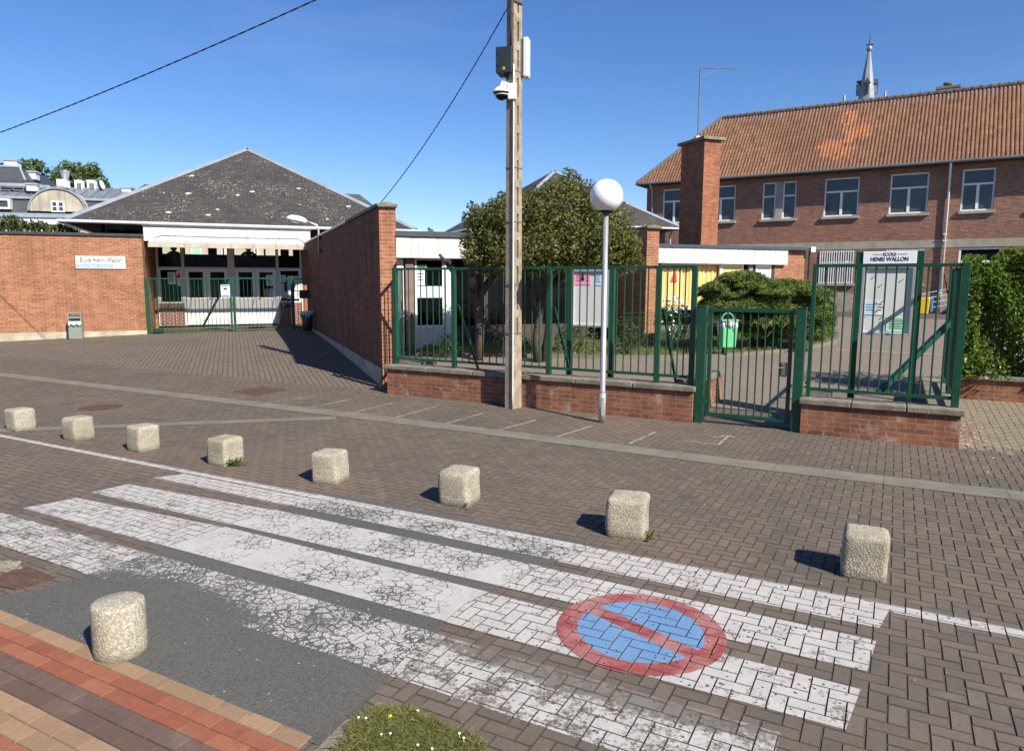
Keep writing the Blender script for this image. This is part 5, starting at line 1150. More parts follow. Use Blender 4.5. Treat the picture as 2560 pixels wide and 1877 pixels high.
# pier wall right of the tree
pr = gt(1624, 868); PD = Fr((pr[0], pr[1], pr[2]), E2)
pw = thing('brick_wall', 'short orange brick pier wall with tile cap rising right of the leafy tree', 'wall', PD.o)
zt_ = PD.ac(1630, 572)[1] - 0; wd = PD.a(1645, 0, 700) - PD.a(1615, 0, 700); x0 = PD.a(1615, 0, 700)
brickbox(PD, x0, x0 + wd, 0, 3.2, -.3, zt_).build('brickwork', M['brick_orange'], pw)
b = MB(PD); b.slab([(x0 - .03, zt_ + .003), (x0 + wd + .03, zt_ + .003), (x0 + wd + .03, zt_ + .05), (x0 + wd / 2, zt_ + .09), (x0 - .03, zt_ + .05)], -.06, 3.2)
for k in range(8): b.tube([(x0 + .01 + k * (wd - .02) / 7, -.08, zt_ + .012), (x0 + .01 + k * (wd - .02) / 7, .05, zt_ + .03)], .017, 8)
b.build('tile_cap', M['coping'], pw)
# ------------------------------------------------------------------ right wing: white fascia, curtains, brick end
rq = at(1700, 790, 24.0); RX = Fr((rq[0], rq[1], 0), E2)
rz0 = tz(rq[0], rq[1]); rw = thing('school_wing', 'long flat roofed school wing with ochre curtains behind the juniper', 'building', RX.P(2, 0, rz0))
r0, r1 = RX.a(1600, 0, 640), RX.a(1935, 0, 640); r2 = RX.a(2010, 0, 640)
fz1 = RX.ac(1800, 622)[1]; fz0 = RX.ac(1800, 660)[1]
b = MB(RX); k = 4; rf_ = RX.a(1970, -.22, 640)
for i in range(k): b.box(r0 + (rf_ - r0) * i / k + .003, r0 + (rf_ - r0) * (i + 1) / k - .003, -.22, -.08, fz0, fz1)
fs_ = b.build('fascia', M['fascia'], rw)
MB(RX).box(r0, r2 + .1, -.27, 5, fz1 + .002, fz1 + .1).build('roof_edge', M['dark_trim'], rw)
b = MB(RX); b.box(r1, r2, -.07, .18, rz0 - .1, fz1); b.box(r2 - .25, r2, .181, 5, rz0 - .1, fz1); b.box(r0 - .2, r0, 0, 5, rz0 - .1, fz1); b.box(r0, r2 - .26, 4.8, 5, rz0 - .1, fz1); b.build('brickwork', M['brick_orange'], rw)
MB(RX).box(r0, r1, 1.8, 1.9, rz0, fz1).build('room_wall', M['interior'], rw)
c0_, c1_ = RX.a(1652, 0, 720), RX.a(1796, 0, 720); sz_ = rz0 + .55
wo = MB(RX).frame(c0_ - .05, c1_ + .05, sz_, fz0, .05, -.04, .04).build('window', M['white_dull'], rw)
N_ = 90; xs = np.linspace(c0_, c1_, N_ + 1); vs = []; fq = []
for i, x in enumerate(xs):
    y = .1 + .035 * math.sin(i * .9) + .02 * math.sin(i * .37); vs += [(x, y, sz_ + .05), (x, y * .9 + .01, fz0 - .05)]
for i in range(N_): fq.append((2 * i, 2 * i + 2, 2 * i + 3, 2 * i + 1))
MB(RX).add(vs, fq).build('curtain', M['curtain'], wo, smooth=True, recalc=False)
MB(RX).add([(RX.a(1678, .06, 690), .06, RX.ac(1678, 704, .06)[1]), (RX.a(1693, .06, 690), .06, RX.ac(1678, 704, .06)[1]), (RX.a(1688, .06, 690), .06, RX.ac(1678, 672, .06)[1])], [(0, 1, 2)]).build('window_toy', M['red_ink'], wo, recalc=False)
for x0, x1 in ((1796, 1857), (1884, 1926)):
    a0, a1 = RX.a(x0, 0, 680), RX.a(x1, 0, 680); wo = MB(RX).frame(a0 + .06, a1, sz_, fz0, .07, -.04, .04).build('window', M['white'], rw); MB(RX).box(a0 + .13, a1 - .07, -.01, .01, sz_ + .07, fz0 - .07).build('pane', M['paper'] if x0 > 1800 else M['curtain'], wo)
for x0 in (1870, 1928): a0 = RX.a(x0, 0, 680); MB(RX).box(a0, a0 + .16, -.06, .06, rz0, fz0).build('column', M['soffit'] if x0 > 1900 else M['concrete'], rw)
MB(RX).tube([(r2 + .06, -.2, rz0), (r2 + .06, -.2, fz1 - .1), (r2 + .02, -.24, fz1)], .035, 8).build('downpipe', M['cabinet'], rw)
MB(RX).box(r2 + .0, r2 + .2, -.34, -.28, fz1 - .06, fz1 + .12).build('security_light', M['white'], rw, bevel=.01)
# second pyramid roof behind the tree
Y2 = 36.; h2 = .126 * Y2; ap2 = at(1385, 428, Y2); R2 = Fr((ap2[0], ap2[1], 0), E2)
s2b = thing('school_building', 'square school block with a second lichen spotted slate pyramid roof behind the leafy tree', 'building', (ap2[0], ap2[1], .34))
z2 = at(1705, 570, Y2 * (1 - .0714))[2]
pyramid(s2b, R2, h2, z2, ap2[2], M['slate'], M['white_gutter'])
b = MB(R2); b.box(-h2 + .6, h2 - .6, -h2 + .6, h2 - .6, 0, z2 - .1); b.build('wall', M['brick_dark'], s2b)
b = MB(R2); b.box(h2 - 1.6, h2 - .75, -h2 + .53, -h2 + .598, z2 - .9, z2 - .3); b.build('window', M['glass_dark'], s2b)
MB(R2).tube([(h2 - .45, -h2 + .2, z2 - .1), (h2 - .45, -h2 + .4, z2 - .35), (h2 - .45, -h2 + .5, .3)], .05, 8).build('downpipe', M['zinc'], s2b)
# tall brick chimney with aerial
cq = at(1757, 612, 27.); CH = Fr((cq[0], cq[1], 0), E2)
cw = CH.a(1798, 0, 480) - CH.a(1757, 0, 480); zct = CH.ac(1775, 350)[1]; x0 = CH.a(1757, 0, 480)
chm = thing('chimney_stack', 'tall square orange brick chimney with one dark shaded side before the tiled roof', 'chimney', CH.o)
dpth = 1.45
brickbox(CH, x0, x0 + cw, 0, dpth, 0, zct).build('brickwork', brickmat('chimney brick', (.38, .15, .075), (.28, .1, .052), (.3, .19, .13), st_amt=.35, dark=.25, stain=(.12, .05, .035)), chm)
MB(CH).box(x0 - .12, x0 + cw + .12, -.12, dpth + .12, zct + .002, zct + .11).build('cap', M['coping'], chm, bevel=.01)
ab = at(1745, 340, 28.2); at_ = at(1749, 170, 28.2); ae = at(1848, 173, 28.2)
ar = thing('tv_aerial', 'thin television aerial mast with one long boom on the tall chimney', 'aerial', (ab[0], ab[1], zct + .11))
MB().tube([(ab[0], ab[1], zct + .0), (ab[0], ab[1], at_[2] + .05)], .028, 8).build('mast', M['zinc_dark'], ar)
bo = MB().tube([(ab[0], ab[1], at_[2]), (ae[0], ae[1], ae[2])], .016, 6).build('boom', M['zinc_dark'], ar)
for k in range(14): f_ = .08 + .9 * k / 13; p = np.array([ab[0], ab[1], at_[2]]) * (1 - f_) + ae * f_; MB().tube([p - np.array([.06, .14, 0]), p + np.array([.06, .14, 0])], .01, 5).build('rod', M['zinc'], bo)
m_ = at(1800, 174, 28.2); MB().tube([(ab[0], ab[1], at_[2] - .36), tuple(m_)], .008, 5).build('stay', M['galv'], ar)
MB().tube([(ab[0] - .03, ab[1], at_[2] - 1.15), (ab[0] - .15, ab[1], at_[2] - 1.1), (ab[0] - .3, ab[1], at_[2] - 1.18)], .01, 5).build('loose_rod', M['zinc_dark'], ar)
MB().box(ab[0] - .07, ab[0] + .07, ab[1] - .06, ab[1] + .06, zct + .2, zct + .36).build('amplifier', M['panel_grey'], ar)

# ------------------------------------------------------------------ RIGHT: two storey brick school house with tiled roof
hq = gt(2060, 777); HX = Fr((hq[0], hq[1], 0), (.8526, -.5225))
def hp(px, py, b_=0.): return HX.ac(px, py, b_)
hz0 = tz(hq[0], hq[1])
hs = thing('school_house', 'long two storey brown brick school house with a weathered red tile roof', 'building', HX.P(0, 0, hz0))
hl = hp(1617, 500)[0]; hr = hp(2760, 500)[0]
OV = .55
ze = hp(2290, 409, -OV)[1]; el = HX.a(1594, -OV, 463)
band1 = hp(2150, 604)[1]; band0 = hp(2150, 623)[1]; pl1 = hp(2100, 732)[1]; HD = 9.5
def wal(openings, z0, z1, a0, a1):                           # facade pieces around openings (a0,a1,z0,z1)
    b_ = MB(HX); xs = sorted(openings); x = a0
    for (p, q, lo, hi) in xs:
        b_.box(x, p, 0, .3, z0, z1)
        if lo > z0 + .01: b_.box(p, q, 0, .3, z0, lo)
        if hi < z1 - .01: b_.box(p, q, 0, .3, hi, z1)
        x = q
    b_.box(x, a1, 0, .3, z0, z1); return b_
def op(xl, xr, yt, yb): return (HX.a(xl, 0, (yt + yb) / 2), HX.a(xr, 0, (yt + yb) / 2), hp((xl + xr) / 2, yb)[1], hp((xl + xr) / 2, yt)[1])
UPW = [op(1656, 1712, 474, 556), op(1764, 1838, 465, 557), op(1905, 1990, 454, 552), op(2060, 2147, 444, 542), op(2224, 2321, 433, 536), op(2404, 2487, 421, 528), op(2583, 2680, 409, 520)]
zs = np.mean([w_[2] for w_ in UPW[1:5]]); zt_ = np.mean([w_[3] for w_ in UPW[1:5]])
UPW = [(w_[0], w_[1], zs, zt_) for w_ in UPW]
LOW = [op(2047, 2134, 625, 711), op(2212, 2308, 622, 711)]; LOW = [(w_[0], w_[1], LOW[0][2], min(w_[3], band0 - .02)) for w_ in LOW]
DR = (HX.a(2393, 0, 680), HX.a(2500, 0, 680), hz0 + .35, band0 - .03)
wal(UPW, band1, ze + .1, hl, hr).build('upper_wall', M['brick_dark'], hs)
wal(LOW + [DR], pl1 + .002, band0, hl, hr).build('lower_wall', M['brick_dark'], hs)
MB(HX).box(hl, hr, -.012, .3, band0 + .002, band1 - .002).build('concrete_band', M['band'], hs)
wal([(DR[0], DR[1], hz0 + .35, pl1)], hz0 - .2, pl1, hl, hr).build('plinth', M['concrete'], hs)
b = MB(HX); b.box(hl, hl + .3, .301, HD, hz0, ze + .1); b.box(hr - .3, hr, .301, HD, hz0, ze + .1); b.box(hl + .31, hr - .31, HD - .3, HD, hz0, ze + .1); b.build('end_wall', M['brick_dark'], hs)
MB(HX).box(hl + .31, hr - .31, 1.4, 1.5, hz0, ze).build('room_wall', simple('dim plaster', (.1, .1, .095), .9, .1), hs)
MB(HX).box(hl + .31, hr - .31, .31, 1.39, band0, band0 + .1).build('floor_slab', M['interior'], hs)
def sash(w_, parent, double=False, bars=False):
    a0, a1, z0, z1 = w_; b_ = MB(HX); d0, d1 = .1, .17; f = .075
    if not double:
        b_.frame(a0 + .004, a1 - .004, z0 + .06, z1 - .004, f, d0, d1); zt2 = z0 + .06 + (z1 - z0) * .6; b_.box(a0 + f, a1 - f, d0, d1, zt2, zt2 + .09)
        m_ = (a0 + a1) / 2; b_.box(m_ - .06, m_ + .06, d0 - .012, d1, z0 + .06 + f, zt2); pl_ = [(a0 + f, a1 - f, zt2 + .09, z1 - f), (a0 + f, m_ - .06, z0 + .06 + f, zt2), (m_ + .06, a1 - f, z0 + .06 + f, zt2)]
    else:
        m_ = (a0 + a1) / 2; pl_ = []
        for (p, q) in ((a0 + .004, m_ - .18), (m_ + .18, a1 - .004)):
            b_.frame(p, q, z0 + .06, z1 - .004, f, d0, d1); zt2 = z0 + .06 + (z1 - z0) * .58; b_.box(p + f, q - f, d0, d1, zt2, zt2 + .08); pl_ += [(p + f, q - f, zt2 + .08, z1 - f), (p + f, q - f, z0 + .06 + f, zt2)]
    o_ = b_.build('window', M['white'], parent, bevel=.006)
    b_ = MB(HX)
    for (p, q, lo, hi) in pl_: b_.box(p, q, d0 + .03, d0 + .04, lo, hi)
    b_.build('panes', M['glass_blue'], o_)
    MB(HX).box(a0 - .08, a1 + .08, -.12, .099, z0 - .075, z0 + .055).build('sill', M['band'], o_, bevel=.008)
    if double: MB(HX).box(m_ - .178, m_ + .178, .02, .19, z0 + .058, z1 - .002).build('stone_mullion', M['concrete'], o_)
    if bars:
        b_ = MB(HX); k = 15
        for i in range(k): x = a0 + .05 + (a1 - a0 - .1) * i / (k - 1); b_.box(x - .022, x + .022, -.05, -.02, z0 + .03, z1 - .03)
        for z in (z0 + .1, z0 + (z1 - z0) * .62, z1 - .1): b_.box(a0 + .02, a1 - .02, -.018, .0, z - .02, z + .02)
        b_.build('window_bars', M['white'], o_)
for i, w_ in enumerate(UPW): sash(w_, hs, double=(i == 2))
sash(LOW[0], hs, bars=True); sash(LOW[1], hs, bars=True)
a0, a1, z0, z1 = DR; b = MB(HX); b.frame(a0 + .003, a1 - .003, z0, z1 - .003, .09, .05, .15); b.box((a0 + a1) / 2 - .06, (a0 + a1) / 2 + .06, .05, .15, z0 + .09, z1 - .7); b.box(a0 + .09, a1 - .09, .05, .15, z1 - .7, z1 - .6)
do = b.build('door', M['white'], hs); MB(HX).box(a0 + .09, a1 - .09, .09, .11, z0 + .09, z1 - .093).build('pane', M['glass_dark'], do)
MB(HX).box(a0 - .2, a1 + .6, -1.1, -.013, hz0 - .1, hz0 + .34).build('landing', M['concrete'], hs)
b = MB(HX)
for x in (a0 - .15, a0 + .35): b.bar((x, -1.05, hz0 + .35), (x, -1.05, hz0 + 1.25), .05)
b.bar((a0 - .15, -1.05, hz0 + 1.23), (a1 + .5, -1.05, hz0 + 1.23), .05); b.bar((a0 - .15, -1.05, hz0 + .8), (a1 + .5, -1.05, hz0 + .8), .04)
for k in range(8): x = a0 - .05 + .12 * k; b.bar((x, -1.05, hz0 + .38), (x, -1.05, hz0 + 1.22), .02)
for k in range(4): b.bar((a0 - 1.6 + .0, -1.05, hz0 + .15 + .25 * k), (a0 - .15, -1.05, hz0 + .48 + .25 * k), .03)
tag(b.build('handrail', M['white']), 'white tubular handrail beside the school house door steps', 'handrail')
# roof: profiled clay tiles. Find the roof run D from where the ridge end sits in the photo
def ridge_a(D):
    o_ = HX.P(el + D, -OV + D, 0); r = ray(1805, 297); n_ = HX.ey; t_ = (o_ - EYEP) @ n_ / (r @ n_); q = EYEP + r * t_; return (q - HX.o) @ HX.ex - (el + D), q[2]
lo, hi = 2., 12.
for _ in range(50):
    md = (lo + hi) / 2
    if ridge_a(md)[0] * ridge_a(2.)[0] > 0: lo = md
    else: hi = md
D = lo if 2.5 < lo < 11 else 5.2
zr_ = ridge_a(D)[1]
SL = math.hypot(D, zr_ - ze); TW, TH = .172, .34
RIDGE_V = SL; pa, pz_ = HX.ac(2115, 350, D * .45); PATCH[0], PATCH[1] = pa, SL * .43
M['tile'] = tilemat('weathered red clay tiles', TW, TH)
def tiles(b0_sign, a_lo, a_hi, inset_l, inset_r, flip=False):
    """front/back slope heightfield: rolls across, steps down the slope"""
    nrow = int(SL / TH); prof = [(0, -.025), (.2, .03), (.45, .045), (.66, .028), (.8, -.025), (.999, -.025)]
    na = int((a_hi - a_lo) / TW); V = []; Fc = []; UV = []
    for r in range(nrow + 1):
        t0, t1 = r * TH, min((r + 1) * TH, SL)
        if t1 - t0 < .02: continue
        f0, f1 = t0 / SL, t1 / SL; lo_, hi_ = a_lo + inset_l * f0, a_hi - inset_r * f0
        i0 = int(math.ceil((lo_ - a_lo) / TW - .5)); i1 = int((hi_ - a_lo) / TW)
        for i in range(i0, i1):
            base = len(V)
            for (fx, h) in prof:
                a = a_lo + (i + fx) * TW
                for (f, lift) in ((f0, .022), (f1, .004)):
                    bb_ = -OV + D * f if not flip else HD + OV - D * f
                    V.append(HX.P(a, bb_, ze + (zr_ - ze) * f + h + lift)); UV.append((a, f * SL - .01 if f == f1 else f * SL + .01))
            for k in range(len(prof) - 1): Fc.append((base + 2 * k, base + 2 * k + 2, base + 2 * k + 3, base + 2 * k + 1))
            for k in range(len(prof) - 1):                    # front lip of each tile
                p, q = V[base + 2 * k], V[base + 2 * k + 2]; m = len(V); V += [p - np.array([0, 0, .02]), q - np.array([0, 0, .02])]; UV += [UV[base + 2 * k], UV[base + 2 * k + 2]]
                Fc.append((m, m + 1, base + 2 * k + 2, base + 2 * k))
    return np.array(V), np.array(Fc), np.array(UV)
V, Fc, UV = tiles(1, el, hr + .5, D, 0.)
L_ = LOC[hs.name]; me = bpy.data.meshes.new('roof'); me.from_pydata([tuple(p) for p in V - L_], [], [tuple(f) for f in Fc]); me.update()
ul = me.uv_layers.new(name='UVMap'); vi = np.empty(len(me.loops), int); me.loops.foreach_get('vertex_index', vi); ul.data.foreach_set('uv', UV[vi].ravel().astype(np.float32))
rf = finish('roof', me, M['tile'], hs, False, 0, 2, L_)
b = MB(HX)                                                   # left hip, back slope and underlay
bk = -OV + 2 * D
b.add([(el, -OV, ze - .03), (el + D, -OV + D, zr_ - .03), (el, bk, ze - .03), (hr + .5, bk, ze - .03), (hr + .5, -OV + D, zr_ - .03), (hr + .5, -OV, ze - .03)], [(0, 2, 1), (2, 3, 4, 1), (0, 1, 4, 5)])
b.build('roof_underlay', M['tile'], hs, recalc=False)
b = MB(HX); k = int((hr + .5 - el - D) / .38)
for i in range(k):
    x = el + D + i * .38; b.tube([(x, -OV + D, zr_ + .03), (x + .3, -OV + D, zr_ + .045), (x + .4, -OV + D, zr_ + .06)], [.12, .12, .135], 8)
k = 22
for i in range(k):
    f0, f1 = i / k, (i + .92) / k; P0 = np.array([el + D * f0, -OV + D * f0, ze + (zr_ - ze) * f0 + .05]); P1 = np.array([el + D * f1, -OV + D * f1, ze + (zr_ - ze) * f1 + .065]); b.tube([tuple(P0), tuple(P1)], [.12, .11], 8)
b.build('ridge_tiles', M['ridge'], rf)
MB(HX).box(el + .02, hr + .4, -OV + .05, -.01, ze - .12, ze - .06).build('soffit', M['soffit'], hs); MB(HX).box(el + .02, hl - .01, -.008, bk - .1, ze - .12, ze - .06).build('soffit', M['soffit'], hs)
MB(HX).tube([(el - .05, -OV - .05, ze - .03), (hr + .4, -OV - .05, ze - .03)], .075, 10).build('gutter', M['zinc_dark'], hs); MB(HX).tube([(el - .05, -OV - .05, ze - .03), (el - .05, bk, ze - .03)], .075, 10).build('gutter', M['zinc_dark'], hs)
dx = HX.a(2362, -.1, 600)
MB(HX).tube([(dx, -OV, ze - .08), (dx, -OV + .1, ze - .25), (dx, -.1, ze - .6), (dx, -.1, hz0)], .055, 10).build('downpipe', M['white'], hs, smooth=True)
for z in (band1 - .1, band1 + .2, pl1): MB(HX).box(dx - .08, dx + .08, -.16, -.0125, z, z + .05).build('pipe_clip', M['white'], hs)
dx2 = HX.a(1631, -.1, 480); MB(HX).tube([(dx2, -OV, ze - .08), (dx2, -.12, ze - .4), (dx2, -.1, hz0)], .05, 10).build('downpipe', M['zinc'], hs, smooth=True)
# chimney on the ridge
rc = HX.ac(2371, 222, -OV + D + .4); b = MB(HX); rcz = rc[1]
cs = thing('roof_chimney', 'squat chimney with slab cap and pot poking over the tile ridge', 'chimney', HX.P(rc[0], -OV + D + .4, zr_ - .5))
MB(HX).box(rc[0] - .45, rc[0] + .45, -OV + D + .1, -OV + D + .9, zr_ - .7, rcz - .06).build('stack', M['brick_dark'], cs); MB(HX).box(rc[0] - .55, rc[0] + .55, -OV + D, -OV + D + 1., rcz - .058, rcz + .06).build('cap', M['coping'], cs)
MB(HX).lathe([(.13, .06), (.13, .2), (.2, .22), (.2, .3), (.05, .34)], (rc[0] - .05, -OV + D + .5, rcz), 14).build('pot', M['ridge'], cs)
# yellow bin at its foot
yb = HX.ac(2310, 740, -1.2); yz = hz0
yo = thing('recycling_bin', 'yellow and blue bin standing at the foot of the school house', 'bin', HX.P(yb[0], -1.2, yz))
yh = HX.ac(2310, 745, -1.2)[1]
MB(HX).slab([(yb[0] - .25, yz), (yb[0] + .22, yz), (yb[0] + .28, yh), (yb[0] - .2, yh)], -1.4, -1.0).build('body', M['yellow'], yo, bevel=.03); MB(HX).box(yb[0] + .29, yb[0] + .4, -1.35, -1.05, yz + .1, yh + .02).build('side_panel', M['blue_ink'], yo, bevel=.02)
# church spire far behind
cy = 80.; cb2 = at(2165, 255, cy); ct2 = at(2163, 128, cy); ss = cy / F
cs = thing('church_spire', 'slender grey church spire with small gabled louvres and a cross, beyond the tiled roof', 'church', (cb2[0], cb2[1], .34))
SPF = Fr((cb2[0], cb2[1], 0), (.9, -.43)); z0 = cb2[2] - 3.5; rr = 23 * ss
b = MB(SPF); n = 8
def ringz(r, z): return [(r * math.cos(2 * math.pi * (k + .5) / n), r * math.sin(2 * math.pi * (k + .5) / n), z) for k in range(n)]
lv = [(rr * .95, z0), (rr * .8, cb2[2] + 10 * ss), (rr * .62, cb2[2] + 44 * ss), (rr * .15, ct2[2])]
vs = sum([ringz(r, z) for r, z in lv], []); fs = [(i * n + k, i * n + (k + 1) % n, (i + 1) * n + (k + 1) % n, (i + 1) * n + k) for i in range(3) for k in range(n)] + [tuple(range(n - 1, -1, -1)), tuple(range(3 * n, 4 * n))]
b.add(vs, fs); b.build('spire', M['lead'], cs)
MB(SPF).box(-rr * 1.5, rr * 1.5, -rr * 1.5, rr * 1.5, .2, z0 + .2).build('tower', M['brick_dark'], cs)
for k in range(4):
    q_ = k * math.pi / 2; f2_ = Fr(SPF.P(0, 0, 0), (math.cos(q_) * SPF.ex[0] - math.sin(q_) * SPF.ex[1], math.sin(q_) * SPF.ex[0] + math.cos(q_) * SPF.ex[1])); zz = cb2[2] + 16 * ss
    MB(f2_).slab([(-.24, zz), (.24, zz), (.24, zz + 1.1), (-.24, zz + 1.1)], -rr * .93, -rr * .5).build('louvre', M['lead'], cs)
    MB(f2_).slab([(-.33, zz + 1.0), (.33, zz + 1.0), (0, zz + 1.55)], -rr * 1.02, -rr * .4).build('gable', M['roof_grey'], cs)
    MB(f2_).box(-.15, .15, -rr * 1.0, -rr * .935, zz + .1, zz + 1.1).build('louvre_slats', M['black'], cs)
ellipsoid(SPF, (0, 0, ct2[2] + .2), .3, .3, .34).build('finial_ball', M['lead'], cs, smooth=True)
tp_ = at(2165, 82, cy)[2]; MB(SPF).tube([(0, 0, ct2[2] + .5), (0, 0, tp_)], [.1, .03], 6).build('cross_rod', M['black'], cs); MB(SPF).box(-.35, .35, -.04, .04, tp_ - 1.3, tp_ - 1.18).build('cross_arm', M['black'], cs)
for sx_ in (-48, 40): x = at(2165 + sx_, 250, cy); MB(SPF).tube([(sx_ * ss, 0, cb2[2] - 2), (sx_ * ss, 0, cb2[2] + .9)], [.25, .12], 6).build('pinnacle', M['lead'], cs)

# ------------------------------------------------------------------ PLANTING in the courtyard
def gtY(px, Y): x = (px - CX) / F * Y; return np.array([x, Y, tz(x, Y)])
# kerb and lawn bed
kpts = [gt(*p) for p in ((1040, 889), (1200, 891), (1350, 894), (1500, 897), (1650, 897), (1800, 893), (1900, 886), (1990, 877), (2055, 866), (2092, 856), (2098, 843), (2080, 826))]
b = MB()
for p, q in zip(kpts, kpts[1:]):
    t_ = (q - p) / np.linalg.norm(q - p); nn = np.array([-t_[1], t_[0], 0]) * .1
    b.add([p + (0, 0, -.05), q + (0, 0, -.05), q + (0, 0, .07), p + (0, 0, .07), p + nn + (0, 0, -.05), q + nn + (0, 0, -.05), q + nn + (0, 0, .07), p + nn + (0, 0, .07)], [(0, 1, 2, 3), (3, 2, 6, 7), (7, 6, 5, 4)])
structure(b.build('lawn_kerb', M['gutter']))
back = [gt(*p) for p in ((2060, 815), (1900, 812), (1700, 828), (1500, 845), (1250, 858), (1060, 872))]
lp = kpts + back; b = MB(); b.add([p + np.array([0, 0, .05]) for p in lp], [tuple(range(len(lp)))]); lo_ = b.build('lawn', M['lawn'], recalc=False); structure(lo_)
pl2 = [(p[0], p[1]) for p in lp]; mn, mx_ = np.min(pl2, 0), np.max(pl2, 0); P_ = rng.uniform(mn, mx_, (30000, 2)); P_ = P_[inpoly(P_[:, 0], P_[:, 1], pl2)]
zz = np.interp(P_ @ N2, [9.1, 13.5, 23], [0, .198, .3405]) + .05
structure(blades('grass', np.concatenate([P_, zz[:, None]], 1), .09, .012, M['grass'], None, .6), 'stuff')
# the bushy tree with two stems
tr = gtY(1330, 14.6); tree = thing('broad_tree', 'dense bushy tree on pale flaking stems behind the green fence', 'tree', tr)
b = MB()
s1, s2 = gtY(1345, 14.5), gtY(1195, 14.9)
def limb(p, pts, r): b.tube([tuple(np.asarray(p) + np.asarray(q)) for q in pts], r, 9, world=True)
limb(s1, [(0, 0, -.05), (-.03, 0, .5), (.05, .05, 1.1), (.1, 0, 1.7), (.3, .1, 2.4)], [.1, .085, .08, .07, .04]); limb(s1, [(.03, 0, 1.0), (-.2, .1, 1.6), (-.5, .2, 2.3)], [.07, .055, .03]); limb(s1, [(.05, 0, 1.2), (.45, 0, 1.7), (.95, .1, 2.2)], [.09, .07, .03])
limb(s1, [(.12, .05, -.05), (.2, .05, .6), (.28, .1, 1.5), (.6, .1, 2.2)], [.08, .07, .06, .03])
limb(s2, [(0, 0, -.05), (.05, 0, .6), (-.05, .05, 1.3), (.1, .1, 2.1), (.2, .1, 2.6)], [.1, .09, .085, .07, .04]); limb(s2, [(0, 0, 1.2), (-.4, 0, 1.7), (-.8, 0, 2.2)], [.09, .07, .03]); limb(s2, [(0, 0, 1.3), (.4, .1, 1.9), (.9, 0, 2.4)], [.09, .07, .03])
b.build('trunk', M['bark'], tree, smooth=True)
Yt = 14.6; sc_ = Yt / F
def cl(px, py, r, dy=0.): p = at(px, py, Yt + dy); return p, np.array([r[0], r[1], r[2]]) * sc_ if hasattr(r, '__len__') else np.array([r, r, r]) * sc_
CLP = [cl(1290, 600, (120, 140, 85)), cl(1480, 600, (110, 140, 85)), cl(1390, 575, (155, 150, 100)), cl(1400, 520, (85, 90, 62), -.2), cl(1300, 540, (90, 100, 60), -.3), cl(1235, 590, (80, 100, 70), -.1), cl(1200, 628, (48, 80, 42), -.2), cl(1205, 560, (38, 50, 36)), cl(1270, 515, (40, 45, 34), -.2),
       cl(1500, 560, (85, 100, 70), -.2), cl(1545, 610, (60, 80, 50), -.2), cl(1565, 640, (36, 60, 26), -.1), cl(1450, 620, (120, 130, 52), -.4), cl(1330, 630, (140, 130, 45), -.4), cl(1220, 650, (62, 80, 26), -.3), cl(1405, 472, (52, 60, 26)), cl(1340, 496, (46, 50, 28), -.1), cl(1250, 672, (90, 80, 20), -.2), cl(1400, 672, (110, 90, 22), -.3), cl(1530, 672, (60, 70, 20), -.2), cl(1470, 490, (50, 50, 40), -.1), cl(1490, 650, (90, 80, 30), -.5)]
for k in range(70):                                          # small knots that roughen the surface
    c_, r = CLP[int(rng.integers(0, 13))]; d_ = rng.normal(size=3); d_[1] = -abs(d_[1]); d_ /= np.linalg.norm(d_); CLP.append((c_ + d_ * r * .93, np.full(3, rng.uniform(.1, .2))))
for (px, py, r) in ((1418, 432, 14), (1430, 440, 16), (1412, 450, 16), (1444, 447, 12), (1178, 515, 12), (1192, 530, 18), (1255, 488, 12), (1165, 540, 10), (1285, 482, 9), (1560, 590, 18), (1590, 640, 14)): CLP.append(cl(px, py, r))
crown('crown', CLP, 400, .07, M['leaf_tree'], tree, shell=.5, asp=.48, drop=.3)
# juniper
def jdisc(px, py, rx, rz, Y, n, ry=None):
    c_ = at(px, py, Y); sx_ = rx * Y / F; sz_ = rz * Y / F; ry = ry or sx_ * .6
    q = rng.uniform(0, 2 * math.pi, n); r = np.sqrt(rng.random(n)); x = r * np.cos(q); y = r * np.sin(q); h = np.sqrt(np.maximum(0, 1 - r * r))
    P_ = np.stack([c_[0] + x * sx_, c_[1] + y * ry, c_[2] + sz_ * (h * rng.uniform(.25, 1., n) - .25)], 1); D_ = np.stack([x, y, np.full(n, .22) - .35 * r], 1) + rng.normal(size=(n, 3)) * .22; return P_, D_
jn = thing('juniper_bush', 'wide layered juniper bush inside the low wire fence', 'bush', gtY(1900, 16.4)); PJ, DJ = [], []
for (px, py, rx, rz, Y, n) in ((1840, 702, 80, 24, 16.3, 3200), (1900, 718, 150, 32, 16.6, 6500), (1790, 760, 48, 40, 15.8, 2600), (1800, 805, 60, 45, 15.7, 2800), (2050, 800, 45, 50, 16.2, 2600), (2010, 742, 75, 30, 16.8, 3200), (1800, 735, 50, 22, 15.9, 1900), (1920, 752, 150, 32, 16.3, 5600), (1850, 765, 95, 28, 15.8, 3600), (2030, 775, 60, 36, 16.5, 2800), (1960, 790, 125, 40, 16.1, 5200), (1840, 795, 80, 30, 15.9, 2600), (1990, 830, 95, 45, 16.1, 3600), (1870, 835, 100, 40, 16.2, 2600)):
    for sub in range(3):
        P_, D_ = jdisc(px + rng.uniform(-.35, .35) * rx, py + rng.uniform(-.3, .3) * rz, rx * .72, rz, Y + rng.uniform(-.35, .35), n // 2); PJ.append(P_); DJ.append(D_)
for k in range(26):
    px, py = rng.uniform(1765, 2070), rng.uniform(690, 800); py = max(py, 688 + abs(px - 1890) * .3); P_, D_ = jdisc(px, py, rng.uniform(18, 46), rng.uniform(10, 20), rng.uniform(15.3, 16.3), 700); PJ.append(P_); DJ.append(D_)
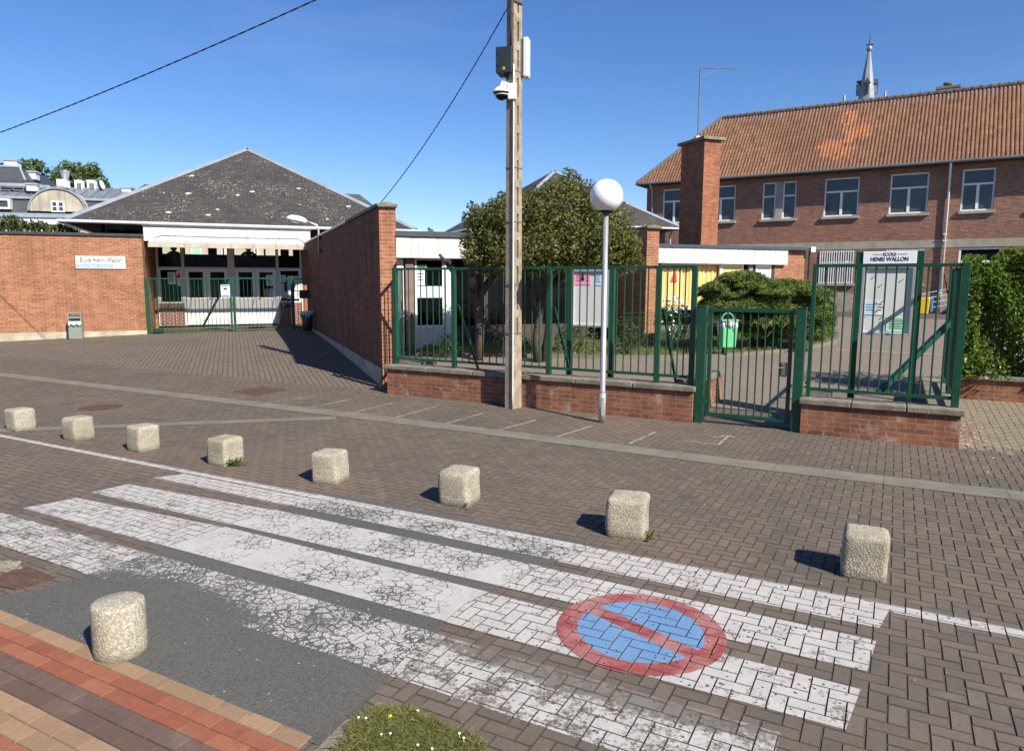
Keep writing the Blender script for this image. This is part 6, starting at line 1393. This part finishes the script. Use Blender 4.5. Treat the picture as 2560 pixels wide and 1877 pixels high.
PJ = np.concatenate(PJ); DJ = np.concatenate(DJ); leaves('foliage', PJ, .13, M['leaf_juniper'], jn, None, up=.8, asp=.16, fold=.1, dirs=DJ)
b = MB(); jb = gtY(1900, 16.6)
for k in range(7): an_ = 2 * math.pi * k / 7; b.tube([tuple(jb), tuple(jb + (.4 * math.cos(an_), .3 * math.sin(an_), .4)), tuple(jb + (.9 * math.cos(an_), .6 * math.sin(an_), .8))], [.06, .045, .02], 6, world=True)
b.build('stem', M['bark'], jn)
# smaller shrubs
def shrub(name, label, px, py0, py1, wpx, Y, mat, per=150, size=.06, flowers=0):
    c0 = gtY(px, Y); c_ = at(px, (py0 + py1) / 2, Y); s_ = Y / F; rz = (py1 - py0) / 2 * s_; rx = wpx / 2 * s_
    o_ = thing(name, label, 'shrub', c0); cls = [(c_, (rx, rx * .7, rz))]
    for k in range(12): d_ = rng.normal(size=3); d_ /= np.linalg.norm(d_); cls.append((c_ + d_ * np.array([rx, rx * .7, rz]) * .85, np.full(3, min(rx, rz) * rng.uniform(.25, .45))))
    crown('foliage', cls, per, size, mat, o_)
    b_ = MB()
    for k in range(5): b_.tube([tuple(c0 + (rng.normal() * .05, 0, -.03)), tuple(c_ + rng.normal(size=3) * rx * .3)], [.02, .008], 5, world=True)
    b_.build('stem', M['bark'], o_)
    if flowers:
        p, d_ = blob(c_, (rx * 1.02, rx * .75, rz * 1.02), flowers, .12); p = p[p[:, 1] < c_[1] + .1]
        leaves('blossom', p, .07, M['petal'], o_, None, up=.6, asp=.95)
    return o_
shrub('flowering_shrub', 'shrub covered in white blossom before the ochre curtains', 1680, 742, 850, 85, 16.2, M['leaf_bush'], flowers=260)
shrub('garden_shrub', 'dark green shrub at the foot of the brick pier wall', 1570, 800, 878, 85, 15.3, M['leaf_conifer'], per=190)
shrub('garden_shrub', 'mid green shrub below the pale notice board', 1440, 800, 880, 110, 15.6, M['leaf_bush'])
shrub('garden_shrub', 'low bush behind the slotted concrete pole', 1285, 835, 888, 80, 15.2, M['leaf_bush'])
shrub('garden_shrub', 'small bush near the glazed annex door', 1120, 835, 885, 60, 15.3, M['leaf_bush'])
# low wire fence round the bed
wf = thing('wire_fence', 'low green welded wire fence in front of the juniper', 'fence', gtY(1850, 15.4))
fp = [gt(*p) + np.array([0, .2, .04]) for p in ((1560, 884), (1700, 884), (1835, 882), (1960, 872), (2055, 860), (2090, 848))]
for i, p in enumerate(fp): MB().tube([tuple(p + (0, 0, -.05)), tuple(p + (0, 0, .92))], .025, 8, world=True).build('post', M['mesh_green'], wf)
for p, q in zip(fp, fp[1:]):
    b = MB(); L_ = np.linalg.norm(q - p); t_ = (q - p) / L_; n_ = max(3, int(L_ / .055))
    for k in range(n_ + 1): x = p + t_ * L_ * k / n_; b.tube([tuple(x + (0, 0, .03)), tuple(x + (0, 0, .8)), tuple(x + np.array([.02, -.03, .84])), tuple(x + (0, 0, .88))], .0035, 4, world=True)
    for z in (.05, .22, .4, .58, .76, .86): b.tube([tuple(p + (0, 0, z)), tuple(q + (0, 0, z))], .0045, 4, world=True)
    b.build('mesh_panel', M['mesh_green'], wf)
# green litter bin on a post
q = gt(1815, 893); gb = Fr(q, (1, .1)); s_ = q[1] / F
go = thing('litter_bin', 'bright green litter bin with clear bag hanging on a post inside the gate', 'litter bin', q)
zb_, zt_ = at(1815, 868, q[1])[2] - q[2], at(1815, 815, q[1])[2] - q[2]; w_ = 21 * s_
b = MB(gb); vs = []
for (z, r) in ((zb_, .86), (zb_ + .02, .92), (zt_, 1.02)):
    for (x, y) in ((-w_, -.1), (-w_ * .8, -.15), (w_ * .8, -.15), (w_, -.1), (w_, .1), (w_ * .8, .15), (-w_ * .8, .15), (-w_, .1)): vs.append((x * r, y * r, z))
b.add(vs, [(k, (k + 1) % 8, 8 + (k + 1) % 8, 8 + k) for k in range(8)] + [(8 + k, 8 + (k + 1) % 8, 16 + (k + 1) % 8, 16 + k) for k in range(8)] + [tuple(range(7, -1, -1)), tuple(range(16, 24))]); b.build('body', M['green_bin'], go, bevel=.008)
b = MB(gb); b.box(-w_ * 1.04, w_ * 1.04, -.16, .16, zt_ + .1, zt_ + .14); b.tube([(-w_ * .85, 0, zt_ + .12), (-w_ * .5, 0, zt_ + .24), (0, 0, zt_ + .28), (w_ * .5, 0, zt_ + .24), (w_ * .85, 0, zt_ + .12)], .022, 8); b.build('rim', M['dark_green_plastic'], go, bevel=.01)
b = MB(gb)
for k in range(16):
    q_ = 2 * math.pi * k / 16; x, y = w_ * 1.0 * math.cos(q_), .15 * math.sin(q_); b.tube([(x, y, zt_ + .1), (x * 1.08, y * 1.1, zt_ + .02), (x * 1.06, y * 1.08, zt_ - .1 - .08 * math.sin(2.5 * q_))], [.03, .035, .008], 6)
b.build('liner_bag', M['bag'], go, smooth=True)
MB(gb).tube([(0, .18, -.05), (0, .18, zt_ + .1)], .03, 8).build('post', M['mesh_green'], go)
# timber edging rail inside the low wall
lg = thing('timber_rail', 'low round timber rail on stubby posts inside the low wall', 'rail', st(-2.9, V0 + 1.3, .05))
MB(ST).tube([(-4.1, V0 + 1.35, .24), (-2.6, V0 + 1.35, .25)], .05, 8).build('log', M['timber'], lg)
for u in (-3.9, -3.25, -2.7): MB(ST).tube([(u, V0 + 1.35, -.02), (u, V0 + 1.35, .27)], .06, 8).build('stub_post', M['timber'], lg)
# hedge on the right with its low wall
q0_ = uv(gt(2437, 995)); HVV = 12.1; hzg = tzv(HVV)
hw_ = thing('low_wall', 'weathered low brick wall under the leafy hedge at the right edge', 'wall', st(3, HVV, hzg))
ht_ = at(2500, 938, 10.1)[2]
brickbox(ST, R1 + .0, 6.5, HVV, HVV + .25, hzg - .2, ht_ - .07).build('brickwork', M['brick_low'], hw_); MB(ST).box(R1 + .045, 6.5, HVV - .04, HVV + .3, ht_ - .068, ht_).build('coping', M['coping'], hw_, bevel=.01)
he = thing('hedge', 'bright leafy hornbeam hedge behind the corner of the green fence', 'hedge', st(2.6, HVV + .3, hzg))
n = 26000; U_ = rng.uniform(.98, 4.2, n); topz = 2.22 + .16 * np.sin(U_ * 4.1 + 1) + .07 * np.sin(U_ * 11); topz = topz * 1.0; Z_ = ht_ - .02 + rng.random(n) ** .9 * (topz - ht_); W__ = rng.random(n)
VV_ = HVV + .02 + np.where(W__ < .75, rng.uniform(-.1, .14, n), rng.uniform(.1, 1.2, n)) + .07 * np.sin(U_ * 7 + Z_ * 5)
P_ = np.stack([S2[0] * U_ + N2[0] * VV_, S2[1] * U_ + N2[1] * VV_, Z_], 1); P2 = st(0, 0); n2 = 2600
Ul = rng.uniform(.82, 1.05, n2); Vl = rng.uniform(HVV - .25, HVV + .9, n2); Zl = .45 + rng.random(n2) * 1.75; P_ = np.concatenate([P_, np.stack([S2[0] * Ul + N2[0] * Vl, S2[1] * Ul + N2[1] * Vl, Zl], 1)])
outd = np.tile(np.array([-N2[0], -N2[1], .25]), (len(P_), 1)); leaves('foliage', P_, .064, M['leaf_hedge'], he, outd * .8, up=.35, asp=.62, fold=.5)
b = MB(ST)
for k in range(16): u = .7 + k * .22; b.tube([(u, HVV + .35, hzg), (u + rng.normal() * .08, HVV + .32, 1.1), (u + rng.normal() * .12, HVV + .3, 1.95)], [.025, .018, .008], 6)
b.build('stem', M['bark'], he)
f3 = thing('metal_fence', 'green barred fence half hidden inside the leafy hedge', 'fence', st(2.4, HVV + .2, ht_)); barpanel(f3, ST, .8, 4.0, HVV + .14, ht_ + .1, 1.98, 24, r=.009, rail=.036)
# ------------------------------------------------------------------ FAR LEFT: mansard block, its roof plant, trees and conifer hedge
YM = 39.; mq = at(140, 540, YM); MX = Fr((mq[0], mq[1], 0), (.97, .24))
def mp_(px, py, b_=0.): return MX.ac(px, py, b_)
mb = thing('mansard_building', 'grey mansard roofed building with a round topped cream dormer, beyond the orange wall', 'building', MX.P(0, 0, .34))
m0, m1 = mp_(-420, 540)[0], mp_(420, 540)[0]
zc_ = mp_(140, 540)[1]; zk = mp_(20, 492)[1]; zb1 = mp_(20, 470)[1]
MB(MX).box(m0, m1, .4, 11, .2, zc_ - .25).build('wall', M['cream'], mb); MB(MX).box(m0 - .2, m1 + .2, .1, .39, zc_ - .45, zc_ - .1).build('cornice', M['white'], mb); MB(MX).box(m0 - .2, m1 + .2, .0, .3, zc_ - .098, zc_ + .12).build('gutter', M['zinc'], mb)
b = MB(MX); b.add([(m0, .3, zc_), (m1, .3, zc_), (m1, .95, zk), (m0, .95, zk)], [(0, 1, 2, 3)]); b.add([(m1, .3, zc_), (m1, 11, zc_), (m1, 10.4, zk), (m1, .95, zk)], [(0, 1, 2, 3)]); rf1 = b.build('mansard_slope', M['roof_grey'], mb, recalc=False)
MB(MX).box(m0, m1 + .05, .8, .95, zk + .002, zk + .12).build('kerb_flashing', M['zinc'], mb)
b = MB(MX); b.add([(m0, .95, zk + .06), (m1, .95, zk + .06), (m1, 3.6, zb1 + .55), (m0, 3.6, zb1 + .55)], [(0, 1, 2, 3)]); b.add([(m0, 3.6, zb1 + .55), (m1, 3.6, zb1 + .55), (m1, 11, zb1 + .6), (m0, 11, zb1 + .6)], [(0, 1, 2, 3)])
k = int((m1 - m0) / .6)
for i in range(k): x = m0 + .6 * i; b.bar((x, .97, zk + .1), (x, 3.6, zb1 + .59), .04)
b.build('zinc_roof', M['zinc_roof'], mb, recalc=False)
# arched dormer
dl, dr_ = mp_(70, 520)[0], mp_(213, 520)[0]; dtop = mp_(140, 471)[1]; dbot = mp_(140, 528)[1]; dm = (dl + dr_) / 2; R_ = (dr_ - dl) / 2
arc = [(dm + R_ * math.cos(math.pi * k / 24), dbot + (dtop - dbot) * math.sin(math.pi * k / 24)) for k in range(25)]
do = MB(MX).slab(arc, .12, 2.4).build('dormer', M['stain_cream'], mb)
b = MB(MX)
for p, q in zip(arc, arc[1:]): b.bar((p[0], .1, p[1] + .02), (q[0], .1, q[1] + .02), .12, .08)
b.build('dormer_edge', M['lead'], do)
wx0, wx1 = mp_(127, 520)[0], mp_(160, 520)[0]; wz1, wz0 = mp_(140, 503)[1], mp_(140, 530)[1]
wo = MB(MX).frame(wx0, wx1, wz0, wz1, .06, .04, .119); m_ = (wx0 + wx1) / 2; wo.box(m_ - .05, m_ + .05, .04, .119, wz0 + .06, wz1 - .06); zm_ = (wz0 + wz1) / 2
for (p, q) in ((wx0 + .06, m_ - .05), (m_ + .05, wx1 - .06)): wo.box(p, q, .05, .119, zm_ - .02, zm_ + .02)
wo = wo.build('window', M['white'], do); MB(MX).box(wx0 + .06, wx1 - .06, .085, .095, wz0 + .06, wz1 - .06).build('panes', M['glass_blue'], wo)
sx0, sx1 = mp_(-30, 515, .4)[0], mp_(28, 515, .4)[0]; sz1, sz0 = mp_(0, 497, .4)[1], mp_(0, 523, .4)[1]
wo = MB(MX).frame(sx0, sx1, sz0, sz1, .1, .25, .6).build('roof_window', M['white_dull'], mb); MB(MX).box(sx0 + .1, sx1 - .1, .35, .5, sz0 + .1, sz1 - .1).build('pane', M['glass_blue'], wo)
# attic storey and chimneys
a1_ = mp_(70, 450, 3.)[0]; a2_ = mp_(45, 415, 3.)[0]; at0, at1 = mp_(20, 452, 3.)[1], mp_(20, 416, 3.)[1]
b = MB(MX); b.add([(m0, 2.6, at0), (a1_, 2.6, at0), (a2_, 3.2, at1), (m0, 3.2, at1), (a1_, 8, at0), (a2_, 7.4, at1), (m0, 8, at0), (m0, 7.4, at1)], [(0, 1, 2, 3), (1, 4, 5, 2), (3, 2, 5, 7)]); b.build('attic_roof', M['roof_grey'], mb, recalc=False)
b = MB(MX); b.box(m0, a1_, 2.6, 8, zb1 + .3, at0 - .002); b.build('attic_wall', M['roof_grey'], mb); b = MB(MX); b.bar((a1_, 2.58, at0), (a2_, 3.18, at1), .1); b.bar((m0, 3.17, at1 + .03), (a2_, 3.17, at1 + .03), .1); b.build('attic_flashing', M['zinc'], mb)
def mbox(name, label, cat, x0, x1, y0, y1, b0, dp, mat, extra=None, parent=None):
    p0_, z1_ = mp_(x0, y0, b0); p1_, z0_ = mp_(x1, y1, b0)
    o_ = thing(name, label, cat, MX.P((p0_ + p1_) / 2, b0, z0_)); MB(MX).box(p0_, p1_, b0, b0 + dp, z0_, z1_).build('body', mat, o_, bevel=.02)
    if extra: extra(o_, p0_, p1_, z0_, z1_, b0)
    return o_
def capx(o_, p0_, p1_, z0_, z1_, b0): MB(MX).box(p0_ - .06, p1_ + .06, b0 - .06, b0 + .7, z1_ + .002, z1_ + .1).build('cap', M['zinc'], o_)
mbox('roof_chimney', 'white chimney block on top of the mansard attic', 'chimney', 10, 43, 402, 417, 3.4, .6, M['white'], capx)
mbox('roof_chimney', 'grey white chimney block beside the attic slope, before the chestnut', 'chimney', 60, 90, 431, 449, 4., .6, M['panel_grey'], capx)
mbox('roof_chimney', 'pale box shaped vent below the silver duct', 'vent', 65, 93, 462, 478, 1.6, .5, M['panel_grey'], capx)
mbox('roof_chimney', 'small white box on the roof edge beside the pyramid roof', 'vent', 303, 327, 471, 482, 3., .5, M['white'], capx)
def acx(o_, p0_, p1_, z0_, z1_, b0):
    w__ = p1_ - p0_; MB(MX).box(p0_ + w__ * .3, p1_ - w__ * .08, b0 - .02, b0 - .002, z0_ + .05, z1_ - (z1_ - z0_) * .3).build('grille', M['black'], o_)
    b_ = MB(MX)
    for k in range(7): z = z0_ + .07 + k * (z1_ - z0_) * .085; b_.box(p0_ + w__ * .3, p1_ - w__ * .08, b0 - .03, b0 - .021, z, z + .008)
    b_.build('grille_bars', M['white'], o_)
mbox('air_conditioner', 'white outdoor air conditioner between the vent cowl and its twin', 'air conditioner', 185, 206, 450, 477, 3.2, .5, M['white'], acx); mbox('air_conditioner', 'white outdoor air conditioner next to the satellite dish', 'air conditioner', 216, 238, 450, 477, 3.3, .5, M['white'], acx)
def fanx(o_, p0_, p1_, z0_, z1_, b0):
    b_ = MB(MX); 
    for k in range(6): z = z0_ + (z1_ - z0_) * (.15 + .12 * k); b_.box(p0_ + .05, p1_ - .05, b0 - .05, b0 - .002, z, z + .04)
    b_.build('louvre', M['white_dull'], o_)
mbox('ventilation_unit', 'white louvred ventilation unit behind the round topped dormer', 'ventilation unit', 140, 164, 448, 469, 2.4, .8, M['white'], fanx)
cq_, czz = mp_(163, 448, 3.4); vc = thing('vent_cowl', 'flared grey vent cowl rising before the chestnut trees', 'vent', MX.P(cq_, 3.4, czz)); u_ = YM / F
MB(MX).lathe([(8 * u_, -1.), (8 * u_, 1 * u_), (9 * u_, 3 * u_), (13 * u_, 20 * u_), (13.5 * u_, 21 * u_), (12 * u_, 21.2 * u_)], (cq_, 3.4, czz), 24).build('cone', M['zinc'], vc, smooth=True)
p0_, pz0 = mp_(-200, 457, 2.); p1_, _z = mp_(98, 458, 2.); p2_, pz2 = mp_(126, 471, 2.)
dk = thing('silver_duct', 'thick silver ventilation duct bending down beside the round topped dormer', 'duct', MX.P(p1_, 2., pz0)); MB(MX).tube([(p0_, 2., pz0), (p1_ - .3, 2., pz0), (p1_ + .05, 2., pz0 - .05), (p2_, 1.7, pz2), (p2_ + .3, 1.5, pz2 - .4)], .14, 14).build('pipe', M['zinc'], dk, smooth=True)
b = MB(MX)
for px in (3, 60): x = mp_(px, 465, 2.)[0]; b.box(x - .03, x + .03, 1.9, 2.1, zb1 - .2, pz0 - .1)
b.build('support', M['zinc_dark'], dk)
sq, sz_ = mp_(256, 468, 3.); sd = thing('satellite_dish', 'white satellite dish seen edge on at the end of the mansard roof', 'satellite dish', MX.P(sq, 3., sz_ - .3))
ellipsoid(MX, (sq, 3., sz_ + .1), .1, .28, .3, -1, 1, 18, 8, tilt=.25).build('dish', M['white'], sd, smooth=True); MB(MX).tube([(sq + .1, 3., sz_ - .5), (sq + .02, 3., sz_ + .1)], .03, 6).build('mast', M['zinc_dark'], sd)
def fartree(label, px, Y, cls, trunk=True):
    p = gtY(px, Y); o_ = thing('chestnut_tree', label, 'tree', p); s_ = Y / F; L2 = []
    for (x, y, r) in cls:
        L2.append((at(x, y, Y), np.array([r, r, r * .8]) * s_))
        for k in range(6): d_ = rng.normal(size=3); d_ /= np.linalg.norm(d_); L2.append((at(x, y, Y) + d_ * r * s_ * .85, np.full(3, r * s_ * rng.uniform(.3, .5))))
    crown('crown', L2, 14, .34, M['leaf_far'], o_, asp=.5, drop=.5)
    b_ = MB(); tz_ = at(cls[0][0], cls[0][1], Y)[2]; b_.tube([tuple(p + (0, 0, -.1)), tuple(p + (0, 0, tz_ * .6)), tuple(p + (.2, 0, tz_))], [.35, .28, .12], 8, world=True)
    for k in range(4): b_.tube([tuple(p + (0, 0, tz_ * .55)), tuple(p + (rng.normal() * 1., rng.normal(), tz_ * .9))], [.16, .05], 6, world=True)
    b_.build('trunk', M['bark'], o_, smooth=True); return o_
fartree('smaller chestnut tree rising behind the attic chimneys', 75, 54, [(75, 430, 28), (45, 425, 24), (95, 425, 22), (62, 445, 34), (5, 425, 18)]); fartree('larger chestnut tree rising behind the air conditioners', 200, 55, [(195, 445, 42), (160, 430, 30), (220, 440, 34), (245, 455, 26), (150, 455, 30), (262, 470, 16)])
fartree('distant pale tree tip between the two slate roofs', 1076, 60, [(1076, 584, 12), (1068, 590, 10), (1086, 590, 9)])
# conifer hedge behind the orange wall
hd = thing('conifer_hedge', 'dark conifer hedge showing over the top of the orange wall', 'hedge', GE.P(-3.5, 1.3, .1)); P_, D_ = [], []
n = 9000; A_ = rng.uniform(-9, GE.a(232, 1.3, 575), n); tmax = AZ + .42 + .1 * np.sin(A_ * 3.1) + .07 * np.sin(A_ * 8.3); xe = GE.a(140, 1.3, 575); tmax = np.where(A_ > xe, AZ + .42 - (A_ - xe) * .42, tmax)
Bq = 1.3 + rng.normal(size=n) * .35; Z_ = tmax - rng.random(n) ** 1.5 * 1.4
P_ = GE.o + A_[:, None] * GE.ex + Bq[:, None] * GE.ey; P_[:, 2] = Z_
leaves('foliage', P_, .2, M['leaf_conifer'], hd, None, up=.4, asp=.25, fold=.2, dirs=np.tile(np.array([0, -.2, .8]), (n, 1)))
b = MB(GE)
for k in range(8): x = -9 + k * .95; b.tube([(x, 1.35, 0), (x, 1.3, AZ + .1)], [.06, .02], 6)
b.build('stem', M['bark'], hd)

P_ = np.concatenate([rng.normal(0, 1, (260, 2)) * np.array([.1, .5]) + np.array([R1 + .16, V0 + .75]), rng.uniform((R1 + .05, V0), (R1 + .5, V0 + 1.6), (60, 2))]); P_ = P_[P_[:, 0] > R1 + .03]
W = P_[:, :1] * S2 + P_[:, 1:] * N2; zz = np.interp(W @ N2, [9.1, 13.5], [0, .198]) + .006
structure(leaves('fallen_petals', np.concatenate([W, zz[:, None]], 1), .022, simple('pink petals', (.5, .26, .33), .7, .1), None, None, up=3., asp=.8), 'stuff')
# row of houses across the street (seen mirrored in the panes)
for k, (x, wd_, hgt, m_) in enumerate(((-26, 14, 6.2, 'cream'), (-11.5, 12, 7., 'brick_dark'), (1, 13, 6., 'cream'), (14.5, 12, 6.6, 'brick_dark'))):
    hf = Fr((x, -15, 0), (1, -.1)); ho = thing('house', ('cream house across the street, the far left one of the row', 'brown brick house across the street between two cream ones', 'cream house across the street directly behind the lens', 'brown brick house across the street, the far right one')[k], 'house', hf.o)
    MB(hf).box(0, wd_, -8, 0, 0, hgt).build('wall', M[m_], ho); MB(hf).add([(-.3, .3, hgt + .002), (wd_ + .3, .3, hgt + .002), (wd_ + .3, -4, hgt + 2.6), (-.3, -4, hgt + 2.6), (-.3, -8.3, hgt + .002), (wd_ + .3, -8.3, hgt + .002)], [(0, 1, 2, 3), (3, 2, 5, 4), (0, 3, 4), (1, 5, 2), (0, 4, 5, 1)]).build('roof', M['roof_grey'], ho)
    for i in range(4):
        for z in (1., 3.8): a = 1. + i * (wd_ - 2) / 4; wo = MB(hf).frame(a, a + 1.2, z, z + 1.6, .1, .005, .06).build('window', M['white'], ho); MB(hf).box(a + .1, a + 1.1, .01, .02, z + .1, z + 1.5).build('pane', M['glass_dark'], wo)

# wind-blown bits on the paving: pale petals, leaf scraps, grit
n = 900; U_ = rng.uniform(-9, 4, n); V_ = rng.uniform(2.2, 9., n); near = rng.random(n) < .45; V_ = np.where(near, 9.03 - np.abs(rng.normal(0, .25, n)), V_); W = U_[:, None] * S2 + V_[:, None] * N2
structure(leaves('leaf_litter', np.concatenate([W, np.full((n, 1), .008)], 1), .013, simple('pale leaf scraps', (.34, .3, .23), .8, .4, 60.), None, None, up=3., asp=.6), 'stuff')
